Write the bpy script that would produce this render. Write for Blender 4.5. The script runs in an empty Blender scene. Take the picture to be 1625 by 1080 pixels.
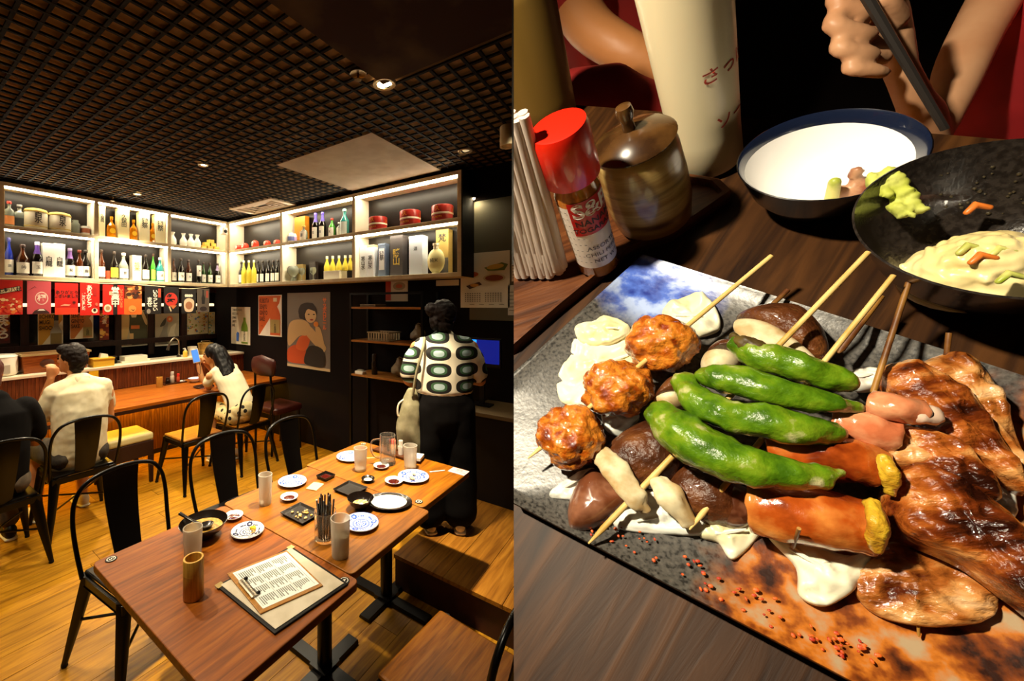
import bpy, bmesh, math, random
from mathutils import Vector as V, Matrix, Quaternion, noise
random.seed(7)
SC = bpy.context.scene
COL = SC.collection
PI = math.pi
# ---------------------------------------------------------------- camera
FPX, PX, PY, HC = 630.0, 600.0, 482.0, 1.69        # focal length and principal point in pixels of 1625 x 1080, eye height
FWD, RGT, UP = V((.7912, .6115, 0)), V((.6115, -.7912, 0)), V((0, 0, 1))
CAM = V((0, 0, HC))
cd = bpy.data.cameras.new('camera'); cam = bpy.data.objects.new('camera', cd); COL.objects.link(cam)
cam.location = CAM; cam.rotation_euler = (PI/2, 0, -math.atan2(.7912, .6115))
cd.sensor_width = 36; cd.lens = FPX/1625*36; cd.shift_x = (812.5-PX)/1625; cd.shift_y = (PY-540)/1625
cd.clip_start = .01; cd.clip_end = 60
SC.camera = cam
# ---------------------------------------------------------------- world, exposure
wd = bpy.data.worlds.new('world'); SC.world = wd; wd.use_nodes = True
wd.node_tree.nodes['Background'].inputs[0].default_value = (1, .72, .42, 1)
wd.node_tree.nodes['Background'].inputs[1].default_value = .008
SC.view_settings.view_transform = 'Standard'; SC.view_settings.look = 'None'
SC.view_settings.gamma = 1; SC.view_settings.exposure = 0.0; SC.view_settings.use_curve_mapping = False
# ---------------------------------------------------------------- pixels to places
def ray(x, y): return FWD + RGT*((x-PX)/FPX) - UP*((y-PY)/FPX)
def at(x, y, d): return CAM + ray(x, y)*d
def onz(x, y, z): return at(x, y, (HC-z)*FPX/(y-PY))
def ona(x, y, a): r = ray(x, y); return CAM + r*(a/r.x)
def onb(x, y, b): r = ray(x, y); return CAM + r*(b/r.y)
def dep(p): return (p-CAM).dot(FWD)
# room planes (x runs along the back wall, y along the poster wall)
ZC = 2.84; AW = 3.28; BW = 5.71; AS = 3.04; BS = 4.94
# ---------------------------------------------------------------- lights
def spot(loc, target, power, ang, col=(1, .78, .48), blend=.6, size=.04):
    l = bpy.data.lights.new('spot_light', 'SPOT'); l.energy = power; l.spot_size = math.radians(ang); l.spot_blend = blend
    l.color = col; l.shadow_soft_size = size
    o = bpy.data.objects.new('spot_light', l); COL.objects.link(o); o.location = loc
    o.rotation_euler = (V(target)-V(loc)).to_track_quat('-Z', 'Y').to_euler(); return o
WARM = (1, .82, .55)
LAMPS = []   # ceiling downlights: filled where the fixtures are built
# ---------------------------------------------------------------- materials
def lin(h):
    h = h.lstrip('#'); r = []
    for i in (0, 2, 4):
        c = int(h[i:i+2], 16)/255
        r.append(c/12.92 if c <= .04045 else ((c+.055)/1.055)**2.4)
    return (r[0], r[1], r[2], 1)
MATS = {}
def mat(name, h, rough=.5, metal=0, trans=0, emis=None, es=0, var=None, vs=8, bump=0, bs=60, stretch=None, coat=0, alpha=1, vlo=.4, vhi=.6, sss=0, detail=4, ior=1.45, spec=.5):
    if name in MATS: return MATS[name]
    m = bpy.data.materials.new(name); MATS[name] = m; m.use_nodes = True
    nt = m.node_tree; b = nt.nodes['Principled BSDF']; I = b.inputs
    I['Base Color'].default_value = lin(h); I['Roughness'].default_value = rough; I['Metallic'].default_value = metal
    I['Transmission Weight'].default_value = trans; I['Coat Weight'].default_value = coat; I['Alpha'].default_value = alpha; I['Specular IOR Level'].default_value = spec; I['IOR'].default_value = ior
    if sss: I['Subsurface Weight'].default_value = sss; I['Subsurface Radius'].default_value = (.01, .004, .002); I['Subsurface Scale'].default_value = 1
    if emis: I['Emission Color'].default_value = lin(emis); I['Emission Strength'].default_value = es
    tc = None
    def coord():
        t = nt.nodes.new('ShaderNodeTexCoord')
        if not stretch: return t.outputs['Object']
        mp = nt.nodes.new('ShaderNodeMapping'); mp.inputs['Scale'].default_value = stretch
        nt.links.new(t.outputs['Object'], mp.inputs[0]); return mp.outputs[0]
    if var:
        cols = [h] + (list(var) if isinstance(var, (list, tuple)) else [var])
        n = nt.nodes.new('ShaderNodeTexNoise'); n.inputs['Scale'].default_value = vs; n.inputs['Detail'].default_value = detail
        nt.links.new(coord(), n.inputs['Vector'])
        r = nt.nodes.new('ShaderNodeValToRGB'); e = r.color_ramp.elements
        while len(e) < len(cols): e.new(.5)
        for i, c in enumerate(cols):
            e[i].position = vlo+(vhi-vlo)*i/(len(cols)-1); e[i].color = lin(c)
        nt.links.new(n.outputs['Fac'], r.inputs[0]); nt.links.new(r.outputs[0], I['Base Color'])
    if bump:
        n = nt.nodes.new('ShaderNodeTexNoise'); n.inputs['Scale'].default_value = bs; n.inputs['Detail'].default_value = 6
        nt.links.new(coord(), n.inputs['Vector'])
        bp = nt.nodes.new('ShaderNodeBump'); bp.inputs['Strength'].default_value = bump; bp.inputs['Distance'].default_value = .004
        nt.links.new(n.outputs['Fac'], bp.inputs['Height']); nt.links.new(bp.outputs[0], I['Normal'])
    return m
def wood(name, c1, c2, c3, axis=0, sc=1, rough=.35, bump=.15, coat=.0, spec=.3):
    """planed wood: long grain along an axis, each object shifted at random"""
    if name in MATS: return MATS[name]
    m = bpy.data.materials.new(name); MATS[name] = m; m.use_nodes = True
    nt = m.node_tree; b = nt.nodes['Principled BSDF']; L = nt.links.new
    t = nt.nodes.new('ShaderNodeTexCoord'); oi = nt.nodes.new('ShaderNodeObjectInfo')
    mp = nt.nodes.new('ShaderNodeMapping'); s = [26*sc]*3; s[axis] = 2.2*sc; mp.inputs['Scale'].default_value = s
    add = nt.nodes.new('ShaderNodeVectorMath'); add.operation = 'ADD'
    mul = nt.nodes.new('ShaderNodeVectorMath'); mul.operation = 'SCALE'; mul.inputs[0].default_value = (3, 7, 5)
    L(oi.outputs['Random'], mul.inputs['Scale']); L(t.outputs['Object'], add.inputs[0]); L(mul.outputs[0], add.inputs[1]); L(add.outputs[0], mp.inputs[0])
    n = nt.nodes.new('ShaderNodeTexNoise'); n.inputs['Scale'].default_value = 1.6; n.inputs['Detail'].default_value = 7; n.inputs['Distortion'].default_value = .8
    L(mp.outputs[0], n.inputs['Vector'])
    r = nt.nodes.new('ShaderNodeValToRGB'); e = r.color_ramp.elements; e.new(.5)
    for i, (p, c) in enumerate(((.3, c1), (.5, c2), (.72, c3))): e[i].position = p; e[i].color = lin(c)
    L(n.outputs['Fac'], r.inputs[0])
    hs = nt.nodes.new('ShaderNodeHueSaturation')
    mr = nt.nodes.new('ShaderNodeMapRange'); mr.inputs[3].default_value = .82; mr.inputs[4].default_value = 1.15
    L(oi.outputs['Random'], mr.inputs[0]); L(mr.outputs[0], hs.inputs['Value']); L(r.outputs[0], hs.inputs['Color']); L(hs.outputs[0], b.inputs['Base Color'])
    b.inputs['Roughness'].default_value = rough; b.inputs['Specular IOR Level'].default_value = spec; b.inputs['Coat Weight'].default_value = coat; b.inputs['Coat Roughness'].default_value = .25
    bp = nt.nodes.new('ShaderNodeBump'); bp.inputs['Strength'].default_value = bump; bp.inputs['Distance'].default_value = .003
    L(n.outputs['Fac'], bp.inputs['Height']); L(bp.outputs[0], b.inputs['Normal'])
    return m
def glass(name, h, rough=.05, ior=1.3):
    return mat(name, h, rough=rough, trans=1, ior=ior)
# ---------------------------------------------------------------- mesh building
class MB:
    def __init__(s): s.v = []; s.f = []; s.M = None
    def add(s, vs, fs):
        n = len(s.v)
        s.v += [tuple(s.M @ V(v)) if s.M else tuple(v) for v in vs]; s.f += [tuple(i+n for i in f) for f in fs]; return s
    def box(s, lo, hi):
        (a, b, c), (d, e, f) = lo, hi
        return s.add([(a,b,c),(d,b,c),(d,e,c),(a,e,c),(a,b,f),(d,b,f),(d,e,f),(a,e,f)], [(0,3,2,1),(4,5,6,7),(0,1,5,4),(1,2,6,5),(2,3,7,6),(3,0,4,7)])
    def hexa(s, b4, t4):
        return s.add(list(b4)+list(t4), [(3,2,1,0),(4,5,6,7),(0,1,5,4),(1,2,6,5),(2,3,7,6),(3,0,4,7)])
    def prism(s, poly, z0, z1):
        n = len(poly)
        return s.add([(p[0],p[1],z0) for p in poly]+[(p[0],p[1],z1) for p in poly], [tuple(range(n))[::-1], tuple(range(n,2*n))]+[(i,(i+1)%n,n+(i+1)%n,n+i) for i in range(n)])
    def poly(s, pts): return s.add(pts, [tuple(range(len(pts)))])
    def lathe(s, prof, seg=24, c=(0,0,0), sx=1, sy=1, cap0=True, cap1=True):
        vs = []; fs = []
        for r, z in prof:
            for k in range(seg):
                t = 2*PI*k/seg; vs.append((c[0]+r*sx*math.cos(t), c[1]+r*sy*math.sin(t), c[2]+z))
        for i in range(len(prof)-1):
            for k in range(seg):
                k2 = (k+1)%seg; fs.append((i*seg+k, i*seg+k2, (i+1)*seg+k2, (i+1)*seg+k))
        if cap0 and prof[0][0] > 1e-5: fs.append(tuple(range(seg))[::-1])
        if cap1 and prof[-1][0] > 1e-5: fs.append(tuple(range((len(prof)-1)*seg, len(prof)*seg)))
        return s.add(vs, fs)
    def tube(s, pts, r, seg=8, side=None, flat=1.0, caps=True):
        """swept tube; r: number, list, or list of (r1, r2)"""
        pts = [V(p) for p in pts]; n = len(pts)
        if not isinstance(r, (list, tuple)): r = [r]*n
        vs = []; fs = []; prev = None
        for i, p in enumerate(pts):
            t = (pts[min(i+1,n-1)]-pts[max(i-1,0)]); t = t.normalized() if t.length > 1e-9 else V((0,0,1))
            if prev is None:
                u = V(side) if side is not None else (V((0,0,1)) if abs(t.z) < .9 else V((1,0,0)))
            else: u = prev
            u = u - t*u.dot(t)
            if u.length < 1e-6: u = t.orthogonal()
            u.normalize(); w = t.cross(u); prev = u
            ra, rb = r[i] if isinstance(r[i], (tuple, list)) else (r[i], r[i]*flat)
            for k in range(seg):
                a = 2*PI*k/seg; vs.append(p+u*(ra*math.cos(a))+w*(rb*math.sin(a)))
        for i in range(n-1):
            for k in range(seg):
                k2 = (k+1)%seg; fs.append((i*seg+k, i*seg+k2, (i+1)*seg+k2, (i+1)*seg+k))
        if caps: fs += [tuple(range(seg))[::-1], tuple(range((n-1)*seg, n*seg))]
        return s.add(vs, fs)
    def limb(s, pts, r, seg=14, side=None):
        """tube with rounded ends, for bodies and food"""
        pts = [V(p) for p in pts]; r = [x if isinstance(x, (tuple, list)) else (x, x) for x in r]
        d0 = (pts[0]-pts[1]).normalized(); d1 = (pts[-1]-pts[-2]).normalized(); P = []; R = []
        m0 = min(r[0]); m1 = min(r[-1])
        for a in (.985, .8, .45):
            P.append(pts[0]+d0*m0*a); q = math.sqrt(1-a*a); R.append((r[0][0]*q, r[0][1]*q))
        P += pts; R += r
        for a in (.45, .8, .985):
            P.append(pts[-1]+d1*m1*a); q = math.sqrt(1-a*a); R.append((r[-1][0]*q, r[-1][1]*q))
        return s.tube(P, R, seg, side)
    def ball(s, c, r, seg=16, rot=None):
        r = (r, r, r) if not isinstance(r, (tuple, list)) else r
        vs = []; fs = []; rings = max(6, seg//2); R = rot.to_matrix() if rot else None
        for i in range(rings+1):
            ph = PI*i/rings
            for k in range(seg):
                a = 2*PI*k/seg; q = V((r[0]*math.sin(ph)*math.cos(a), r[1]*math.sin(ph)*math.sin(a), -r[2]*math.cos(ph)))
                vs.append(V(c)+(R @ q if R else q))
        for i in range(rings):
            for k in range(seg): k2 = (k+1)%seg; fs.append((i*seg+k, i*seg+k2, (i+1)*seg+k2, (i+1)*seg+k))
        return s.add(vs, fs)
    def disc(s, c, r, z=None, seg=24, r0=0, sx=1):
        pts = [(c[0]+r*sx*math.cos(2*PI*k/seg), c[1]+r*math.sin(2*PI*k/seg), c[2]) for k in range(seg)]
        if not r0: return s.add(pts, [tuple(range(seg))])
        q = [(c[0]+r0*sx*math.cos(2*PI*k/seg), c[1]+r0*math.sin(2*PI*k/seg), c[2]) for k in range(seg)]
        return s.add(pts+q, [(k, (k+1)%seg, seg+(k+1)%seg, seg+k) for k in range(seg)])
    def mesh(s, name, smooth=False, clean=True):
        me = bpy.data.meshes.new(name); me.from_pydata(s.v, [], s.f)
        if clean:
            bm = bmesh.new(); bm.from_mesh(me); bmesh.ops.remove_doubles(bm, verts=bm.verts, dist=1e-5)
            bmesh.ops.recalc_face_normals(bm, faces=bm.faces); bm.to_mesh(me); bm.free()
        if smooth:
            me.shade_smooth()
            try: me.set_sharp_from_angle(angle=math.radians(50 if smooth is True else smooth))
            except Exception: pass
        me.update(); return me
    def build(s, name, m, parent=None, smooth=False, bevel=0, clean=True, seg=2):
        o = bpy.data.objects.new(name, s.mesh(name, smooth, clean)); COL.objects.link(o)
        o.data.materials.append(m)
        if parent: o.parent = parent
        if bevel:
            b = o.modifiers.new('bevel', 'BEVEL'); b.width = bevel; b.segments = seg; b.limit_method = 'ANGLE'
        return o
def tag(o, label=None, cat=None, group=None, kind=None):
    if label: o['label'] = label
    if cat: o['category'] = cat
    if group: o['group'] = group
    if kind: o['kind'] = kind
    return o
def thing(name, label, cat, loc=(0,0,0), rz=0, group=None, M=None):
    o = bpy.data.objects.new(name, None); COL.objects.link(o); o.empty_display_size = .05
    if M is not None: o.matrix_world = M
    else: o.location = loc; o.rotation_euler = (0, 0, rz)
    return tag(o, label, cat, group)
def copy_tree(o, parent=None):
    c = o.copy(); COL.objects.link(c); c.parent = parent
    for ch in list(o.children): copy_tree(ch, c)
    return c
def place(o, loc=None, rz=0, label=None, group=None, M=None):
    if M is not None: o.matrix_world = M
    else: o.location = loc; o.rotation_euler = (0, 0, rz)
    if label: o['label'] = label
    if group: o['group'] = group
    return o
FLAT = {}
def ink(h):
    return mat('ink_'+h.lstrip('#'), h, rough=.6)
def text(s, size, m, parent, M, name='lettering', vertical=False, bold=0, align='CENTER', sx=1):
    """flat lettering in the xy plane of M"""
    key = (s, vertical, bold, align)
    if key not in FLAT:
        cu = bpy.data.curves.new('lettering', 'FONT'); cu.body = '\n'.join(s) if vertical else s
        cu.size = 1; cu.align_x = align; cu.align_y = 'CENTER'; cu.offset = bold; cu.resolution_u = 3
        if vertical: cu.space_line = .82
        t = bpy.data.objects.new('lettering', cu); COL.objects.link(t)
        dg = bpy.context.evaluated_depsgraph_get(); me = bpy.data.meshes.new_from_object(t.evaluated_get(dg))
        me.materials.clear(); bpy.data.objects.remove(t); bpy.data.curves.remove(cu); FLAT[key] = me
    me = FLAT[key].copy(); me.transform(M @ Matrix.Diagonal((size*sx, size, 1, 1))); me.materials.append(m)
    o = bpy.data.objects.new(name, me); COL.objects.link(o); o.parent = parent; return o
def remeshed(mb, name, m, parent, voxel=.008, smooth=3, disp=None):
    """many overlapping solids become one continuous skin"""
    me = bpy.data.meshes.new(name); me.from_pydata(mb.v, [], mb.f)
    bm = bmesh.new(); bm.from_mesh(me); bmesh.ops.remove_doubles(bm, verts=bm.verts, dist=1e-6); bmesh.ops.recalc_face_normals(bm, faces=bm.faces); bm.to_mesh(me); bm.free()
    o = bpy.data.objects.new(name, me); COL.objects.link(o)
    r = o.modifiers.new('r', 'REMESH'); r.mode = 'VOXEL'; r.voxel_size = voxel
    if smooth: q = o.modifiers.new('s', 'SMOOTH'); q.iterations = smooth; q.factor = .5
    dg = bpy.context.evaluated_depsgraph_get(); me2 = bpy.data.meshes.new_from_object(o.evaluated_get(dg)); o.modifiers.clear()
    o.data = me2; bpy.data.meshes.remove(me); me2.materials.clear(); me2.materials.append(m)
    if disp:
        nn = [v.normal.copy() for v in me2.vertices]
        for v, n in zip(me2.vertices, nn): v.co += n*disp(v.co)
    me2.shade_smooth(); me2.update()
    if parent: o.parent = parent
    return o
def frame(h, up, n, p):
    """matrix with columns h (across), up, n (towards the viewer) at p"""
    M = Matrix.Identity(4)
    for i, c in enumerate((V(h), V(up), V(n))):
        for k in range(3): M[k][i] = c[k]
    for k in range(3): M[k][3] = p[k]
    return M
def crom(pts, n=6, closed=False):
    pts = [V(p) for p in pts]; out = []; N = len(pts)
    rng = range(N if closed else N-1)
    for i in rng:
        p0 = pts[(i-1)%N] if closed or i > 0 else pts[0]*2-pts[1]
        p1 = pts[i]; p2 = pts[(i+1)%N]; p3 = pts[(i+2)%N] if closed or i+2 < N else pts[-1]*2-pts[-2]
        for k in range(n):
            t = k/n; out.append(.5*((2*p1)+(p2-p0)*t+(2*p0-5*p1+4*p2-p3)*t*t+(3*p1-p0-3*p2+p3)*t*t*t))
    if not closed: out.append(pts[-1])
    return out
# ================================================================ THE ROOM
def struct(o, label=None): o['kind'] = 'structure'; 
def sbuild(mb, name, m, **k): o = mb.build(name, m, **k); o['kind'] = 'structure'; return o
M_black = mat('black_paint', '#0b0504', rough=.55, spec=.3)
M_wall = mat('dark_wall', '#0b0504', rough=.8, var='#100706', vs=3, spec=.15)
M_floorw = wood('floor_oak', '#7c5008', '#9e6c0e', '#b68218', axis=0, rough=.42)
M_under = mat('floor_gap', '#1a0d05', rough=.9)
# floor and its planks
fl = sbuild(MB().box((-2.5, -2.5, -.06), (AW+.1, 6.2, -.014)), 'floor', M_under)
pw = .158; y = -.42; row = 0; rnd = random.Random(3)
plank_me = {}
while y < 4.74:
    x = -1.3 - rnd.random()*.9
    while x < AW:
        L = rnd.choice((1.2, 1.5, 1.8)); x1 = min(x+L, AW)
        if x1 > -.6:
            o = MB().box((x+.0012, y+.0012, -.013), (x1-.0012, min(y+pw, 4.74)-.0012, rnd.random()*.0006)).build('plank', M_floorw, fl)
        x = x1
    y += pw; row += 1
# walls
wr = sbuild(MB().box((AW, -3, 0), (AW+.12, 6.2, ZC+.1)), 'wall_right', M_wall)
wb = sbuild(MB().box((-2.6, BW, 0), (AW, BW+.12, ZC+.1)), 'wall_back', M_wall)
# lit wall past the shelf end, its light put into a paler olive board
pa = ona(746, 322, AW); pb = ona(830, 430, AW)
MB().box((AW-.012, pb.y-.6, 1.55), (AW-.0005, pa.y, pa.z)).build('lit_wall_board', mat('lit_wall_olive', '#57503a', rough=.7, bump=.2, bs=90), wr)
# ceiling slab, black open grid under it, two plain boards and an access frame
M_slab = mat('ceiling_slab', '#8e7454', rough=.9, var='#806646', vs=5, spec=.1)
ce = sbuild(MB().box((-2.5, -2.5, ZC+.026), (AW+.1, 6.2, ZC+.12)), 'ceiling', M_slab)
g = MB(); P = .084
def grid_gap(x, y):
    return (2.08 < x < 3.03 and 1.66 < y < 2.67) or (.5 < x < 1.66 and .1 < y < 1.25) or (2.69 < x < 3.06 and 3.55 < y < 4.36)
def runs(fixed, lo, hi, along_x):
    t = lo; start = None
    while t <= hi:
        inside = grid_gap(t, fixed) if along_x else grid_gap(fixed, t)
        if not inside and start is None: start = t
        if (inside or t+.05 > hi) and start is not None:
            yield start, t; start = None
        t += .05
yy = -.6
while yy < BW:
    for a, b in runs(yy, -.9, AW, True): g.box((a, yy-.0075, ZC), (b, yy+.0075, ZC+.010))
    yy += P
xx = -.9
while xx < AW:
    for a, b in runs(xx, -.6, BW, False): g.box((xx-.0075, a, ZC+.001), (xx+.0075, b, ZC+.011))
    xx += P
gr = g.build('open_cell_grid', mat('grid_black', '#070302', rough=.7, spec=.1), ce, clean=False); gr['kind'] = 'stuff'
M_board = mat('ceiling_board', '#98866c', rough=.7, var='#8a785e', vs=7, bump=.1, bs=20)
MB().box((2.08, 1.66, ZC-.003), (3.03, 2.67, ZC+.02)).build('access_board', M_board, ce)
MB().box((.5, .1, ZC-.003), (1.66, 1.25, ZC+.02)).build('access_board', mat('shaded_board', '#2c1a10', rough=.85, var='#4a3a26', vs=4, vlo=.5, vhi=.75, spec=.1), ce)  # lack of light on this beige board is put into its dark colour
# ceiling cassette vent
vt = thing('ceiling_vent', 'square white ceiling air vent with nested louvre frames above the corner shelf', 'vent', (2.875, 3.955, ZC))
M_vent = mat('vent_paint', '#b09a7c', rough=.5)
def ringbox(mb, w, d, t, z0, z1):
    mb.box((-w, -d, z0), (w, -d+t, z1)).box((-w, d-t, z0), (w, d, z1)).box((-w, -d+t, z0), (-w+t, d-t, z1)).box((w-t, -d+t, z0), (w, d-t, z1)); return mb
ringbox(MB(), .185, .405, .06, -.012, .02).build('frame', M_vent, vt, bevel=.004)
for i in range(3):
    s = .115-.033*i; ringbox(MB(), s, s*2.4, .016, -.006+.006*i, .012+.004*i).build('louvre', M_vent, vt)
MB().box((-.13, -.35, .022), (.13, .35, .026)).build('backing', M_black, vt)
# ---------------- downlights
M_lampon = mat('lamp_glow', '#ffffff', emis='#ffe2a8', es=30)
M_ring = mat('lamp_ring', '#c9b38a', rough=.3, metal=.6)
def downlight(x, y, on, label, r=.045):
    p = onz(x, y, ZC)
    t = thing('ceiling_downlight', label, 'light', (p.x, p.y, ZC))
    MB().lathe([(r*.78, -.002), (r*1.15, -.004), (r*1.22, .0), (r*1.22, .012), (r*.78, .012), (r*.78, -.002)], 28, cap0=False, cap1=False).build('trim_ring', M_ring, t, smooth=True)
    MB().lathe([(r*.78, .003), (r*.3, .0), (0, -.001)], 24, cap0=False).build('lens', M_lampon if on else mat('lamp_off_glow', '#d8c9a6', rough=.4, emis='#ffe2a8', es=.6), t, smooth=True)  # the unlit lens too is given a faint glow in its material
    return p
L1 = downlight(610, 134, True, 'glowing round downlight at the corner of the shaded ceiling board', .05)
L2 = downlight(322, 262, True, 'small glowing downlight in the ceiling grid above the empty floor', .034)
L3 = downlight(218, 308, True, 'small bright downlight in the grid close to the bottle shelf', .032)
L4 = downlight(738, 240, False, 'pale unlit round downlight near the end of the red tub shelf', .045)
p = onz(568, 116, ZC)
t = thing('ceiling_sprinkler', 'brass sprinkler in a ring beside the glowing downlight', 'sprinkler', (p.x, p.y, ZC))
MB().lathe([(.03, -.002), (.04, -.006), (.043, 0), (.043, .01), (.03, .01)], 24).build('ring', mat('brass', '#7a5a25', rough=.3, metal=1), t, smooth=True)
MB().lathe([(.006, 0), (.006, -.03), (.018, -.032), (.018, -.035), (0, -.036)], 12).build('deflector', MATS['brass'], t, smooth=True)
p = onz(178, 313, ZC)
t = thing('ceiling_sprinkler', 'tiny brass sprinkler head in the grid over the sake barrels', 'sprinkler', (p.x, p.y, ZC))
MB().lathe([(.02, 0), (.03, -.004), (.03, .006)], 20).build('ring', MATS['brass'], t, smooth=True)
MB().lathe([(.008, 0), (.008, -.035), (.022, -.037), (.022, -.041), (0, -.042)], 12).build('deflector', MATS['brass'], t, smooth=True)
# spotlight can by the wall
p = at(806, 217, 2.55)
t = thing('spotlight_can', 'cream cylindrical spotlight hanging below the ceiling by the dark wall', 'spotlight', tuple(p))
MB().lathe([(.036, -.03), (.036, -.06), (.05, -.062), (.05, .062), (.046, .068), (0, .068)], 28, cap0=False).build('housing', mat('cream_metal', '#d9c7a0', rough=.35), t, smooth=True)
MB().lathe([(.036, -.058), (.03, -.03), (0, -.03)], 24, cap0=False).build('lens', mat('lamp_dim', '#f2e3c0', rough=.2), t, smooth=True)
MB().tube([(0, 0, .066), (0, 0, ZC-p.z)], .007).build('stem', MATS['cream_metal'], t)
p = ona(752, 314, AW-.03)
t = thing('wall_spotlight', 'tiny bright wall lamp above the olive lit wall board', 'light', tuple(p))
MB().lathe([(.022, 0), (.028, .01), (.028, .04), (.012, .05)], 18).build('housing', M_black, t, smooth=True)
MB().ball((0, 0, -.004), .012).build('bulb', M_lampon, t, smooth=True)
MB().box((.0, -.01, .03), (.03, .01, .045)).build('bracket', M_black, t)
wl = p
# light given off by these fixtures, by assumed downlights without fixtures, and added fill spots
ZL = ZC-.02
spot((L1.x, L1.y, ZL), (L1.x+.12, L1.y+.55, 0), 700, 60, WARM, .8, .04)
spot((.35, 1.45, ZL), (.72, 1.32, 0), 150, 46, WARM, .8, .04)  # unseen spot added to brighten the menu and the bamboo cup
spot((.75, 2.75, ZL), (.85, 2.3, 0), 150, 100, WARM, .5, .04)  # assumed downlight without a fixture, turned up for the near table
spot((L2.x, L2.y, ZL), (L2.x-.0, L2.y-.05, 0), 190, 92, WARM, .6, .035)
spot((L3.x, L3.y, ZL), (L3.x, L3.y+.1, 0), 230, 100, WARM, .5, .03)
spot((.0, 3.6, ZL), (.0, 3.6, 0), 110, 105, WARM, .5, .04)
spot((wl.x-.02, wl.y, wl.z-.02), (wl.x-.0, wl.y-.5, 1.2), 9, 150, (1, .85, .55), .8, .03)
spot((2.45, .75, ZL), (2.5, .8, 0), 14, 95, WARM, .6, .04)
spot((1.0, BS+.45, ZL), (1.0, BS+.35, 0), 45, 120, WARM, .6, .04)  # this and the next: unseen spots added to brighten the kitchen posters
spot((2.3, BS+.45, ZL), (2.3, BS+.35, 0), 45, 120, WARM, .6, .04)
# ---------------- bar counter and kitchen partition (both run along the back wall)
M_bar = wood('bar_top', '#7c3c0c', '#9c5212', '#b56a1c', axis=0, rough=.35)
M_panel = wood('panel_rib', '#6a3d12', '#8a5520', '#a46c2c', axis=2, sc=1.4, rough=.5)
M_part = wood('partition_rib', '#4a2009', '#6b3312', '#84451b', axis=2, sc=1.4, rough=.45)
X0 = -1.6; X1 = AW
bar = thing('bar_counter', 'long brown dining bar with plank top along the kitchen partition', 'counter', (0, 4.74, 0))
for i in range(6):
    d = .925/6; MB().box((X0, -.73+i*d+.001, .722), (X1, -.73+(i+1)*d-.001, .75)).build('plank', M_bar, bar)
MB().box((X0, -.735, .69), (X1, -.70, .721)).build('edge_rail', mat('bar_edge', '#2a0f06', rough=.4), bar)
MB().box((X0, -.70, .705), (X1, .02, .7215)).build('underside', mat('bar_under', '#3a1a08', rough=.6), bar)
MB().box((X0, .012, .05), (X1, .19, .705)).build('front_panel', mat('panel_back', '#2c1606', rough=.7), bar)
rib = MB().box((0, 0, 0), (.026, .012, .65)).mesh('rib')
xr = 0.55; nr = 0
while xr < X1-.02 and nr < 140:
    o = bpy.data.objects.new('rib', rib); COL.objects.link(o); o.parent = bar; o.location = (xr, 0, .052)
    if not rib.materials: rib.materials.append(M_panel)
    xr += .0285; nr += 1
MB().box((X0, .0, 0), (X1, .03, .05)).build('kickboard', mat('kick', '#1a0b05', rough=.6), bar)
MB().box((X0, -.06, .696), (X1, -.045, .7045)).build('under_light', mat('led_amber', '#ffffff', emis='#ffc030', es=150), bar)['label'] = 'amber light strip under the bar'
par = thing('kitchen_partition', 'low ribbed wooden partition topped by a white ledge behind the bar', 'partition', (0, 4.94, 0))
MB().box((X0, .012, .752), (X1, .10, .985)).build('board', mat('part_back', '#200d05', rough=.7), par)
rib2 = MB().box((0, 0, 0), (.026, .012, .23)).mesh('rib'); rib2.materials.append(M_part)
xr = .55
while xr < X1-.02:
    o = bpy.data.objects.new('rib', rib2); COL.objects.link(o); o.parent = par; o.location = (xr, 0, .754); xr += .0285
MB().box((X0, -.015, .985), (X1, .36, 1.012)).build('ledge', mat('white_ledge', '#e8dcc0', rough=.4), par, bevel=.003)
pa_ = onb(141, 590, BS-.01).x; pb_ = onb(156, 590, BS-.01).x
MB().box((pa_, -.016, .752), (pb_, -.001, .984)).build('yellow_glow_board', mat('yellow_glow_paint', '#e8b820', rough=.4), par)  # yellow light at the partition, put into the colour of a board
# ---------------- window band in the back wall: dark frames
M_frame = wood('window_frame', '#1a0a06', '#26110a', '#33180e', axis=2, rough=.4)
def wbx(x, y=560): return onb(x, y, BW-.02).x
wn = thing('window_1', None, None, (0, BW, 0)); wn['kind'] = 'structure'
for x in (38, 186, 238, 290):
    a = wbx(x); MB().box((a-.035, -.06, 1.02), (a+.035, -.001, 1.95)).build('mullion', M_frame, wn)
MB().box((-1, -.07, 1.17), (AW, -.001, 1.235)).build('sill', M_frame, wn)
MB().box((-1, -.05, 1.86), (AW, -.001, 1.93)).build('head_rail', M_frame, wn)
for x0, x1 in ((-60, 38), (38, 186), (186, 238), (238, 290), (290, 338)):
    MB().box((wbx(x0)+.036, -.02, 1.236), (wbx(x1)-.036, -.012, 1.859)).build('pane', mat('dark_pane', '#0c0504', rough=.12), wn)
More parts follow.
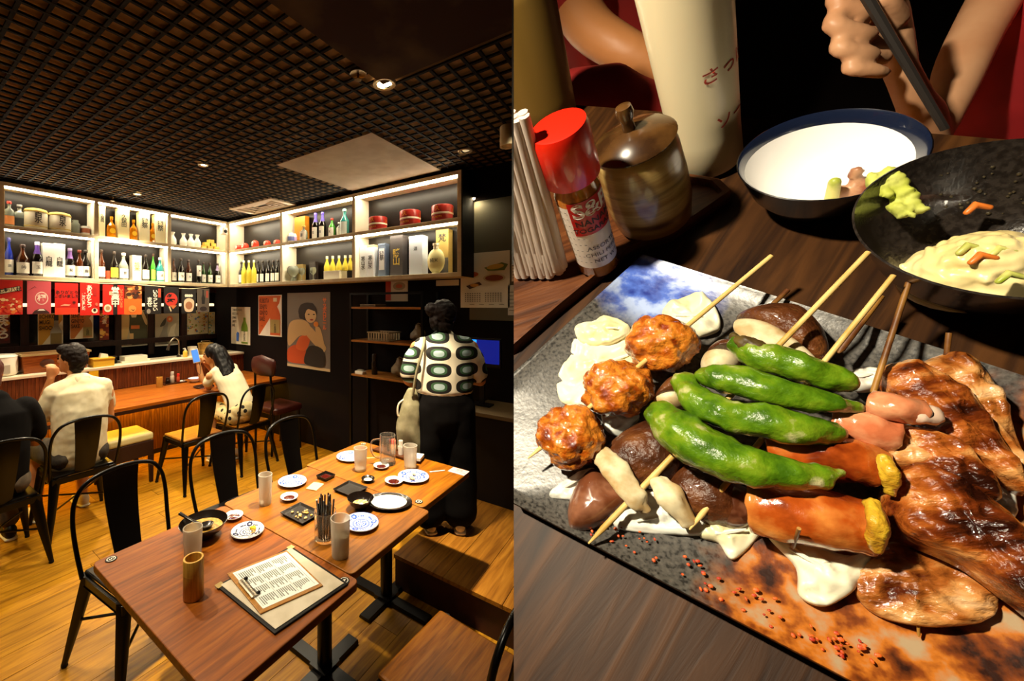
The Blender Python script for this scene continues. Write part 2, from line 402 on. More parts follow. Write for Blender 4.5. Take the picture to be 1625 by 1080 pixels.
# ================================================================ LIT WALL SHELVES
M_shelf = mat('shelf_paint', '#cfbe9c', rough=.5, var='#c0ae8c', vs=12)
M_inner = mat('shelf_inner', '#e8dfc8', rough=.5)
M_back = mat('shelf_back', '#140c07', rough=.35, spec=.3)
M_led = mat('led_white', '#ffffff', emis='#fff0cf', es=42)
ZB, ZM, ZT = 1.92, 2.38, 2.775          # undersides of the three boards
TH = .035; SD = .24
def shelf(name, label, axis, divs, fixed):
    """axis 'x': runs along x with its front at y = fixed; axis 'y': runs along y with its front at x = fixed"""
    t = thing(name, label, 'shelf', (0, 0, 0))
    def bx(lo, hi, d0, d1, z0, z1): 
        if axis == 'x': return MB().box((lo, fixed+d0, z0), (hi, fixed+d1, z1))
        return MB().box((fixed+d0, lo, z0), (fixed+d1, hi, z1))
    lo, hi = min(divs)-TH/2, max(divs)+TH/2
    for n, z in (('bottom_board', ZB), ('middle_board', ZM), ('top_board', ZT)):
        bx(lo, hi, 0, SD, z, z+TH).build(n, M_shelf, t, bevel=.002)
    ds = sorted(divs)
    for d in ds:
        bx(d-TH/2, d+TH/2, -.001, SD, ZB+TH, ZM).build('divider', M_shelf, t); bx(d-TH/2, d+TH/2, -.001, SD, ZM+TH, ZT).build('divider', M_shelf, t)
    for a, b in zip(ds, ds[1:]):
        a += TH/2; b -= TH/2
        for z0, z1 in ((ZB+TH, ZM), (ZM+TH, ZT)):
            bx(a, b, SD-.02, SD-.005, z0, z1).build('back_panel', M_back, t)
            bx(a, b, .004, .05, z1-.012, z1-.0005).build('light_strip', M_led, t)
            # white lining of the bay
            bx(a, a+.004, .004, SD-.021, z0+.001, z1-.013).build('lining', M_inner, t); bx(b-.004, b, .004, SD-.021, z0+.001, z1-.013).build('lining', M_inner, t)
            bx(a+.005, b-.005, .004, SD-.021, z0, z0+.003).build('lining', M_inner, t)
    return t
DL = [onb(x, 400, BS).x for x in (-95, 2.5, 153, 269)] + [AS-.02]
DR = [onb(362, 400, BS).y-.02] + [ona(x, 400, AS).y for x in (446, 561, 729)]
shelf('bottle_shelf', 'white lit wall shelf of bottles hanging above the kitchen partition', 'x', DL, BS)
shelf('bottle_shelf', 'white lit wall shelf with red tubs hanging above the posters', 'y', DR, AS)
# dark end face of the shelf
ye = min(DR)-TH/2
MB().box((AS-.002, ye-.012, ZB-.0), (AW-.0005, ye-.0005, ZT+TH)).build('shelf_end_panel', M_black)
tag(bpy.data.objects['shelf_end_panel'], 'tall black end board closing the shelf of red tubs', 'panel')
# security camera in the corner
p = onb(358, 367, BS-.05)
t = thing('security_camera', 'small white camera with a black lens fixed at the shelf corner', 'camera', (p.x-.02, p.y, p.z))
MB().box((-.035, -.03, -.045), (.035, .045, .045)).build('housing', mat('white_plastic', '#e9e2d2', rough=.4), t, bevel=.008)
MB().lathe([(.022, 0), (.022, .01), (.016, .014), (0, .012)], 20).build('lens', M_black, t, smooth=True).matrix_local = Matrix.Translation((0, -.03, -.005)) @ Matrix.Rotation(PI/2, 4, 'X')
MB().box((-.012, .046, .0), (.012, .09, .03)).build('bracket', M_black, t)
# ---------------- what stands on the shelves
G_brown = mat('glass_brown', '#3a1806', rough=.08, coat=.5); G_black = mat('glass_black', '#0e0a08', rough=.08, coat=.5)
G_green = mat('glass_green', '#1d3a10', rough=.08, coat=.5); G_clear = mat('glass_clear', '#b9c0b0', rough=.05, trans=.6)
G_blue = mat('glass_blue', '#1a2a8a', rough=.1, coat=.5); G_teal = mat('glass_teal', '#2a7a78', rough=.1, coat=.5)
G_amber = mat('glass_amber', '#c8780a', rough=.08, coat=.6); G_yel = mat('juice_yellow', '#e4d24a', rough=.2)
G_grn2 = mat('glass_bright_green', '#3f8a2a', rough=.1, coat=.5)
GL = dict(brown=G_brown, black=G_black, green=G_green, clear=G_clear, blue=G_blue, teal=G_teal, amber=G_amber, yellow=G_yel, lime=G_grn2)
PAPER = mat('paper_white', '#f4f0e4', rough=.6)
ORD = ('first', 'second', 'third', 'fourth', 'fifth', 'sixth', 'seventh')
def on_shelf(row, x, side, d=.09):
    """place on a shelf board under picture column x"""
    z = (ZB if row == 0 else ZM)+TH+.0035
    if side == 'L': p = onb(x, 400, BS+d)
    else: p = ona(x, 400, AS+d)
    return V((p.x, p.y, z)), (0 if side == 'L' else PI/2*-1), dep(p)
def fit_bay(p, side, r):
    """keep a thing clear of the bay's upright boards"""
    ds = sorted(DL if side == 'L' else DR); v = p.x if side == 'L' else p.y
    for a, b in zip(ds, ds[1:]):
        if a < v < b: v = min(max(v, a+TH/2+.006+r), b-TH/2-.006-r)
    return V((v, p.y, p.z)) if side == 'L' else V((p.x, v, p.z))
def wrapM(r, z, ang0=0):
    return frame((1, 0, 0), (0, 0, 1), (0, -1, 0), (0, -r, z))
def bottle(row, x, side, hpx, label, gl='brown', cap='#1a1210', paper='#f4f0e4', wpx=None, shape='sake', sleeve=None, txt=None, group=None, d=.09, lab=(.08, .42), tcol='#1a1a1a'):
    p, rz, D = on_shelf(row, x, side, d); h = hpx*D/FPX; r = (wpx*D/FPX/2*.88 if wpx else h*.14); h = min(h, .34 if row else .405)
    p = fit_bay(p, side, r+.004)
    t = thing('sake_bottle' if shape == 'sake' else 'bottle', label, 'bottle', tuple(p), rz, group)
    if shape == 'sake': pr = [(r*.9, 0), (r, h*.02), (r, h*.5), (r*.93, h*.56), (r*.5, h*.7), (r*.33, h*.78), (r*.3, h*.93), (r*.36, h*.935), (r*.36, h*.95)]
    elif shape == 'flask': pr = [(r*.8, 0), (r, h*.04), (r, h*.55), (r*.85, h*.66), (r*.35, h*.72), (r*.3, h*.86), (r*.3, h*.92)]
    elif shape == 'small': pr = [(r*.9, 0), (r, h*.03), (r, h*.35), (r*.7, h*.55), (r*.35, h*.72), (r*.33, h*.9)]
    else: pr = [(r*.9, 0), (r, h*.03), (r, h*.62), (r*.4, h*.74), (r*.36, h*.93)]
    ft = .62 if shape == 'flask' else 1
    MB().lathe(pr, 20, sy=ft).build('body', GL[gl], t, smooth=True)
    MB().lathe([(r*.42, h*.9), (r*.44, h*.91), (r*.44, h*.985), (r*.38, h), (0, h)], 14, sy=1).build('cap', mat('cap_'+cap, cap, rough=.4), t, smooth=True)
    if sleeve: MB().lathe([(r*.97, h*.5), (r*.6, h*.68), (r*.4, h*.79), (r*.38, h*.9)], 16, cap0=False, cap1=False).build('neck_wrap', mat('wrap_'+sleeve, sleeve, rough=.4), t, smooth=True)
    if paper:
        z0, z1 = h*lab[0], h*lab[1]; n = 12; rr = r*1.015; vs = []; 
        m = MB()
        for k in range(n):
            a0 = -PI*.5-1.15+2.3*k/n; a1 = a0+2.3/n
            m.poly([(rr*math.cos(a0), rr*ft*math.sin(a0), z0), (rr*math.cos(a1), rr*ft*math.sin(a1), z0), (rr*math.cos(a1), rr*ft*math.sin(a1), z1), (rr*math.cos(a0), rr*ft*math.sin(a0), z1)])
        lb = m.build('label', mat('label_'+paper, paper, rough=.6), t, smooth=True)
        if txt: text(txt, min(r*.8, (z1-z0)*.8/max(1, len(txt))), ink(tcol), lb, wrapM(rr*ft+.001, (z0+z1)/2), vertical=len(txt) > 1, bold=.01)
    return t
def carton(row, x, side, wpx, hpx, label, color='#f0e8d0', txt=None, tcol='#1a1a1a', top=None, group=None, d=.1, ts=None, tz=.55, patch=None, dep_m=None, name='sake_box', shift=0):
    p, rz, D = on_shelf(row, x, side, d); w = wpx*D/FPX*.82; h = min(hpx*D/FPX, .338 if row else .405); dp = dep_m or w*.9
    p = fit_bay(p, side, w/2+.004)
    t = thing(name, label, 'box', tuple(p), rz, group)
    m = mat('box_'+color, color, rough=.5)
    MB().box((-w/2, -dp/2, 0), (w/2, dp/2, h*.93)).build('body', m, t, bevel=.0015)
    MB().box((-w/2-.001, -dp/2-.001, h*.931), (w/2+.001, dp/2+.001, h)).build('lid', mat('box_'+(top or color), top or color, rough=.5), t, bevel=.0015)
    M = lambda zz, k=1: frame((1, 0, 0), (0, 0, 1), (0, -1, 0), (shift, -dp/2-.001*k, zz))
    if patch:
        pc, ph0, ph1, pw = patch; q = MB(); q.M = M(0, 1); q.poly([(-w*pw/2, h*ph0, 0), (w*pw/2, h*ph0, 0), (w*pw/2, h*ph1, 0), (-w*pw/2, h*ph1, 0)]); q.build('label_patch', mat('patch_'+pc, pc, rough=.6), t)
    if txt: text(txt, ts*h if ts else min(w*.62, h*.5/max(1, len(txt))), ink(tcol), t, M(h*tz, 2), vertical=len(txt) > 1, bold=.012)
    return t
def lathe_item(row, x, side, name, label, cat, prof, m, hpx, wpx, group=None, d=.1, part='body'):
    p, rz, D = on_shelf(row, x, side, d); h = hpx*D/FPX; r = wpx*D/FPX/2*.87; sq = min(1, .094/r); p = fit_bay(on_shelf(row, x, side, .104 if r > .08 else d)[0], side, r+.004)
    t = thing(name, label, cat, tuple(p), rz, group)
    MB().lathe([(a*r, b*h) for a, b in prof], 24).build(part, m, t, smooth=True); t.scale = (1, sq, 1)
    return t, r, h
# ---- left shelf, upper row, first bay
bottle(1, 10, 'L', 40, 'clear bottle with a red cap at the shelf end beside the straw barrels', 'clear', '#b03028', '#d88a50', 15, 'flask')
bottle(1, 31, 'L', 37, 'clear square shouldered bottle with a grey cap beside the straw barrels', 'clear', '#8a8a88', '#3a3a38', 18, 'flask', d=.12)
M_straw = mat('straw', '#d8c070', rough=.9, var='#b89a48', vs=60, stretch=(1, 1, 8), bump=.5, bs=120); 
def barrel(x, wpx, hpx, label):
    t, r, h = lathe_item(1, x, 'L', 'sake_barrel', label, 'barrel', [(.85, 0), (.98, .08), (1, .3), (.98, .78), (.9, .84)], mat('barrel_wrap', '#efe6cc', rough=.7), hpx, wpx, d=.11)
    MB().lathe([(r*.93, h*.82), (r*1.02, h*.86), (r*.9, h*.95), (r*.5, h), (0, h)], 24).build('straw_top', M_straw, t, smooth=True)
    for z in (.1, .8): MB().lathe([(r*1.0, h*z), (r*1.035, h*(z+.02)), (r*1.0, h*(z+.05))], 24, cap0=False, cap1=False).build('rope', M_straw, t, smooth=True)
    text('白水', h*.3, ink('#2a2010'), t, frame((1, 0, 0), (0, 0, 1), (0, -1, 0), (0, -r*1.04, h*.5)), vertical=True, bold=.015)
barrel(57, 34, 33, 'straw topped sake barrel beside the clear bottle with the grey cap')
barrel(95, 33, 31, 'straw topped sake barrel beside the grey glass jar')
lathe_item(1, 120, 'L', 'glass_jar', 'grey glass jar between the straw barrel and the pale tin', 'jar', [(.8, 0), (.95, .1), (.95, .7), (.6, .85), (.6, 1)], G_clear, 22, 15)
t, r, h = lathe_item(1, 139, 'L', 'small_tin', 'small pale tin with a brown band beside the grey glass jar', 'tin', [(.95, 0), (1, .05), (1, .95), (.95, 1)], mat('tin_pale', '#d8d4cc', rough=.35), 14, 14)
MB().lathe([(r*1.01, h*.25), (r*1.01, h*.75)], 24, cap0=False, cap1=False).build('band', mat('tin_band', '#a05a38', rough=.5), t, smooth=True)
# ---- left shelf, lower row, first bay
bottle(0, 14, 'L', 60, 'tall bottle with a blue glass neck beside the brown sake bottle', 'blue', '#202060', wpx=13, txt='酒', d=.12)
bottle(0, 36, 'L', 50, 'brown sake bottle with a broad white label in the first bay', 'brown', '#2a1208', wpx=19, txt='吟')
bottle(0, 59, 'L', 55, 'purple wrapped sake bottle standing before the white dragon boxes', 'black', '#b0a0b8', wpx=17, sleeve='#4a2a7a', txt='玉')
carton(0, 76, 'L', 18, 53, 'white sake box with black brush lettering beside the purple wrapped bottle', '#f2eee2', '白龍', tz=.45)
carton(0, 93, 'L', 17, 53, 'white sake box with black brush lettering between its twin and a small bottle', '#f2eee2', '白龍', tz=.45)
bottle(0, 111, 'L', 47, 'slim sake bottle with a lilac capped neck past the white boxes', 'black', '#8a7aa0', wpx=15, sleeve='#6a4a8a', txt='菊')
bottle(0, 126, 'L', 45, 'slim brown sake bottle in the corner group of the first bay', 'brown', '#5a2010', wpx=14, txt='八')
bottle(0, 143, 'L', 45, 'black sake bottle with a diagonal pale collar at the bay divider', 'black', '#1a1410', wpx=15, txt='国')
# ---- left shelf, upper row, second bay
def whisky(x, hpx, wpx, label):
    p, rz, D = on_shelf(1, x, 'L', .09); h = hpx*D/FPX; r = wpx*D/FPX/2*.82
    t = thing('whisky_bottle', label, 'bottle', tuple(p), rz, 'amber whisky bottles')
    MB().lathe([(r*.8, 0), (r*.98, h*.05), (r, h*.35), (r*.86, h*.58), (r*.4, h*.7), (r*.27, h*.75), (r*.27, h*.88)], 10, sy=.7).build('body', G_amber, t, smooth=20)
    MB().lathe([(r*.32, h*.86), (r*.32, h), (0, h)], 12).build('cap', mat('cap_gold', '#c89018', rough=.3, metal=.5), t, smooth=True)
    q = MB(); q.M = frame((1, 0, 0), (0, 0, 1), (0, -1, 0), (0, -r*.73, h*.33)); q.disc((0, 0, 0), r*.6, seg=20); q.build('label', mat('label_yellow', '#f0c020', rough=.5), t)
carton(1, 161, 'L', 10, 54, 'cream sake box at the divider with black brush lettering', '#f0e4b8', '久保田', tz=.6)
whisky(177, 34, 17, 'amber whisky bottle with a round yellow label beside the divider box')
carton(1, 194, 'L', 19, 52, 'cream sake box with black lettering between two whisky bottles', '#f0e0a8', '久保田', top='#e8d088', tz=.6)
whisky(212, 33, 15, 'amber whisky bottle with a round yellow label in the middle of the bay')
carton(1, 227, 'L', 18, 50, 'tall cream sake box past the middle whisky bottle', '#f2e6b8', '獺祭', top='#e8d088', tz=.62)
whisky(242, 31, 14, 'amber whisky bottle with a round yellow label between the two tall cream boxes')
carton(1, 257, 'L', 18, 46, 'tall cream sake box with black lettering at the far divider', '#f2e6b8', '獺祭', top='#e8d088', tz=.6)
# ---- left shelf, lower row, second bay
bottle(0, 161, 'L', 47, 'brown sake bottle beside a small red labelled can', 'brown', '#2a1a10', wpx=11, txt='上')
t, r, h = lathe_item(0, 171, 'L', 'small_can', 'small red can tucked between two sake bottles', 'can', [(.95, 0), (1, .06), (1, .94), (.9, 1)], mat('can_red', '#a83a20', rough=.4), 14, 8)
bottle(0, 181, 'L', 45, 'dark sake bottle with a yellow label beside the frosted bottle', 'black', '#2a2018', '#d8b838', 13)
bottle(0, 196, 'L', 43, 'frosted pale sake bottle with a white label', 'clear', '#d8d0c0', wpx=15, txt='雪')
carton(0, 215, 'L', 16, 40, 'pale grey sake box behind a glass pane with faint gold letters', '#b8b4a4', '純米', tcol='#8a7838', d=.14)
bottle(0, 231, 'L', 42, 'black sake bottle with a white label in front of the grey box', 'black', '#2a2018', wpx=12, txt='上')
bottle(0, 243, 'L', 44, 'slim green sake bottle beside the blue labelled bottle', 'lime', '#3a2010', '#a8b848', 8)
bottle(0, 259, 'L', 38, 'sake bottle with a blue and white label at the divider', 'teal', '#e0e0d8', wpx=13, txt='波')
# ---- left shelf, third bay
for i, x in enumerate((274, 291, 303, 313)):
    lathe_item(1, x, 'L', 'sake_flask', ORD[i]+' white ceramic sake flask from the whisky bay, beside the wooden cups', 'flask', [(.75, 0), (1, .15), (.95, .45), (.4, .72), (.36, .82), (.62, 1)], mat('white_ceramic', '#f2efe6', rough=.25), 21, 13, 'white flasks in the corner bay')
M_masu = wood('masu_wood', '#d8a838', '#e8c050', '#f2d478', axis=0, sc=3, rough=.5)
def masu(x, z, wpx, label):
    p, rz, D = on_shelf(1, x, 'L', .1); w = wpx*D/FPX*.8; hh = .043
    t = thing('wooden_masu', label, 'box', (p.x, p.y, p.z+z), 0, 'wooden cups stacked in the corner bay')
    for s in (-1, 1):
        MB().box((s*w/2-.004, -w/2, 0), (s*w/2+.004, w/2, hh)).build('side', M_masu, t); MB().box((-w/2+.0045, s*w/2-.004, 0), (w/2-.0045, s*w/2+.004, hh)).build('side', M_masu, t)
    MB().box((-w/2+.0045, -w/2+.0045, 0), (w/2-.0045, w/2-.0045, .006)).build('base', M_masu, t)
for k, xs in enumerate(((322, 332, 342), (327, 337), (334,))):
    for j, x in enumerate(xs): masu(x, k*.0435, 9.4, ('lowest', 'middle', 'topmost')[k]+' row wooden sake cup'+(', '+ORD[j]+' from the white flasks' if k < 2 else ' crowning the stack beside the flasks'))
for i, (x, g, hp, wp, tx) in enumerate(((276, 'brown', 38, 9, '山'), (287, 'black', 38, 11, '鶴'), (299, 'brown', 37, 11, '月'), (315, 'black', 37, 9, '蔵'), (323, 'green', 34, 8, '梅'), (333, 'green', 33, 9, '松'), (345, 'black', 33, 10, '竹'))):
    lbl = ('brown sake bottle against the divider in the corner bay', 'black sake bottle second from the divider in the corner bay', 'brown sake bottle with a white label in the middle of the corner bay', 'black sake bottle with a tall cream label in the corner bay', 'slim dark green bottle behind the tall cream labelled bottle', 'dark green sake bottle with a low white label in the corner bay', 'black bottle with a lilac neck wrap closest to the shelf corner')[i]
    bottle(0, x, 'L', hp, lbl, g, '#2a1a10', wpx=wp, txt=tx, lab=(.08, .42) if i != 3 else (.3, .75), sleeve='#8a7a98' if i == 6 else None, d=.07 if i % 2 else .11)
# ---- right shelf, upper row, first bay: red and white rounded ornaments
for i, x in enumerate((374, 389, 405, 424, 440)):
    t, r, h = lathe_item(1, x, 'R', 'round_ornament', ('round red and white ornament at the shelf corner', 'round red and white ornament second from the shelf corner', 'largest round red and white ornament in the corner bay', 'round red and white ornament before the light reflection', 'round red and white ornament touching the bay divider')[i], 'ornament', [(.55, 0), (.95, .25), (1, .5), (.8, .82), (.4, .97), (0, 1)], mat('ornament_red', '#d8422a', rough=.4), (9, 11, 13, 10, 9)[i], 14)
    MB().ball((0, -r*.75, h*.5), (r*.5, r*.3, h*.32)).build('face', mat('ornament_white', '#f2e8dc', rough=.4), t, smooth=True)
    for sx in (-1, 1): MB().ball((sx*r*.2, -r*1.02, h*.56), r*.07, 8).build('eye', M_black, t)
# ---- right shelf, lower row, first bay: dark row at the back, yellow bottles in front
for i, x in enumerate((374, 381, 409, 417, 426, 434, 441)):
    bottle(0, x, 'R', 36, ORD[i]+' black sake bottle from the shelf corner, behind the yellow liqueurs', 'black', '#2a2018', wpx=10, d=.15, group='black bottles behind the yellow ones')
for i, x in enumerate((387, 395, 403)):
    bottle(0, x, 'R', 37, ORD[i]+' slim pale yellow liqueur bottle from the shelf corner', 'yellow', '#e8e0b0', None, 9, group='pale yellow liqueur bottles')
# ---- right shelf, second bay
t, r, h = lathe_item(1, 459, 'R', 'white_jar', 'stout white and blue jar against the divider', 'jar', [(.85, 0), (1, .1), (1, .7), (.7, .9), (.55, .92), (.55, 1)], MATS['white_ceramic'], 17, 13)
MB().lathe([(r*1.02, h*.2), (r*1.02, h*.6)], 24, cap0=False, cap1=False).build('band', mat('band_blue', '#6a78c0', rough=.5), t, smooth=True)
t, r, h = lathe_item(1, 469, 'R', 'white_jar', 'second stout white jar with a lilac band', 'jar', [(.85, 0), (1, .1), (1, .7), (.7, .9), (.55, .92), (.55, 1)], MATS['white_ceramic'], 16, 11, d=.14)
MB().lathe([(r*1.02, h*.2), (r*1.02, h*.6)], 24, cap0=False, cap1=False).build('band', mat('band_lilac', '#b8a0d0', rough=.5), t, smooth=True)
carton(1, 479, 'R', 30, 41, 'brown wooden gift box behind the white jars', '#c07a18', d=.165, dep_m=.07, name='wooden_box')
bottle(1, 482, 'R', 24, 'short round white bottle in front of the brown wooden box', 'clear', '#d8b860', '#f6f0e0', 17, 'flask', txt='壽', d=.06, lab=(.05, .6))
bottle(1, 501, 'R', 42, 'purple necked sake bottle with a white label beside the brown box', 'black', '#5a4ab0', wpx=13, sleeve='#5a4ab0', txt='花', lab=(.03, .45))
bottle(1, 512, 'R', 42, 'second purple necked sake bottle beside the red capped one', 'black', '#5a4ab0', wpx=13, sleeve='#5a4ab0', txt='鳥', lab=(.03, .45))
bottle(1, 527, 'R', 30, 'green bottle with a red cap and a round white label', 'lime', '#d83a28', wpx=13, txt='天', lab=(.03, .5))
bottle(1, 538, 'R', 22, 'short white bottle between the red capped and teal bottles', 'clear', '#e8e4d8', wpx=11, shape='flask', lab=(.05, .6))
bottle(1, 547, 'R', 42, 'tall teal glass bottle with a pale label at the divider', 'teal', '#9ac8c0', '#dce4e4', 17, lab=(.03, .5))
t, r, h = lathe_item(0, 461, 'R', 'glass_jug', 'round clear glass jug on a small stand', 'jug', [(.3, 0), (.5, .05), (.35, .3), (.6, .4), (1, .62), (.98, .85), (.75, 1)], G_clear, 24, 22)
for i, (x, tx) in enumerate(((458, '富'), (475, '梵'), (495, '夢'))):
    carton(0, x+3, 'R', 17, 27 if i < 2 else 30, ('gold and green sake box above the glass jug', 'dull gold sake box in the middle of the jug bay', 'black sake box with gold lettering in the jug bay')[i], ('#9a8a48', '#8a7440', '#241a14')[i], tx, tcol='#e0c060', d=.17, dep_m=.05)
lathe_item(0, 479, 'R', 'glass_goblet', 'clear goblet standing before the dull gold box', 'glass', [(.6, 0), (.6, .04), (.1, .1), (.1, .4), (.9, .6), (1, .8), (.85, 1)], G_clear, 20, 12, d=.06)
lathe_item(0, 497, 'R', 'glass_goblet', 'clear goblet standing before the black and gold box', 'glass', [(.6, 0), (.6, .04), (.1, .1), (.1, .4), (.9, .6), (1, .8), (.85, 1)], G_clear, 20, 12, d=.06)
carton(0, 532, 'R', 42, 13, 'low white carton holding a row of yellow bottles', '#f2eedc', d=.1, dep_m=.12, name='bottle_carton')
for i, x in enumerate((519, 528, 538, 548, 556)):
    p, rz, D = on_shelf(0, x, 'R', .1); h = 24*D/FPX; r = 10*D/FPX/2
    t = thing('yellow_bottle', ORD[i]+' small yellow citrus bottle in the white carton, counted from the goblets', 'bottle', (p.x, p.y, p.z+13*D/FPX+.0005), rz, 'yellow citrus bottles')
    MB().lathe([(r*.95, 0), (r, h*.05), (r, h*.3), (r*.35, h*.68), (r*.33, h*.85)], 14).build('body', G_yel, t, smooth=True)
    MB().lathe([(r*.42, h*.82), (r*.42, h), (0, h)], 12).build('cap', mat('cap_cream', '#efe6d0', rough=.4), t, smooth=True)
# ---- right shelf, third bay: red tubs above, boxes below
M_tub = mat('tub_red', '#b8281a', rough=.35, var='#8a1c12', vs=5)
for i, (x, wp, hp, lb) in enumerate(((600, 33, 21, 'red lacquer tub beside the white lined bay wall'), (651, 38, 24, 'red lacquer tub in the middle of the upper bay'), (702, 39, 25, 'red lacquer tub closest to the black end board'))):
    t, r, h = lathe_item(1, x, 'R', 'red_tub', lb, 'tub', [(.95, 0), (1, .04), (1, .45), (.97, .5)], M_tub, hp, wp, d=.115)
    MB().lathe([(r*.97, h*.5), (r*1.02, h*.52), (r*1.02, h*.96), (r*.98, h), (0, h*.99)], 28, cap0=False).build('lid', M_tub, t, smooth=True)
    MB().lathe([(r*1.005, h*.4), (r*1.035, h*.45), (r*1.03, h*.51), (r*1.0, h*.53)], 28, cap0=False, cap1=False).build('rope_band', mat('rope_white', '#f0e4cc', rough=.8), t, smooth=True)
    text('久', h*.34, ink('#e8a820'), t, frame((1, 0, 0), (0, 0, 1), (0, -1, 0), (0, -r*1.04, h*.74)), bold=.02)
    text('KUBOTA', h*.17, ink('#e8a820'), t, frame((1, 0, 0), (0, 0, 1), (0, -1, 0), (0, -r*1.04, h*.22)), bold=.02)
    MB().tube([(r*1.0, 0, h*.45), (r*1.07, 0, h*.55), (r*1.07, 0, h*.75), (r*1.0, 0, h*.8)], .003, 6).build('clasp', mat('brass2', '#c09040', rough=.3, metal=.8), t)
carton(0, 574, 'R', 17, 49, 'white sake box with black lettering against the lined bay wall', '#eef0f4', '寒山水', tz=.45, dep_m=.07)
carton(0, 591, 'R', 17, 51, 'white sake box with a folded peaked top', '#eef0f4', '寒山水', tz=.45, dep_m=.07, top='#c8b890')
carton(0, 609, 'R', 17, 52, 'blue grey sake box with a white lettered panel', '#6a7890', '獺祭', tz=.62, patch=('#f4f4f4', .2, .85, .75), dep_m=.07)
carton(0, 633, 'R', 29, 63, 'tall dark checked sake box with gold lettering', '#4a4444', '勝山', tcol='#e0c050', tz=.45, dep_m=.085)
carton(0, 664, 'R', 30, 61, 'large pale blue white sake box with a small seal', '#e4ecf6', '酒', tz=.66, dep_m=.1, ts=.11)
p, rz, D = on_shelf(0, 692, 'R', .06)
t = thing('round_bottle', 'round flat cream bottle in front of the gold box', 'bottle', tuple(p), rz)
h = 48*D/FPX; r = 31*D/FPX/2
MB().ball((0, 0, h*.42), (r, r*.4, h*.42), 24).build('body', mat('bottle_cream', '#e2d89a', rough=.25), t, smooth=True)
MB().lathe([(r*.28, h*.8), (r*.28, h*.92), (r*.34, h*.93), (r*.34, h), (0, h)], 16).build('cap', mat('cap_pale', '#e8e0c0', rough=.4), t, smooth=True)
text('純米', h*.15, ink('#3a3020'), t, frame((1, 0, 0), (0, 0, 1), (0, -1, 0), (0, -r*.45, h*.42)), bold=.01)
MB().ball((0, 0, .006), (r*.5, r*.38, .006)).build('foot', MATS['bottle_cream'], t, smooth=True)
carton(0, 705, 'R', 27, 70, 'tall gold sake box with black lettering at the black end board', '#a08848', '梵', tz=.8, ts=.2, patch=('#4a4640', .02, .36, .98), dep_m=.08, d=.17)
# ================================================================ CHAIRS, TABLES, PLATFORM
M_metal = mat('chair_black', '#050302', rough=.3, spec=.35)
M_seatw = wood('seat_wood', '#643604', '#844c08', '#9a600e', axis=0, sc=1.5, rough=.4)
def make_chair(label, wood_seat=False):
    """bent-steel cafe chair, sitter faces +y"""
    t = thing('cafe_chair', label, 'chair')
    if wood_seat: MB().box((-.19, -.17, .438), (.19, .20, .458)).build('seat', M_seatw, t, bevel=.012)
    else: MB().box((-.19, -.17, .438), (.19, .20, .454)).build('seat', M_metal, t, bevel=.012)
    m = MB(); m.box((-.20, -.18, .395), (.20, -.165, .437)).box((-.20, .185, .395), (.20, .20, .437)).box((-.20, -.165, .395), (-.185, .185, .437)).box((.185, -.165, .395), (.20, .185, .437)); m.build('seat_rail', M_metal, t, bevel=.004)
    hoop = [(-.205, -.15, .43), (-.215, -.19, .56), (-.218, -.215, .68), (-.20, -.23, .77), (-.14, -.24, .832), (0, -.245, .855), (.14, -.24, .832), (.20, -.23, .77), (.218, -.215, .68), (.215, -.19, .56), (.205, -.15, .43)]
    MB().tube(crom(hoop, 5), .0105, 10).build('back_hoop', M_metal, t, smooth=True)
    n = 8; m = MB(); F = []; Bk = []
    for i in range(n+1):
        s = i/n; z = .44+s*.405; y = -.155-.085*math.sin(s*PI/2); w = .062+.024*s
        for sx in (-1, -.33, .33, 1): F.append((sx*w, y-.012*(1-sx*sx)-.003, z)); Bk.append((sx*w, y-.012*(1-sx*sx)+.003, z))
    N = len(F); fs = []
    for i in range(n):
        for k in range(3):
            a = i*4+k; fs += [(a, a+1, a+5, a+4), (N+a, N+a+4, N+a+5, N+a+1)]
        fs += [(i*4, i*4+4, N+i*4+4, N+i*4), (i*4+3, N+i*4+3, N+i*4+7, i*4+7)]
    fs += [(0, N, N+1, 1), (1, N+1, N+2, 2), (2, N+2, N+3, 3), (n*4, n*4+1, N+n*4+1, N+n*4), (n*4+1, n*4+2, N+n*4+2, N+n*4+1), (n*4+2, n*4+3, N+n*4+3, N+n*4+2)]
    m.add(F+Bk, fs); m.build('back_splat', M_metal, t, smooth=True)
    for sx in (-1, 1):
        for sy in (-1, 1):
            x0, y0 = sx*.175, (-.15 if sy < 0 else .17); x1, y1 = sx*.235, (-.255 if sy < 0 else .245)
            MB().tube([(x0, y0, .437), (x0+(x1-x0)*.5, y0+(y1-y0)*.5, .22), (x1, y1, .012)], [(.034, .026), (.026, .019), (.013, .013)], 8, side=(1, 0, 0)).build('leg', M_metal, t, smooth=True)
            MB().lathe([(.013, 0), (.015, .004), (.014, .016), (0, .017)], 10, c=(x1, y1, 0)).build('foot', mat('rubber', '#0a0808', rough=.8), t, smooth=True)
    m = MB(); m.tube([(-.205, -.2, .22), (.205, .205, .22)], .007, 6).tube([(.205, -.2, .22), (-.205, .205, .22)], .007, 6); m.build('cross_brace', M_metal, t)
    return t
chA = make_chair('black steel cafe chair with a tall arched back tucked at the table with the menu')
place(chA, (.83, 2.06, 0), PI+.1)
def chair2(loc, rz, label): c = copy_tree(chA); place(c, loc, rz, label); return c
chair2((1.40, 2.12, 0), PI-.06, 'black steel cafe chair behind the tall glass of the middle table')
chair2((1.90, 2.06, 0), PI-.03, 'black steel cafe chair drawn up to the end table with the beer mug')
chair2((1.01, 3.72, 0), .0, 'black steel cafe chair the man in the white shirt sits on')
chair2((.50, 3.52, 0), .05, 'black steel cafe chair the person in black sits on')
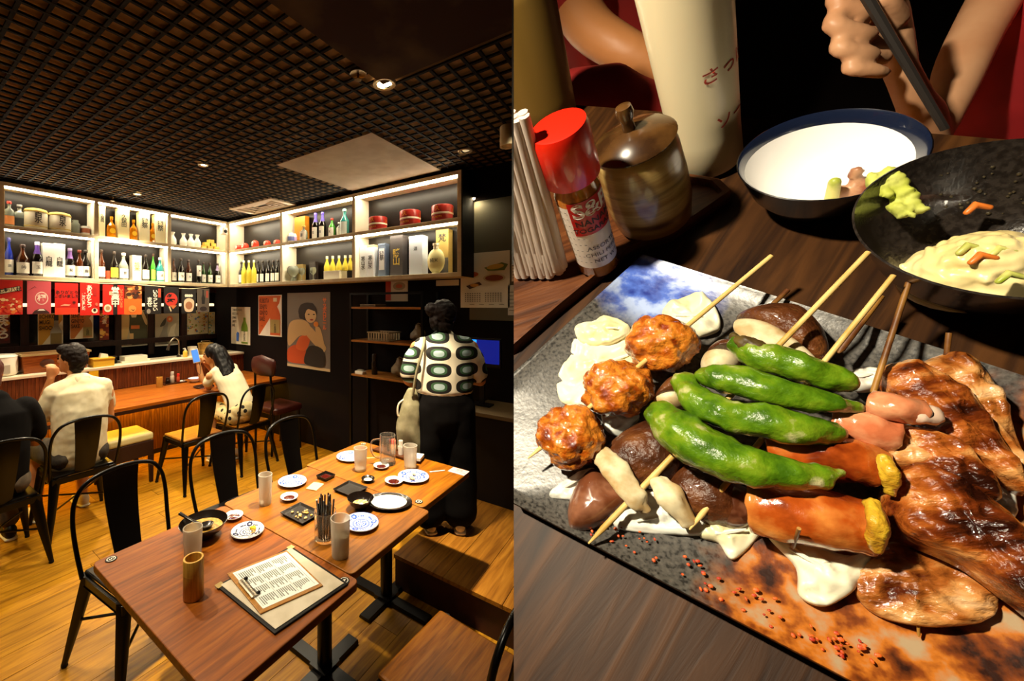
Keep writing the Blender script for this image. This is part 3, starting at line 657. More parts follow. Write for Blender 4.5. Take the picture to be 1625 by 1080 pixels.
chW = make_chair('cafe chair with a wooden seat standing empty at the bar', True)
place(chW, (1.94, 3.73, 0), .04)
c = copy_tree(chW); place(c, (2.46, 3.70, 0), .1, 'cafe chair with a wooden seat under the woman with the phone')
c = copy_tree(chW); place(c, (1.22, .60, 0), -.08, 'cafe chair with a broad wooden seat opposite the menu table')
# upholstered stool, half under the bar
M_cream = mat('cream_vinyl', '#c9bc84', rough=.45)
st = thing('padded_stool', 'square stool with a cream padded seat pushed under the bar', 'stool', (1.50, 4.20, 0))
MB().box((-.19, -.19, .40), (.19, .19, .47)).build('cushion', M_cream, st, bevel=.02, seg=3)
MB().box((-.19, -.19, .26), (.19, .19, .399)).build('apron', mat('stool_brown', '#2a0f06', rough=.5), st, bevel=.004)
for sx in (-1, 1):
    for sy in (-1, 1): MB().hexa([(sx*.172-.014, sy*.172-.014, 0), (sx*.172+.014, sy*.172-.014, 0), (sx*.172+.014, sy*.172+.014, 0), (sx*.172-.014, sy*.172+.014, 0)], [(sx*.17-.02, sy*.17-.02, .26), (sx*.17+.02, sy*.17-.02, .26), (sx*.17+.02, sy*.17+.02, .26), (sx*.17-.02, sy*.17+.02, .26)]).build('leg', MATS['stool_brown'], st)
# brown leather chair back by the wall, behind the woman with the phone
p = onz(412, 566, 1.12)
lc = thing('leather_chair', 'brown tufted leather chair standing against the poster wall', 'chair', (2.96, 3.77, 0), -PI/2)
M_leath = mat('leather', '#3a140c', rough=.35, bump=.3, bs=40)
MB().limb([(-.17, -.2, .98), (0, -.23, 1.0), (.17, -.2, .98)], [(.035, .10), (.035, .12), (.035, .10)], side=(0, 1, 0)).build('backrest', M_leath, lc, smooth=True)
MB().box((-.21, -.2, .45), (.21, .2, .53)).build('seat', M_leath, lc, bevel=.03, seg=3)
for sx in (-1, 1):
    MB().tube([(sx*.15, -.2, 0), (sx*.16, -.19, .45), (sx*.14, -.215, .93)], .014).build('rear_post', M_metal, lc, smooth=True)
    MB().tube([(sx*.18, .18, 0), (sx*.17, .17, .46)], .014).build('leg', M_metal, lc, smooth=True)
for sx in (-.08, .08): MB().tube([(sx-.02, -.192, .95), (sx+.02, -.196, 1.02)], .003, 6).build('stitch', mat('stitch', '#c8b890', rough=.6), lc)
# ---------------- three square tables in a row
M_top = wood('table_top', '#6c3c04', '#8e5408', '#a66a0e', axis=0, sc=1.2, rough=.42)
M_topn = wood('table_top_dark', '#5e2e04', '#7c4006', '#92520a', axis=0, sc=1.2, rough=.42)
def table(x0, x1, y0, y1, label, m, legs):
    t = thing('square_table', label, 'table', ((x0+x1)/2, (y0+y1)/2, 0)); w, d = (x1-x0)/2, (y1-y0)/2
    bm = MB(); r = .022; pts = []
    for cx, cy, a0 in ((w-r, d-r, 0), (-w+r, d-r, PI/2), (-w+r, -d+r, PI), (w-r, -d+r, 1.5*PI)):
        for k in range(5): a = a0+k*PI/8; pts.append((cx+r*math.cos(a), cy+r*math.sin(a)))
    bm.prism(pts, .722, .75); bm.build('tabletop', m, t, bevel=.003)
    MB().box((-w+.06, -d+.06, .67), (w-.06, d-.06, .721)).build('apron', M_black, t)
    MB().tube([(0, 0, .03), (0, 0, .67)], .034, 14).build('pedestal', M_metal, t, smooth=True)
    mm = MB(); mm.hexa([(-.2, -.035, .004), (.2, -.035, .004), (.2, .035, .004), (-.2, .035, .004)], [(-.2, -.03, .02), (.2, -.03, .02), (.2, .03, .02), (-.2, .03, .02)]); mm.hexa([(-.035, -.28, .004), (.035, -.28, .004), (.035, .28, .004), (-.035, .28, .004)], [(-.03, -.28, .022), (.03, -.28, .022), (.03, .28, .022), (-.03, .28, .022)]); mm.box((-.05, -.05, .01), (.05, .05, .035)); mm.build('base_cross', M_metal, t)
    def number(px, py, s):
        bd = MB().lathe([(.019, .7505), (.019, .7525), (.016, .753), (0, .753)], 24, c=(px, py, 0)).build('number_badge', M_black, t, smooth=True)
        MB().disc((px, py, .7533), .0145, r0=.012).build('badge_ring', mat('badge_white', '#efe8d8', rough=.5), bd)
        text(s, .02, MATS['badge_white'], bd, Matrix.Translation((px, py, .7534)) @ Matrix.Rotation(-PI/2, 4, 'Z'), bold=.02)
    return t, number, w, d
tn, num, w, d = table(.505, 1.030, .875, 1.705, 'dark brown wooden table carrying the clipboard menu', M_topn, 1)
num(-w+.05, d-.035, '5'); num(w-.035, -d+.04, '6')
tm, num, w, d = table(1.034, 1.572, .915, 1.725, 'wooden table with the chopstick jar between the two others', M_top, 1)
tf, num, w, d = table(1.576, 2.085, .955, 1.755, 'orange lit wooden table at the row end by the standing woman', M_top, 1)
num(-w+.035, -d+.045, '4'); num(w-.04, d-.05, '4')
ZT_ = .7502
# ---------------- raised platform with planks
M_plat = wood('platform_oak', '#6e4210', '#925e1a', '#aa7426', axis=0, sc=1, rough=.4)
pf = sbuild(MB().box((1.94, -2, -.01), (AW, 1.37, .178)), 'platform_floor', mat('riser', '#3a120a', rough=.6, var='#2a0c06', vs=9))
yy = 1.375
for i in range(14):
    y1 = yy-.165; MB().box((1.93, y1+.0015, .179), (AW-.003, yy-.0015, .2)).build('plank', M_plat, pf); yy = y1
# ================================================================ ON THE TABLES
M_porc = mat('porcelain', '#e9e9e6', rough=.2, coat=.4); M_bluei = mat('blue_glaze', '#3560d8', rough=.25, coat=.3); M_dblue = mat('dark_glaze', '#1c2450', rough=.25)
M_blk = mat('black_glaze', '#140d0a', rough=.22, coat=.4); M_sauce = mat('dark_sauce', '#4a120c', rough=.1, coat=.6)
def on_table(x, y): p = onz(x, y, ZT_); return p
def dish(prof, m, p, name, label, cat, seg=32, sx=1, rz=0, group=None, part='body'):
    t = thing(name, label, cat, tuple(p), rz, group); MB().lathe(prof, seg, sx=sx, cap1=False).build(part, m, t, smooth=True); return t
def ring_profile(r, h, base=.5, t=.004, lip=0):
    """outer up, inner down: a shallow plate"""
    return [(r*base*.9, 0), (r*base, .003), (r*.85, h*.62), (r, h), (r*.985, h+.0015), (r*.82, h*.62+t), (r*base, .003+t), (0, .003+t)]
def painted(t, r, h, base=.5, flowers=3, dark=False):
    """blue flower painting on the sloping rim and a medallion in the well"""
    b = M_dblue if dark else M_bluei
    z0 = .0035+.004; m = MB(); m.disc((0, 0, z0+.0006), r*base*.98, r0=r*base*.86).disc((0, 0, z0+.0006), r*base*.3, r0=r*base*.2)
    for k in range(12):
        a = 2*PI*k/12; m.disc((r*base*.55*math.cos(a), r*base*.55*math.sin(a), z0+.0006), r*.06, seg=8)
    m.build('medallion', b, t)
    def zr(q): # height of the inner slope at radius q*r
        za, zb = .0075, h*.62+.004
        return (za+(zb-za)*(q-base)/(.82-base) if q < .82 else zb+(h+.0015-zb)*(q-.82)/.165)+.0012
    for j in range(flowers):
        a0 = 2*PI*j/flowers+.5; m = MB()
        for k in range(7):
            a = 2*PI*k/7; cx = r*.73*math.cos(a0)+r*.13*math.cos(a); cy = r*.73*math.sin(a0)+r*.13*math.sin(a); vs = []
            for q in range(8):
                u = cx+r*.066*math.cos(q*PI/4); v = cy+r*.066*math.sin(q*PI/4); vs.append((u, v, zr(math.hypot(u, v)/r)))
            m.poly(vs)
        for s in (-1, 1):
            for k in (.26, .38, .48):
                a = a0+s*k*1.6; cx, cy = r*(.68+.12*(k-.3))*math.cos(a), r*(.68+.12*(k-.3))*math.sin(a); vs = []
                for q in range(6):
                    u = cx+r*.07*math.cos(q*PI/3); v = cy+r*.05*math.sin(q*PI/3); vs.append((u, v, zr(math.hypot(u, v)/r)))
                m.poly(vs)
        m.build('flower', b, t)
    m = MB(); n = 40
    m.add([(r*.965*math.cos(2*PI*k/n), r*.965*math.sin(2*PI*k/n), zr(.965)) for k in range(n)]+[(r*.985*math.cos(2*PI*k/n), r*.985*math.sin(2*PI*k/n), h+.002) for k in range(n)], [(k, (k+1)%n, n+(k+1)%n, n+k) for k in range(n)])
    m.build('rim_line', b, t)
def blue_plate(x, y, r, label, rz=0, dark=False, h=.016):
    p = on_table(x, y); t = dish(ring_profile(r, h), M_porc, p, 'blue_flower_plate', label, 'plate', 40, rz=rz); painted(t, r, h, dark=dark); return t, p
def sauce_dish(x, y, r, label, sauce=M_sauce, body=M_porc, h=.016):
    p = on_table(x, y); t = dish(ring_profile(r, h, .45, .003), body, p, 'sauce_dish', label, 'dish', 28)
    m = MB(); n = 24
    for k in range(10):
        a = 2*PI*k/10; q = .84; m.disc((r*q*math.cos(a), r*q*math.sin(a), h*.62+.0065), r*.06, seg=6)
    if body is M_porc: m.build('rim_dots', M_bluei, t)
    if sauce: MB().lathe([(r*.62, .009), (r*.3, .0095), (0, .0095)], 20, cap0=False).build('sauce', sauce, t, smooth=True)
    return t
t, p = blue_plate(393, 846, .066, 'blue flowered plate with a dab of mustard beside the ramen bowl', .3, True)
m = MB(); 
for k in range(9): m.ball((.026+random.uniform(-.008, .008), -.008+random.uniform(-.012, .012), .013), random.uniform(.004, .008), 8)
remeshed(m, 'mustard', mat('mustard', '#d8c020', rough=.6), t, .0025, 2)
m = MB()
for k in range(6): a = random.uniform(0, 3); q = V((-.002+.006*k, -.026+.003*k, .011)); m.limb([q-V((math.cos(a), math.sin(a), 0))*.008, q+V((math.cos(a), math.sin(a), 0))*.008], [.0025, .002], 6)
remeshed(m, 'food_scraps', mat('scraps', '#b88a38', rough=.6), t, .002, 1)
sauce_dish(371, 822, .04, 'small flowered dish of dark sauce against the ramen bowl')
blue_plate(464, 767, .074, 'blue flowered plate at the edge of the middle table', .1)
sauce_dish(459, 792, .042, 'small flowered sauce dish beside the frosted glass of the middle table')
blue_plate(573, 833, .075, 'blue flowered plate behind the half full glass', .8)
blue_plate(556, 727, .085, 'blue flowered plate behind the glass on the end table', .2)
t, p = blue_plate(656, 759, .084, 'blue flowered plate with leftovers beside the frosted glass', 1.1)
remeshed(MB().ball((-.02, .02, .016), (.022, .012, .006)).ball((.02, -.015, .014), (.014, .01, .004)), 'leftovers', mat('egg_scraps', '#d8c088', rough=.6), t, .003, 2)
sauce_dish(605, 742, .045, 'small flowered dish of red sauce in front of the beer mug')
sauce_dish(625, 766, .048, 'small flowered dish of dark sauce beside the leftovers plate')
sauce_dish(584, 763, .036, 'small black dish with white crumbs beside the grill plate', mat('crumbs', '#e4dcc8', rough=.8, bump=.6, bs=300), M_blk)
# white oval plate with a black rim
p = on_table(617, 799); t = dish(ring_profile(.098, .014, .6), M_blk, p, 'oval_plate', 'white oval plate with a black rim at the table corner', 'plate', 40, sx=1, rz=-.9)
t.scale = (1.12, .86, 1); MB().lathe([(.087, .0135), (.06, .0085), (0, .0085)], 36, cap0=False).build('white_glaze', mat('white_glaze', '#f2f0ea', rough=.25), t, smooth=True)
# brown bowl, ramen bowl with spoon
def bowl_prof(r, h, t=.004): return [(r*.42, 0), (r*.45, .006), (r*.8, h*.5), (r, h), (r*.97, h+.001), (r*.76, h*.5+t*.7), (r*.4, .012), (0, .011)]
p = on_table(572, 806); t = dish(bowl_prof(.062, .05), M_blk, p, 'black_bowl', 'small black bowl with golden dregs beside the oval plate', 'bowl')
MB().lathe([(.036, .023), (0, .022)], 20, cap0=False).build('dregs', mat('dregs', '#a0742a', rough=.3, var='#e0c890', vs=120, bump=.5, bs=200), t)
p = on_table(323, 850); t = dish(bowl_prof(.092, .06), M_blk, p, 'ramen_bowl', 'black ramen bowl with yellow broth left and a spoon in it', 'bowl', 40)
MB().lathe([(.076, .0365), (.074, .036), (0, .0355)], 36, cap0=False).build('broth', mat('broth', '#a87c2c', rough=.3, var=['#c8a050', '#8a641e'], vs=45, stretch=(1, 1, 1)), t, smooth=True)
MB().lathe([(.089, .059), (.077, .038)], 36, cap0=False, cap1=False).build('glaze_lining', mat('glaze_tan', '#8a682c', rough=.3), t, smooth=True)
sp = thing('soup_spoon', 'black soup spoon lying in the ramen bowl', 'spoon', tuple(p+V((0, 0, .040))), -.3)
m = MB(); m.limb([(-.012, .0, .012), (-.045, .035, .026), (-.075, .07, .043)], [(.004, .008), (.004, .007), (.006, .009)], 10); m.build('handle', M_blk, sp, smooth=True)
MB().lathe([(.006, -.004), (.02, .002), (.024, .012), (.022, .012), (.012, .003), (0, .002)], 18, c=(.008, -.012, 0), sx=1.2).build('spoon_bowl', M_blk, sp, smooth=True)
MB().ball((.002, -.05, -.002), .0045, 8).build('red_pepper_bit', mat('red_bit', '#d83a18', rough=.4), t) if False else None
# black square plates
M_slate = mat('slate_glaze', '#1a1410', rough=.3, bump=.6, bs=70, stretch=(1, 5, 1))
def square_plate(x, y, w, d, label, rz, crumbs=0, h=.014):
    p = on_table(x, y); t = thing('grill_plate', label, 'plate', tuple(p), rz)
    b4 = lambda s, z: [(-w/2*s, -d/2*s, z), (w/2*s, -d/2*s, z), (w/2*s, d/2*s, z), (-w/2*s, d/2*s, z)]
    m = MB(); lay = [b4(.84, 0), b4(1, h), b4(.955, h+.001), b4(.82, .005)]; vs = sum(lay, []); fs = [(3, 2, 1, 0), (12, 13, 14, 15)]
    for i in range(3):
        for k in range(4): fs.append((i*4+k, i*4+(k+1)%4, i*4+4+(k+1)%4, i*4+4+k))
    m.add(vs, fs).build('body', M_slate, t, bevel=.002)
    if crumbs:
        rr = random.Random(crumbs); m = MB()
        for k in range(crumbs): m.ball((rr.uniform(-.3, .3)*w, rr.uniform(-.33, .33)*d, .009), (rr.uniform(.003, .010), rr.uniform(.003, .008), .005), 8)
        remeshed(m, 'food_scraps', mat('cream_scraps', '#e0c890', rough=.6, var='#c09038', vs=60), t, .0025, 1)
    return t
square_plate(478, 817, .12, .15, 'black rectangular plate with creamy food scraps beside the chopstick jar', .0, 16)
square_plate(556, 778, .125, .13, 'empty black ridged plate behind the chopstick jar', .0)
t = square_plate(517, 758, .075, .075, 'small black square dish of dark sauce at the table seam', .0, h=.018)
MB().box((-.024, -.024, .0055), (.024, .024, .009)).build('sauce', M_sauce, t)
p = on_table(500, 772); o = MB().box((-.04, -.03, 0), (.04, .03, .004)).build('paper_napkin', mat('napkin', '#d8c890', rough=.8)); o.location = p+V((-.0, -.0, .0)); o.rotation_euler = (0, 0, .3); tag(o, 'folded cream paper napkin by the small sauce square', 'napkin')
# glasses
M_frost = mat('frosted_glass', '#f2ede2', rough=.4, trans=.6, ior=1.12); M_clearg = mat('clear_glass', '#f4f2ea', rough=.04, trans=.95, ior=1.25)
M_water = mat('iced_water', '#c8bfa8', rough=.15, trans=.7, ior=1.2)
def tumbler(x, y, hpx, r, label, water=0, m=None):
    p = on_table(x, y); D = dep(p); h = hpx*D/FPX; t = thing('glass_tumbler', label, 'glass', tuple(p))
    MB().lathe([(r*.82, 0), (r*.86, .004), (r, h), (r*.93, h), (r*.79, .012), (0, .012)], 28, cap1=False).build('wall', m or M_frost, t, smooth=True)
    MB().lathe([(r*.80, .001), (r*.80, .0105), (0, .0105)], 24).build('thick_base', mat('ice_base', '#efe8d8', rough=.2, trans=.5, ior=1.2), t, smooth=True)
    if water: MB().lathe([(r*.775, .0125), (r*(.79+.14*water)*.985, h*water), (0, h*water)], 24).build('water', M_water, t, smooth=True)
    return t
tumbler(421, 799, 47, .032, 'empty frosted tumbler at the edge of the middle table')
tumbler(306, 888, 52, .0335, 'empty frosted tumbler in front of the ramen bowl')
tumbler(540, 881, 60, .037, 'frosted tumbler half full of iced water beside the chopstick jar', .55)
tumbler(572, 746, 36, .038, 'frosted tumbler in front of the back blue plate')
tumbler(651, 742, 36, .04, 'frosted tumbler behind the leftovers plate')
# bamboo cup
p = on_table(307, 946); D = dep(p); h = 62*D/FPX
t = thing('bamboo_cup', 'tall light bamboo cup beside the clipboard menu', 'cup', tuple(p)); r = .031
M_bam = mat('bamboo', '#d6a848', rough=.45, var='#c09238', vs=30, stretch=(6, 6, .6))
MB().lathe([(r*.94, 0), (r, .004), (r, h*.98), (r*.97, h), (r*.8, h), (r*.78, h*.97), (r*.76, .02), (0, .02)], 32, cap1=False).build('body', M_bam, t, smooth=True)
MB().lathe([(r*1.005, h*.62), (r*1.02, h*.63), (r*1.005, h*.64)], 32, cap0=False, cap1=False).build('node_ring', M_bam, t, smooth=True)
# jar of black chopsticks
p = on_table(516, 855); t = thing('chopstick_jar', 'clear glass jar crammed with black chopsticks', 'jar', tuple(p)); r = .043; h = .115
MB().lathe([(r*.9, 0), (r, .006), (r, h*.93), (r*1.04, h*.95), (r*1.02, h), (r*.95, h*.98), (r*.93, .012), (0, .012)], 32, cap1=False).build('glass_wall', M_clearg, t, smooth=True)
rr = random.Random(11)
for k in range(15):
    a = 2*PI*k/15; q = .5+.3*(k % 2); lean = rr.uniform(-.008, .008)
    o = MB().tube([(r*.55*math.cos(a), r*.55*math.sin(a), .014), (r*q*math.cos(a)+lean, r*q*math.sin(a)+lean, .15+rr.random()*.03)], [.0032, .0038], 6).build('chopstick', M_blk); o.location = p
    tag(o, 'black chopstick standing in the clear glass jar', 'chopstick', 'chopsticks in the jar')
# beer mug
p = on_table(615, 735); D = dep(p); h = 46*D/FPX; r = .048; t = thing('beer_mug', 'empty clear glass beer mug on the end table', 'mug', tuple(p))
MB().lathe([(r*.95, 0), (r, .006), (r*.97, h), (r*.88, h), (r*.85, .022), (0, .02)], 14, cap1=False).build('body', M_clearg, t, smooth=20)
MB().tube(crom([(-r*.9*.7, r*.9*.7, h*.85), (-r*.7-.03, r*.7+.03, h*.8), (-r*.7-.035, r*.7+.035, h*.5), (-r*.7-.02, r*.7+.02, h*.27), (-r*.66, r*.66, h*.22)], 5), .006, 8).build('handle', M_clearg, t, smooth=True)
# condiment tray at the table end
p = on_table(668, 722); M_tray = mat('tray_wood', '#4a250c', rough=.4)
t = thing('condiment_tray', 'narrow brown wooden tray at the end of the table row', 'tray', (2.03, 1.42, ZT_))
MB().box((-.045, -.17, 0), (.045, .17, .008)).build('base', M_tray, t, bevel=.003)
for s in (-1, 1): MB().box((s*.045-.004, -.17, .0081), (s*.045+.004, .17, .016)).build('lip', M_tray, t)
def tiny_bottle(p, h, r, color, cap, name, label, cat='bottle', group=None):
    t = thing(name, label, cat, tuple(p)); MB().lathe([(r*.9, 0), (r, .003), (r, h*.6), (r*.7, h*.7), (r*.6, h*.72)], 16).build('body', mat('body_'+color, color, rough=.3), t, smooth=True)
    MB().lathe([(r*.8, h*.66), (r*.82, h*.68), (r*.82, h*.97), (r*.7, h), (0, h)], 16).build('cap', mat('cap_'+cap, cap, rough=.35), t, smooth=True); return t
ztr = ZT_+.0085
tiny_bottle((2.02, 1.44, ztr), .085, .018, '#d8a070', '#d82a18', 'spice_bottle', 'red capped spice bottle on the narrow condiment tray')
tiny_bottle((2.04, 1.485, ztr), .07, .018, '#2a1408', '#1a0d06', 'soy_bottle', 'dark soy bottle behind the beer mug')
t = thing('toothpick_holder', 'white bundle of wrapped toothpicks behind the red capped spice bottle', 'holder', (2.035, 1.395, ztr))
MB().lathe([(.016, 0), (.018, .05), (.016, .05), (.015, .004), (0, .004)], 14, cap1=False).build('cup', mat('white_cup', '#efeae0', rough=.4), t, smooth=True)
for k in range(8): a = k*PI/4; MB().tube([(.006*math.cos(a), .006*math.sin(a), .006), (.011*math.cos(a), .011*math.sin(a), .085)], .0035, 6).build('toothpick', MATS['white_cup'], t)
t = thing('napkin_stack', 'stack of white paper napkins on the tray end', 'napkins', (2.02, 1.275, ZT_+.0165), .25)
for k in range(3): MB().box((-.04, -.04, k*.006), (.04, .04, k*.006+.0055)).build('napkin', MATS['white_cup'], t, bevel=.001)
q = on_table(694, 748); o = MB().box((-.004, -.045, 0), (.004, .045, .004)).build('chopstick_wrapper', MATS['white_cup']); o.location = q; o.rotation_euler = (0, 0, .9); tag(o, 'torn white chopstick wrapper beside the napkins', 'wrapper')
q = on_table(507, 727); q = on_table(587, 727); o = MB().box((-.003, -.04, 0), (.003, .04, .004)).build('chopstick_wrapper', MATS['napkin']); o.location = q; o.rotation_euler = (0, 0, .9); tag(o, 'cream chopstick wrapper beside the beer mug', 'wrapper')
q = on_table(731, 748); t = thing('reserved_card', 'pink and white plastic notice at the table corner', 'card', (q.x-.005, q.y+.01, ZT_), 0)
MB().box((-.035, -.05, 0), (.035, .05, .0015)).build('card', mat('pink_card', '#e8c0c0', rough=.35), t)
for k, s in enumerate(('禁煙', 'NO SMOKING')): text(s, .014 if k else .02, ink('#c04050'), t, Matrix.Translation((.012-.022*k, 0, .0018)) @ Matrix.Rotation(-PI/2, 4, 'Z'))
# ---------------- menu folder and clipboard
fc = [onz(*q, ZT_) for q in ((343, 931), (462, 868), (553, 928), (436, 1008))]
def quad_thing(pts, z0, z1, inset=0):
    c = sum(pts, V())/4; q = [c+(p-c)*(1-inset) for p in pts]; return c, [(p.x, p.y) for p in q]
c0 = sum(fc, V())/4
t = thing('menu_folder', 'open grey menu folder with black edges lying on the table', 'menu', (c0.x, c0.y, ZT_))
pl = lambda pts, k: [((p.x-c0.x)*k, (p.y-c0.y)*k) for p in pts]
MB().prism(pl(fc, 1), 0, .006).build('cover', M_black, t, bevel=.002)
MB().prism(pl(fc, .93), .0061, .0075).build('page', mat('grey_page', '#cfc4ae', rough=.35, var='#c0b49c', vs=14), t)
for k, (x, y) in enumerate(((343, 931), (462, 868))):
    q = onz(x, y, ZT_); MB().box((-.012, -.012, .0055), (.012, .012, .0072)).build('metal_corner', mat('gold_corner', '#c0a468', rough=.3, metal=.7), t).location = ((q.x-c0.x)*.95, (q.y-c0.y)*.95, 0)
t = None
cc = [onz(*q, ZT_+.012) for q in ((360, 909), (455, 872), (513, 928), (413, 973))]
c1 = sum(cc, V())/4; pl1 = lambda pts, k: [((p.x-c1.x)*k, (p.y-c1.y)*k) for p in pts]
t = thing('clipboard', 'wooden clipboard with a printed order sheet on the grey menu', 'clipboard', (c1.x, c1.y, ZT_+.0078))
MB().prism(pl1(cc, 1), 0, .004).build('board', wood('clip_wood', '#8a5a20', '#a97430', '#bd8a44', axis=0, sc=3), t, bevel=.0015)
sh = MB().prism([(x*1.0+.004, y*1.0) for x, y in pl1(cc, .9)], .0041, .0047).build('order_sheet', mat('sheet', '#eef0ec', rough=.6), t)
a, b, cq, dq = [V((x, y, 0)) for x, y in pl1(cc, .88)]
m = MB()
def bil(u, v): return (a*(1-u)+b*u)*(1-v)+(dq*(1-u)+cq*u)*v+V((.004, 0, .0049))
rr = random.Random(5)
for col in range(4):
    for row in range(26):
        if row in (8, 17): continue
        u0 = .05+row*.034; v0 = .06+col*.235; L = rr.uniform(.1, .2); m.poly([bil(u0, v0), bil(u0+.02, v0), bil(u0+.02, v0+L), bil(u0, v0+L)])
for u in (.02, .33, .64, .95): m.poly([bil(u, .03), bil(u+.006, .03), bil(u+.006, .97), bil(u, .97)])
m.build('printed_lines', ink('#7a807c'), t, clean=False)
mid = (a+dq)/2; dirn = (dq-a).normalized()
cl = MB().tube([mid-dirn*.05+V((.006, 0, .008)), mid+dirn*.05+V((.006, 0, .008))], [(.004, .012)]*2, 10).build('clip', mat('steel', '#9a9080', rough=.25, metal=.9), t, smooth=True)
for s in (-1, 1): MB().ball(tuple(mid+dirn*.045*s+V((.02, 0, .009))), (.009, .006, .005), 10).build('clip_end', M_black, cl, smooth=True)
# ================================================================ POSTERS, BANNERS, KITCHEN THINGS
class Sheet:
    """a flat print: u runs across 0..1, v runs up 0..1; later layers lie a hair in front"""
    def __init__(s, name, label, cat, wall, x0, y0, x1, y1, paper, group=None, off=.004, thick=.003):
        s.wall = wall
        if wall == 'back': a = onb((x0+x1)/2, y0, BW-off); b = onb((x0+x1)/2, y1, BW-off); l = onb(x0, y0, BW-off).x; r = onb(x1, y0, BW-off).x; s.w = r-l; c = V(((l+r)/2, BW-off, b.z)); s.ax = (V((1, 0, 0)), V((0, -1, 0)))
        elif wall == 'front': f = BS-off; a = onb((x0+x1)/2, y0, f); b = onb((x0+x1)/2, y1, f); l = onb(x0, y0, f).x; r = onb(x1, y0, f).x; s.w = r-l; c = V(((l+r)/2, f, b.z)); s.ax = (V((1, 0, 0)), V((0, -1, 0)))
        else: f = AW-off; a = ona((x0+x1)/2, y0, f); b = ona((x0+x1)/2, y1, f); l = ona(x0, y0, f).y; r = ona(x1, y0, f).y; s.w = l-r; c = V((f, (l+r)/2, b.z)); s.ax = (V((0, -1, 0)), V((-1, 0, 0)))
        s.h = a.z-b.z; s.k = 1
        s.t = thing(name, label, cat, M=frame(s.ax[0], (0, 0, 1), s.ax[1], c), group=group)
        m = MB().box((-s.w/2, 0, -thick), (s.w/2, s.h, 0)); m.build('sheet', mat('sheet_'+paper, paper, rough=.55), s.t)
    def P(s, u, v): return ((u-.5)*s.w, v*s.h, .0006*s.k)
    def poly(s, pts, color, name='print', smooth=False):
        if smooth: pts = [(p.x, p.y) for p in crom([(a, b, 0) for a, b in pts], 5, True)]
        MB().poly([s.P(u, v) for u, v in pts]).build(name, ink(color), s.t, clean=False); s.k += 1; return s
    def ell(s, u, v, ru, rv, color, name='print', rot=0):
        pts = []
        for k in range(24):
            a = 2*PI*k/24; x, y = ru*s.w*math.cos(a), rv*s.h*math.sin(a); X = x*math.cos(rot)-y*math.sin(rot); Y = x*math.sin(rot)+y*math.cos(rot); pts.append((u+X/s.w, v+Y/s.h))
        return s.poly(pts, color, name)
    def rect(s, u0, v0, u1, v1, color, name='print'): return s.poly([(u0, v0), (u1, v0), (u1, v1), (u0, v1)], color, name)
    def text(s, t, u, v, size, color, vertical=False, bold=.012, align='CENTER', sx=1, rot=0):
        x, y, z = s.P(u, v); text(t, size*s.h, ink(color), s.t, Matrix.Translation((x, y, z)) @ Matrix.Rotation(rot, 4, 'Z'), vertical=vertical, bold=bold, align=align, sx=sx); s.k += 1; return s
    def blobs(s, n, u0, v0, u1, v1, cols, r0, r1, seed=1, name='print'):
        rr = random.Random(seed); by = {}
        for i in range(n):
            by.setdefault(i % len(cols), []).append((rr.uniform(u0, u1), rr.uniform(v0, v1), rr.uniform(r0, r1), rr.uniform(.5, 1)))
        for c, items in by.items():
            m = MB()
            for j, (u, v, r, q) in enumerate(items):
                rr2 = r*s.h; x, y, z = s.P(min(max(u, r*s.h/s.w), 1-r*s.h/s.w), min(max(v, r), 1-r)); m.add([(x+rr2*math.cos(k*PI/4), y+rr2*q*math.sin(k*PI/4), z+.00002*j) for k in range(8)], [tuple(range(8))])
            m.build(name, ink(cols[c]), s.t, clean=False)['kind'] = 'stuff'; s.k += 1
        return s
def sake_print(s, u, v0, v1, w, glass, paper):
    h = v1-v0
    s.poly([(u-w, v0), (u+w, v0), (u+w, v0+h*.55), (u+w*.75, v0+h*.66), (u+w*.35, v0+h*.78), (u+w*.33, v1), (u-w*.33, v1), (u-w*.35, v0+h*.78), (u-w*.75, v0+h*.66), (u-w, v0+h*.55)], glass, 'printed_bottle')
    s.rect(u-w*.95, v0+h*.06, u+w*.95, v0+h*.42, paper, 'printed_label'); s.rect(u-w*.36, v1-h*.1, u+w*.36, v1, '#d8c8a8', 'printed_cap')
# ---- poster wall
s = Sheet('sake_poster', 'white sake poster with a green bottle behind the woman with the phone', 'poster', 'right', 367, 487, 397, 546, '#d8cdb4')
for i, w in enumerate(('TAMANO HIKARI', 'REIZO SHU', 'JUNMAI', 'GINJYO', 'SAKE')): s.text(w, .06, .92-.105*i, .095, '#2a241c', align='LEFT', sx=.62)
sake_print(s, .72, .03, .8, .17, '#6a8a20', '#e4dcc0'); s.text('玉の光', .72, .22, .1, '#1a1a14', True); s.poly([(.3, .08), (.42, .08), (.44, .3), (.36, .34), (.3, .28)], '#3a62b0')
s = Sheet('sake_poster', 'orange and white sake poster with an orange bottle on the dark wall', 'poster', 'right', 410, 468, 447, 533, '#e4ddd0')
s.poly([(.02, .02), (.02, .98), (.97, .98), (.9, .8), (.06, .02)], '#c85a1e')
for i, w in enumerate(('KUBOTA', 'SENJYU', 'GINJYO', 'SAKE')): s.text(w, .06, .86-.15*i, .15, '#2a0e08', align='LEFT', sx=.62, bold=.02)
s.text('久保田', .16, .24, .03, '#7a2a10')
sake_print(s, .74, .03, .93, .21, '#c4561c', '#a08a50'); s.text('久保田', .74, .19, .085, '#1a140c', True)
s = Sheet('vintage_poster', 'large grey vintage poster of a seated woman in an orange dress', 'poster', 'right', 456, 464, 524, 585, '#7a7068')
s.rect(0, 0, 1, .035, '#c8b088', 'bottom_edge')
SK = '#d0ac78'
s.poly([(.0, .14), (.03, .24), (.22, .30), (.45, .24), (.52, .12), (.42, .06), (.05, .06)], '#c85020', 'skirt', True)
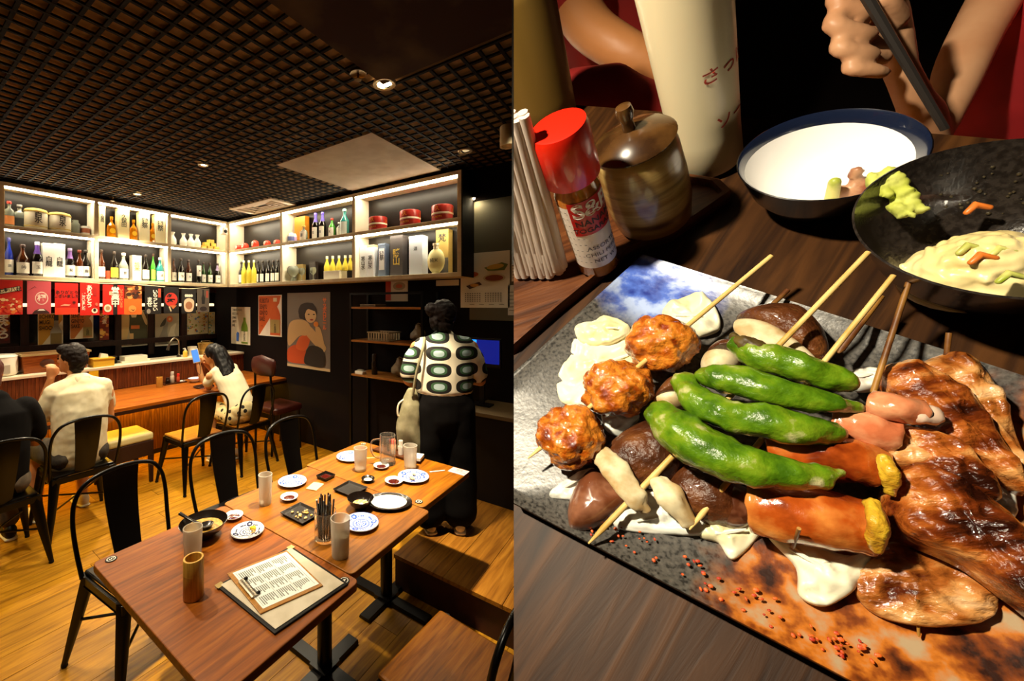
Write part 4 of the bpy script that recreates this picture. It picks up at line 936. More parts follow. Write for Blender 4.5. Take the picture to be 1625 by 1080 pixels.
s.poly([(.22, .26), (.45, .24), (.56, .40), (.45, .44), (.30, .40)], '#d86028', 'bodice', True)
s.poly([(.04, .28), (.30, .42), (.48, .44), (.56, .56), (.40, .64), (.12, .62), (.02, .5)], SK, 'shoulder', True)
s.poly([(.40, .52), (.56, .56), (.88, .34), (.90, .26), (.80, .25), (.50, .42)], SK, 'arm', True)
s.poly([(.78, .27), (.89, .28), (.80, .52), (.72, .56), (.68, .52)], SK, 'forearm', True)
s.ell(.50, .75, .22, .12, '#2a1810', 'hair'); s.ell(.57, .70, .13, .095, '#dcb888', 'face', -.1)
s.poly([(.34, .84), (.62, .86), (.68, .76), (.5, .78), (.4, .66), (.3, .68)], '#2a1810', 'fringe', True)
for u in (.53, .65): s.ell(u, .715, .025, .008, '#2a1810', 'eye')
s.ell(.60, .645, .04, .011, '#a03020', 'mouth'); s.ell(.70, .59, .055, .035, '#e08a30', 'cup')
s.poly([(.42, .10), (.55, .30), (.85, .27), (.88, .06), (.55, .05)], '#2c2620', 'chair', True)
s.text('サッポロビール', .89, .72, .07, '#f07a38', True, bold=.03)
# ---- window posters behind the counter
s = Sheet('shochu_poster', 'shochu poster with a clear bottle behind the seated man', 'poster', 'back', 60, 497, 100, 550, '#d8cba8', off=.03)
s.poly([(.02, .02), (.02, .98), (.98, .98), (.98, .8), (.1, .02)], '#c08a28')
for i, w in enumerate(('IICHIKO', 'MUGI', 'SHOCHU')): s.text(w, .05, .9-.17*i, .17, '#2a1408', align='LEFT', sx=.62, bold=.02)
s.poly([(.48, .03), (.96, .03), (.96, .45), (.82, .62), (.8, .95), (.64, .95), (.62, .62), (.48, .45)], '#9a9480', 'printed_bottle'); s.rect(.5, .08, .94, .40, '#7a6430', 'printed_label'); s.rect(.63, .78, .81, .97, '#2a2420')
s = Sheet('sake_poster', 'small orange sake poster under the red banners', 'poster', 'back', 111, 496, 148, 537, '#d8cba8', off=.03)
s.poly([(.02, .02), (.02, .98), (.98, .98), (.6, .5), (.18, .02)], '#b86a24')
for i, w in enumerate(('SENJYU', 'GINJYO', 'SAKE')): s.text(w, .05, .88-.2*i, .2, '#2a0e08', align='LEFT', sx=.6, bold=.02)
sake_print(s, .75, .04, 1.0, .2, '#a8743a', '#8a7a40'); s.text('久保田', .75, .24, .1, '#1a140c', True)
s = Sheet('food_banner', 'dark red hanging banner with white brush writing by the bar end', 'banner', 'back', -22, 492, 16, 545, '#4a1408', off=.03)
s.blobs(40, .05, .05, .95, .9, ('#8a2a10', '#c05a20', '#6a1c0c', '#d8a040'), .03, .09, 4); s.text('まぐろ', .7, .5, .3, '#e8dcc8', True, bold=.03)
s = Sheet('food_banner', 'narrow orange hanging banner of simmered food', 'banner', 'back', 158, 492, 173, 539, '#7a2a10', off=.03)
s.blobs(40, .05, .05, .95, .9, ('#c05a20', '#d88a30', '#8a2a10', '#e0b050'), .03, .07, 5); s.text('もつ煮', .5, .72, .15, '#f0e0c0', True, bold=.02)
s = Sheet('beer_poster', 'pale poster of a waitress carrying a glass in the window', 'poster', 'back', 191, 492, 235, 549, '#b8a880', off=.03)
s.poly([(.28, .98), (.95, .98), (.98, .03), (.4, .03), (.3, .5)], '#4a4a30'); s.poly([(.02, .1), (.14, .05), (.3, .5), (.28, .98), (.02, .98)], '#d0b070', smooth=True); s.poly([(.3, .98), (.62, .98), (.55, .8), (.4, .8)], '#d8c8a0'); s.rect(.37, .48, .68, .58, '#d87a38'); s.poly([(.72, .95), (.8, .98), (.98, .66), (.9, .6)], '#d8c090', smooth=True); s.rect(.32, .08, .46, .36, '#d8b070'); s.rect(.0, .0, 1, .03, '#f0ecd8')
s = Sheet('mountain_poster', 'pale ink picture of figures beneath an orange flower in the window', 'poster', 'back', 246, 497, 284, 548, '#a89c80', off=.03)
s.poly([(.1, .1), (.3, .5), (.42, .85), (.55, .8), (.5, .4), (.6, .08)], '#8a8474', smooth=True); s.poly([(.5, .1), (.62, .5), (.7, .6), (.88, .68), (.8, .4), (.92, .08)], '#c8bc9c', smooth=True); s.poly([(.2, .6), (.3, .75), (.45, .86), (.4, .65)], '#4a4438', smooth=True); s.ell(.6, .82, .13, .1, '#d8703a'); s.ell(.6, .82, .05, .04, '#e8c080'); s.rect(0, 0, 1, .04, '#f0ecd8')
s = Sheet('menu_sheet', 'bright sheet of small food pictures beside the faucet', 'poster', 'back', 297, 492, 330, 530, '#d8c89a', off=.03)
s.blobs(70, .03, .03, .97, .97, ('#c08a30', '#8a9a40', '#d8d0b0', '#b05a28', '#6a7aa0'), .02, .06, 8)
s = Sheet('menu_sheet', 'tilted leaflet of food pictures at the wall corner', 'poster', 'back', 331, 495, 341, 530, '#d0c8a0', off=.03)
s.blobs(24, .03, .03, .97, .97, ('#8a9a40', '#d8b050', '#6a9a90', '#d8d0b0'), .03, .06, 9)
# white light bar seen behind the banners
p0 = onb(-40, 484, BW-.06); p1 = onb(338, 484, BW-.06)
t = thing('kitchen_light_bar', 'pale tube lamp running along the kitchen wall behind the banners', 'lamp', (0, BW-.075, p0.z))
MB().tube([(p0.x, 0, 0), (p1.x, 0, 0)], .018, 10).build('tube', mat('tube_lamp', '#fff2d8', emis='#ffe8b8', es=1.5), t, smooth=True)
MB().box((p0.x, .02, -.02), (p1.x, .05, .02)).build('housing', mat('lamp_white', '#d8d0bc', rough=.5), t)
# ---- the line of banners under the shelf
pts = [onb(x, y, BS-.012) for x, y in ((-20, 441), (40, 443), (95, 446), (125, 447), (170, 450), (200, 450), (262, 455), (300, 458), (332, 455))]
o = MB().tube(crom(pts, 4), .0035, 6).build('banner_string', mat('cord_cream', '#e0d4ac', rough=.7)); tag(o, 'cream cord carrying the small banners under the shelf', 'cord')
def banner(x0, y0, x1, y1, color, label): return Sheet('shop_banner', label, 'banner', 'front', x0, y0, x1, y1, color, 'small banners under the shelf', off=.016)
s = banner(-5, 444, 36, 499, '#cc1f10', 'red banner with a black lettered strip above swirling noodles')
s.blobs(60, .03, .03, .97, .47, ('#e07a30', '#d8542a', '#f0c890', '#c83a1c'), .02, .06, 2); s.poly([(.1, .58), (.9, .70), (.9, .84), (.1, .72)], '#1a1410'); s.poly([(.13, .60), (.87, .71), (.87, .82), (.13, .71)], '#e8dcb0'); s.text('七転八起', .5, .71, .13, '#1a1410', rot=.13, bold=.02)
s = banner(43, 446, 81, 498, '#c8505a', 'pink banner with a character in a ring over a round top')
s.ell(.6, .48, .28, .2, '#ecc8b8'); s.ell(.6, .48, .24, .17, '#c8505a'); s.text('櫻', .6, .48, .22, '#f0dccc', bold=.02); s.poly([(.2, .01), (.3, .1), (.5, .16), (.7, .16), (.9, .06), (.95, .01)], '#3a1c18', smooth=False); s.poly([(.42, .1), (.5, .15), (.68, .15), (.76, .1)], '#e8e0d4'); s.poly([(.02, .7), (.3, .82), (.4, .8), (.3, .84)], '#5a2028')
s = banner(87, 449, 124, 499, '#cf1a0e', 'red banner with a paler foot and small dark writing')
s.rect(0, 0, 1, .22, '#e03a18'); s.text('ありがとう', .52, .70, .12, '#4a1008', bold=.03); s.text('ございました', .5, .58, .11, '#4a1008', bold=.03); s.poly([(.22, .28), (.4, .34), (.68, .32), (.6, .28)], '#f0a080'); s.text('寿', .82, .38, .1, '#3a0c06')
s = banner(127, 449, 158, 500, '#d01808', 'red banner with large white vertical thanks')
s.text('ありがとう', .47, .58, .165, '#f4ecd8', True, bold=.03); s.text('ございました', .17, .42, .105, '#f4ecd8', True, bold=.03); s.rect(.68, .6, .86, .88, '#a81408'); s.ell(.74, .14, .16, .08, '#f0e8d0'); s.ell(.74, .16, .08, .05, '#2a1a10'); s.ell(.84, .34, .07, .05, '#e86a50')
s = banner(163, 452, 198, 499, '#d41a08', 'red banner with a black centre strip and white characters')
s.rect(.46, 0, .66, 1, '#140c0a'); s.text('営業中', .56, .58, .26, '#f4ecd8', True, bold=.03); s.text('いらっしゃいませ', .84, .55, .1, '#f0a060', True); s.ell(.22, .22, .17, .13, '#e8dcc0'); s.ell(.22, .22, .1, .07, '#b08a60'); s.rect(.28, .66, .4, .78, '#f0b090')
s = banner(197, 453, 225, 499, '#7a3a14', 'brown and orange banner of grilled food over a plain orange foot')
s.rect(0, 0, 1, .55, '#d8681c'); s.blobs(30, .05, .58, .95, .97, ('#c8702a', '#6a2a10', '#e09a50', '#3a1a0c'), .03, .09, 3); s.ell(.45, .2, .22, .12, '#e89040'); s.poly([(.35, .2), (.5, .12), (.6, .2), (.5, .16)], '#2a140a')
s = banner(230, 454, 256, 498, '#16100e', 'black banner with white welcome lettering and a red tab')
s.text('いらっしゃい', .62, .48, .155, '#f4f0e0', True, bold=.03, sx=1.2); s.text('ませ', .28, .42, .2, '#f4f0e0', True, bold=.03); s.rect(.8, .6, .97, .92, '#c04a30'); s.ell(.22, .1, .12, .09, '#8a8478')
s = banner(260, 455, 284, 497, '#120d0c', 'black banner with a red paper lantern')
s.ell(.48, .52, .42, .26, '#c03020'); s.text('祭', .48, .54, .34, '#140c0a', bold=.04); s.poly([(.3, .26), (.4, .26), (.5, .1), (.45, .06)], '#d8c8a0'); s.poly([(.4, .3), (.85, .3), (.6, .16)], '#c06a30')
s = banner(288, 458, 311, 497, '#140f0d', 'black banner with a pale cup and foam circles')
for k in range(4): s.ell(.3+.13*k, .72, .08, .06, '#e8e0cc')
s.poly([(.25, .1), (.75, .1), (.85, .5), (.5, .62), (.18, .5)], '#d8c0a0', smooth=True); s.ell(.5, .32, .24, .16, '#a06a48')
s = banner(313, 458, 332, 495, '#5a5044', 'grey banner with a dark bottle and cup outline')
s.poly([(.38, .35), (.62, .35), (.66, .6), (.55, .75), (.55, .95), (.42, .95), (.42, .75), (.34, .6)], '#1a1614'); s.ell(.5, .14, .3, .1, '#2a1c18'); s.rect(.74, .62, .9, .92, '#b04a38')
# ---- calendar and papers on the dark wall
s = Sheet('wall_calendar', 'white food calendar hanging on the olive lit wall board', 'calendar', 'right', 731, 400, 809, 488, '#e4dcc8', off=.017)
s.ell(.24, .60, .17, .065, '#d8d0b8'); s.ell(.24, .61, .14, .05, '#c05a28'); s.poly([(.5, .72), (.85, .80), (.97, .76), (.9, .66), (.58, .66)], '#6a7a38'); s.ell(.72, .73, .17, .045, '#d8b050', rot=.1); s.ell(.7, .53, .22, .075, '#c8b890'); s.ell(.7, .53, .18, .055, '#8a4428'); s.poly([(.12, .40), (.4, .47), (.46, .42), (.2, .34)], '#4a3018'); s.ell(.3, .41, .09, .03, '#d0a050'); s.ell(.06, .72, .05, .02, '#7a8a40')
m = MB()
for half in (0, 1):
    for r_ in range(5):
        for c_ in range(7):
            u = .1+half*.42+c_*.05; v = .25-r_*.035; x, y, z = s.P(u, v); m.add([(x, y, z), (x+.012, y, z), (x+.012, y+.008, z), (x, y+.008, z)], [(0, 1, 2, 3)])
m.build('date_grid', ink('#6a6250'), s.t, clean=False); s.k += 1
for k in range(4): s.rect(.2+.2*k, .055, .3+.2*k, .065, '#6a6250')
s = Sheet('wall_notice', 'narrow white notice with lines taped beside the calendar', 'notice', 'right', 812, 398, 824, 446, '#ded6c4', off=.017)
for k in range(8): s.rect(.1, .1+.1*k, .8, .13+.1*k, '#8a8474')
s = Sheet('wall_notice', 'grey lower notice taped beneath the narrow one', 'notice', 'right', 806, 452, 822, 500, '#c8c2b4', off=.017)
for k in range(6): s.rect(.1, .15+.12*k, .85, .18+.12*k, '#8a8474')
s = Sheet('price_strip', 'blank white strip stuck under the shelf of red tubs', 'strip', 'right', 692, 444, 728, 453, '#d8d0bc')
s = Sheet('leaflet', 'white leaflet with a red tab above the black rack', 'leaflet', 'right', 612, 446, 647, 478, '#d8ccb4'); s.rect(0, .05, .25, 1, '#c03a28'); s.ell(.62, .75, .28, .2, '#a89878'); s.ell(.62, .75, .15, .1, '#c86a50')
# ---- black rack with basket, bags and a bottle
M_rackw = wood('rack_wood', '#8a5a28', '#a87034', '#bc8444', axis=1, sc=2)
fx = AW-.3
y0, y1 = ona(556, 500, fx).y, ona(632, 500, fx).y-.25
def zat(x, y, a): return ona(x, y, a).z
zr = [zat(590, 487, fx), zat(590, 541, fx), zat(590, 597, fx)]
rk = thing('storage_rack', 'black metal rack with wooden shelves against the dark wall', 'rack', (0, 0, 0))
for yv in (y0, y1):
    for xv in (fx+.01, AW-.02): MB().box((xv-.011, yv-.011, 0), (xv+.011, yv+.011, zr[0]+.14)).build('post', M_metal, rk)
for z in zr: MB().box((fx, y1+.012, z-.018), (AW-.006, y0-.012, z)).build('shelf_board', M_rackw, rk)
MB().box((fx, y1, zr[0]+.12), (fx+.02, y0, zr[0]+.14)).build('top_rail', M_metal, rk)
def box_basket():
    p = ona(590, 540, fx+.12); t = thing('wire_basket', 'white plastic basket on the middle board of the rack', 'basket', (fx+.14, (y0*.62+y1*.38), zr[1]+.0015))
    m = mat('basket_white', '#c8bc9c', rough=.5); w, d, h = .13, .10, .085
    MB().box((-d, -w, 0), (d, w, .006)).build('base', m, t)
    for sx in (-1, 1):
        MB().box((sx*d-.004, -w, h-.012), (sx*d+.004, w, h)).build('rim', m, t); MB().box((-d, sx*w-.004, h-.012), (d, sx*w+.004, h)).build('rim', m, t)
        for k in range(8): yv = -w+.02+k*(2*w-.04)/7; MB().box((sx*d-.003, yv-.006, .006), (sx*d+.003, yv+.006, h-.012)).build('slat', m, t)
        for k in range(5): xv = -d+.02+k*(2*d-.04)/4; MB().box((xv-.006, sx*w-.003, .006), (xv+.006, sx*w+.003, h-.012)).build('slat', m, t)
box_basket()
M_bag = mat('clear_bag', '#a89c80', rough=.25, trans=.3, bump=.8, bs=25)
def bag(p, r, label):
    t = thing('plastic_bag', label, 'bag', p)
    m = MB().ball((0, 0, r*.8), (r*.75, r, r*.82), 20).ball((0, r*.1, r*1.6), (r*.3, r*.35, r*.5), 12)
    remeshed(m, 'body', M_bag, t, .012, 2, lambda c: .02*(noise.noise(c*14))+.01*noise.noise(c*40)); MB().tube([(0, .03, r*1.9), (0, .0, r*2.15), (0, -.04, r*2.0)], .004, 6).build('handle', M_bag, t)
bag((fx+.15, y1+.13, zr[1]+.008), .08, 'crumpled clear plastic bag on the middle rack board')
bag((fx+.14, y0*.4+y1*.6, zr[2]+.008), .085, 'crumpled clear plastic bag on the lowest rack board')
t = tiny_bottle((fx+.1, y0-.23, zr[2]+.0012), .2, .03, '#1a1208', '#2a2018', 'dark_bottle', 'dark slim bottle on the lowest rack board')
t = thing('tape_box', 'small white box on the front of the lowest rack board', 'box', (fx+.04, y0-.1, zr[2]+.0005)); MB().box((-.03, -.05, 0), (.03, .05, .03)).build('body', PAPER, t, bevel=.003); MB().box((-.02, -.03, .0301), (.02, .03, .04)).build('lid', mat('tape_grey', '#b0a890', rough=.5), t)
t = thing('folded_cloth', 'folded cloths on the top rack board', 'cloth', (fx+.14, y0-.18, zr[0]+.0005)); 
for k in range(2): MB().box((-.09, -.1, k*.014), (.09, .1, k*.014+.0135)).build('fold', mat('cloth_grey', '#8a8070', rough=.9), t, bevel=.006)
# ---- cash counter with a monitor on it
zc = zat(770, 648, AW-.3)
ct = thing('cash_counter', 'dark counter with a pale edge along the wall past the standing woman', 'counter', (AW-.22, 1.2, .2))
yc0, yc1 = ona(742, 620, AW-.4).y-1.2, -1.6
MB().box((-.2, yc1, 0), (.215, yc0, zc-.2-.03)).build('body', M_black, ct); MB().box((-.22, yc1, zc-.2-.029), (.217, yc0, zc-.2)).build('worktop', mat('counter_top', '#6a5636', rough=.5), ct, bevel=.003)
p = ona(762, 559, AW-.25)
t = thing('pos_monitor', 'black monitor with a blue glowing screen on the cash counter', 'monitor', M=frame((0, -1, 0), (0, 0, 1), (-1, 0, 0), (p.x, p.y, zc)))
wM, hM = .17, .115; zm = p.z-zc
MB().box((-wM, zm-hM, -.03), (wM, zm+hM, 0)).build('casing', M_black, t, bevel=.004)
sc = MB().box((-wM+.012, zm-hM+.03, .0002), (wM-.012, zm+hM-.012, .0012)).build('screen', mat('screen_navy', '#061040', emis='#0a1c8a', es=.8), t)
MB().poly([(-wM+.014, zm-hM+.055, .0016), (-.03, zm-hM+.055, .0016), (-.03, zm+hM-.014, .0016), (-wM+.014, zm+hM-.014, .0016)]).build('window_pane', mat('screen_cyan', '#1080d0', emis='#1a90e8', es=1.6), sc)
MB().poly([(-wM+.05, zm-hM+.034, .0016), (-.05, zm-hM+.034, .0016), (-.05, zm-hM+.05, .0016), (-wM+.05, zm-hM+.05, .0016)]).build('task_strip', mat('screen_pink', '#d890c0', emis='#d890c0', es=1.4), sc)
MB().box((-.02, .01, -.05), (.02, zm-hM, -.03)).build('stand', M_black, t); MB().box((-.08, 0, -.09), (.08, .012, .01)).build('foot', M_black, t)
# ---- things on the kitchen ledge
ZL_ = 1.0125
def on_ledge(x, d=.17): p = onb(x, 590, BS+d); return V((p.x, p.y, ZL_)), dep(p)
M_white = mat('glossy_white', '#e6e0d0', rough=.3)
p, D = on_ledge(0); t = thing('rice_cooker', 'white round rice cooker at the end of the ledge', 'cooker', (p.x, p.y, ZL_)); r = .13
MB().lathe([(r*.85, 0), (r*.98, .02), (r, .1), (r*.98, .17)], 32).build('body', M_white, t, smooth=True)
MB().lathe([(r*.98, .171), (r*1.0, .18), (r*.8, .2), (0, .205)], 32).build('lid', M_white, t, smooth=True)
MB().box((-.05, -r-.008, .03), (.05, -r+.02, .11)).build('control_panel', mat('panel_grey', '#b8b0a0', rough=.4), t, bevel=.003)
a0, _ = on_ledge(30, .2); a1, _ = on_ledge(136, .2)
t = thing('wooden_showcase', 'long carved wooden box with a pale rim on the ledge behind the man', 'box', ((a0.x+a1.x)/2, BS+.2, ZL_)); w = (a1.x-a0.x)/2
M_show = wood('show_wood', '#6a3010', '#8a4418', '#a05c24', axis=0, sc=2)
MB().hexa([(-w*.93, -.1, 0), (w*.93, -.1, 0), (w*.93, .1, 0), (-w*.93, .1, 0)], [(-w, -.13, .17), (w, -.13, .17), (w, .13, .17), (-w, .13, .17)]).build('body', M_show, t, bevel=.004)
ringbox(MB(), w+.012, .14, .02, .171, .19).build('rim', mat('rim_pale', '#a89060', rough=.5), t)
for k in (-.3, .35): MB().ball((w*k, -.118, .09), (.06, .012, .045), 12).build('carving', mat('carved_dark', '#4a2410', rough=.5), t, smooth=True)
p, D = on_ledge(166, .12); t = thing('yellow_crate', 'yellow wooden crate glowing beside the man on the ledge', 'crate', (p.x-.03, p.y, ZL_)); M_yw = mat('yellow_wood', '#d8a828', rough=.5)
MB().box((-.1, -.08, 0), (.1, .08, .075)).build('body', M_yw, t, bevel=.003); MB().box((-.105, -.085, .0751), (.105, .085, .09)).build('lid', M_yw, t, bevel=.003)
o = MB().hexa([(-.04, -.03, 0), (.04, -.03, 0), (.04, .03, 0), (-.04, .03, 0)], [(-.03, -.03, .05), (.03, -.03, .035), (.03, .02, .035), (-.03, .02, .05)]).build('paper_packet', PAPER); o.location = (p.x-.01, p.y, ZL_+.0905); tag(o, 'crumpled white paper packet on the yellow crate', 'packet')
p, D = on_ledge(212, .2); t = thing('paper_stack', 'white stack of papers on the ledge under the waitress poster', 'papers', tuple(p))
for k, (w_, h0) in enumerate(((.15, .02), (.12, .05))): MB().box((-w_, -.08, k*.021), (w_, .08, k*.021+h0)).build('sheaf', mat('paper_warm', '#e0dac4', rough=.7), t, bevel=.002)
t = thing('dark_box', 'low black box between the yellow crate and the papers', 'box', (p.x-.235, p.y+.04, ZL_)); MB().box((-.06, -.05, 0), (.06, .05, .07)).build('body', M_black, t, bevel=.003); MB().box((-.063, -.053, .0701), (.063, .053, .08)).build('lid', mat('lid_dark', '#2a2420', rough=.4), t)
p, D = on_ledge(284, .2); t = thing('kitchen_faucet', 'curved steel faucet rising from the ledge', 'faucet', tuple(p)); M_steel = MATS['steel']
MB().tube(crom([(0, 0, .005), (0, 0, .17), (-.02, -.01, .225), (-.07, -.02, .245), (-.12, -.03, .2), (-.15, -.035, .13)], 5), .012, 12).build('spout', M_steel, t, smooth=True)
MB().lathe([(.028, 0), (.028, .012), (.015, .03)], 18).build('base', M_steel, t, smooth=True); MB().tube([(-.145, -.034, .145), (-.158, -.037, .1)], [.017, .021], 12).build('nozzle', M_steel, t, smooth=True)
p, D = on_ledge(294, .1); t = thing('soap_bottle', 'yellow soap pump bottle beside the faucet', 'bottle', tuple(p))
MB().lathe([(.025, 0), (.028, .01), (.028, .07), (.015, .085)], 18).build('body', mat('soap_yellow', '#d8b040', rough=.3), t, smooth=True); MB().lathe([(.012, .085), (.012, .1), (.005, .102), (.005, .115), (0, .116)], 12).build('pump', M_white, t, smooth=True); MB().tube([(0, 0, .113), (-.03, 0, .108)], .005, 8).build('nozzle', M_white, t)
p, D = on_ledge(305, .16); t = thing('white_pail', 'white plastic pail on the ledge by the soap', 'pail', tuple(p)); MB().lathe([(.045, 0), (.055, .11), (.058, .112), (.058, .12), (.051, .12), (.042, .01), (0, .01)], 24, cap1=False).build('body', M_white, t, smooth=True); MB().lathe([(.0585, .09), (.062, .094), (.0585, .098)], 24, cap0=False, cap1=False).build('rib', M_white, t, smooth=True)
p, D = on_ledge(326, .2); t = thing('rice_tub', 'round wooden rice tub with a handle at the ledge end', 'tub', tuple(p)); M_tubw = mat('tub_wood', '#b08840', rough=.5, var='#98702c', vs=20, stretch=(5, 5, .5))
MB().lathe([(.085, 0), (.095, .13), (.085, .13), (.078, .01), (0, .01)], 24, cap1=False).build('staves', M_tubw, t, smooth=True); MB().lathe([(.098, .131), (.1, .15), (0, .152)], 24).build('lid', M_tubw, t, smooth=True); MB().lathe([(.0905, .05), (.093, .06), (.0915, .07)], 24, cap0=False, cap1=False).build('hoop', mat('hoop', '#c8a050', rough=.3, metal=.6), t, smooth=True)
MB().tube(crom([(-.06, 0, .152), (-.055, 0, .175), (.055, 0, .175), (.06, 0, .152)], 4), .005, 8).build('handle', M_steel, t, smooth=True)
p, D = on_ledge(341, .07); t = thing('beckoning_cat', 'small white beckoning cat figure behind the phone', 'figurine', (p.x-.02, p.y, ZL_)); 
remeshed(MB().ball((0, 0, .04), (.035, .03, .045)).ball((0, -.003, .1), (.036, .03, .03)).limb([(.025, -.01, .06), (.038, -.015, .1), (.036, -.018, .125)], [.01, .011, .011]).ball((-.02, 0, .13), (.009, .006, .016)).ball((.02, 0, .13), (.009, .006, .016)), 'body', M_white, t, .004, 2)
for sx in (-1, 1): MB().ball((sx*.014, -.033, .105), .004, 8).build('eye', M_black, t)
MB().lathe([(.03, .066), (.033, .072), (.03, .078)], 16, cap0=False, cap1=False).build('collar', mat('collar_red', '#b82a1c', rough=.5), t, smooth=True)
# ---- things on the bar
ZB_ = .7502
def on_bar(x, y): return onz(x, y, ZB_)
p = on_bar(253, 614); t = thing('bamboo_cup', 'short bamboo cup on the bar beside the condiment tray', 'cup', tuple(p)); r = .032; h = .115
MB().lathe([(r*.95, 0), (r, .004), (r, h), (r*.82, h), (r*.8, .02), (0, .02)], 24, cap1=False).build('body', M_bam, t, smooth=True); MB().lathe([(r*1.005, h*.5), (r*1.03, h*.52), (r*1.005, h*.54)], 24, cap0=False, cap1=False).build('node_ring', M_bam, t, smooth=True)
p = on_bar(276, 608); t = thing('condiment_tray', 'dark oblong condiment tray on the bar', 'tray', (p.x, p.y, ZB_)); MB().box((-.13, -.06, 0), (.13, .06, .007)).build('base', M_tray, t, bevel=.002); ringbox(MB(), .13, .06, .006, .0071, .016).build('lip', M_tray, t)
tiny_bottle((p.x-.07, p.y, ZB_+.0075), .07, .026, '#1a0c06', '#140a06', 'soy_pot', 'dark soy pot on the bar condiment tray', 'pot')
tiny_bottle((p.x-.01, p.y+.02, ZB_+.0075), .13, .022, '#d8cdb8', '#c8c0b0', 'sauce_bottle', 'pale sauce bottle on the bar condiment tray')
tiny_bottle((p.x+.04, p.y-.02, ZB_+.0075), .105, .019, '#b84a28', '#c8281a', 'spice_bottle', 'red spice bottle on the bar condiment tray')
p = on_bar(286, 606); dish(ring_profile(.04, .014), M_porc, p+V((.02, 0, 0)), 'white_saucer', 'small white saucer beside the bar condiment tray', 'dish')
p = on_bar(309, 606); t = dish(bowl_prof(.075, .05), M_porc, p, 'rice_bowl', 'white bowl on the bar in front of the phone woman', 'bowl'); MB().lathe([(.0765, .049), (.078, .051), (.074, .052)], 28, cap0=False, cap1=False).build('blue_rim', M_bluei, t, smooth=True)
p = on_bar(318, 614); t = dish(ring_profile(.11, .012), M_blk, p+V((.03, -.02, 0)), 'dark_plate', 'flat dark plate under the phone woman elbow', 'plate')
p = on_bar(318, 616); t = thing('eyeglasses', 'pink rimmed eyeglasses folded on the bar', 'glasses', (p.x+.02, p.y-.13, ZB_), .3); M_pk = mat('pink_rim', '#d0908a', rough=.3)
for sx in (-1, 1):
    MB().tube([(sx*.034+.028*math.cos(k*PI/8), .0, .024+.02*math.sin(k*PI/8)) for k in range(17)], .0022, 6).build('rim', M_pk, t); MB().tube([(sx*.062, 0, .028), (sx*.06, .06, .012), (-sx*.0, .075, .006)], .002, 6).build('temple', M_pk, t)
MB().tube([(-.007, 0, .028), (0, -.003, .031), (.007, 0, .028)], .002, 6).build('bridge', M_pk, t)
p = on_bar(48, 652); t = dish(bowl_prof(.095, .05), M_blk, on_bar(47, 650), 'noodle_bowl', 'dark bowl heaped with yellow food beside the man', 'bowl')
remeshed(MB().ball((0, 0, .04), (.075, .075, .022)).ball((.02, -.01, .06), (.04, .03, .02)).ball((-.03, .02, .055), (.03, .03, .018)), 'food_heap', mat('yellow_food', '#d8a828', rough=.5, var='#b87a1c', vs=40), t, .006, 1, lambda c: .006*noise.noise(c*90))
t = dish(bowl_prof(.06, .045), mat('red_lacquer', '#7a140e', rough=.25, coat=.4), on_bar(31, 641), 'soup_bowl', 'red lacquer soup bowl by the dark noodle bowl', 'bowl'); MB().lathe([(.05, .032), (0, .031)], 24, cap0=False).build('soup', mat('miso', '#8a5a24', rough=.2), t)
p = on_bar(48, 664); t = thing('chopstick_pair', 'pair of white wrapped chopsticks crossed on the bar', 'chopsticks', tuple(p+V((0, 0, .004)))); 
for s_ in (-1, 1): MB().tube([(-.1, -.01*s_, .0), (.1, .012*s_, .003*(s_+1))], .004, 6).build('stick', M_white, t)
p = on_bar(66, 664); t = dish(ring_profile(.05, .012), M_porc, on_bar(70, 655), 'white_saucer', 'small white saucer half hidden by the man arm', 'dish')
p = on_bar(72, 650); t = thing('glass_tumbler', 'pink tinted tumbler in front of the man', 'glass', tuple(p)); MB().lathe([(.03, 0), (.037, .12), (.034, .12), (.028, .01), (0, .01)], 24, cap1=False).build('wall', mat('pink_glass', '#d8a8a0', rough=.2, trans=.5), t, smooth=True); MB().lathe([(.029, .002), (.029, .0095), (0, .0095)], 20).build('thick_base', MATS['ice_base'], t)
p = on_bar(4, 648); tiny_bottle(tuple(p), .12, .028, '#c8452a', '#e8e0d0', 'sauce_bottle', 'red sauce bottle on the bar before the person in black')
# ================================================================ THE CLOSE-UP TABLE (a leaning table top beside the room, close to the camera)
NW = RGT*.5217 - UP*.5592 + FWD*.6443; NW.normalize(); U = -NW; KD = .33
E1 = (RGT - U*RGT.dot(U)).normalized(); E2 = U.cross(E1)
def tp(x, y, h=0.0):
    r = ray(x, y); return CAM + r*((KD-h)/r.dot(NW))
def TM(p): return frame(E1, E2, U, p)
CUT = 815.4
CN = ray(CUT, 482).cross(UP).normalized()
if CN.dot(RGT) < 0: CN = -CN
def clip(o):
    """trim a mesh flush with the table's straight side"""
    bpy.context.view_layer.update()
    bm = bmesh.new(); bm.from_mesh(o.data); W = o.matrix_world
    par = o.parent; W = (par.matrix_world @ o.matrix_local) if par else o.matrix_world
    Wi = W.inverted(); co = Wi @ CAM; no = (W.to_3x3().transposed() @ CN).normalized()
    r = bmesh.ops.bisect_plane(bm, geom=bm.verts[:]+bm.edges[:]+bm.faces[:], plane_co=co, plane_no=no, clear_inner=True)
    ed = [e for e in r['geom_cut'] if isinstance(e, bmesh.types.BMEdge)]
    if ed:
        try: bmesh.ops.edgeloop_fill(bm, edges=ed)
        except Exception: pass
    bm.to_mesh(o.data); bm.free(); return o
def rpx(px, p):
    """a radius that shows px pixels wide at p"""
    d = dep(p); lat = (p-CAM).dot(RGT)/d; return px*d/FPX/math.sqrt(1+lat*lat)
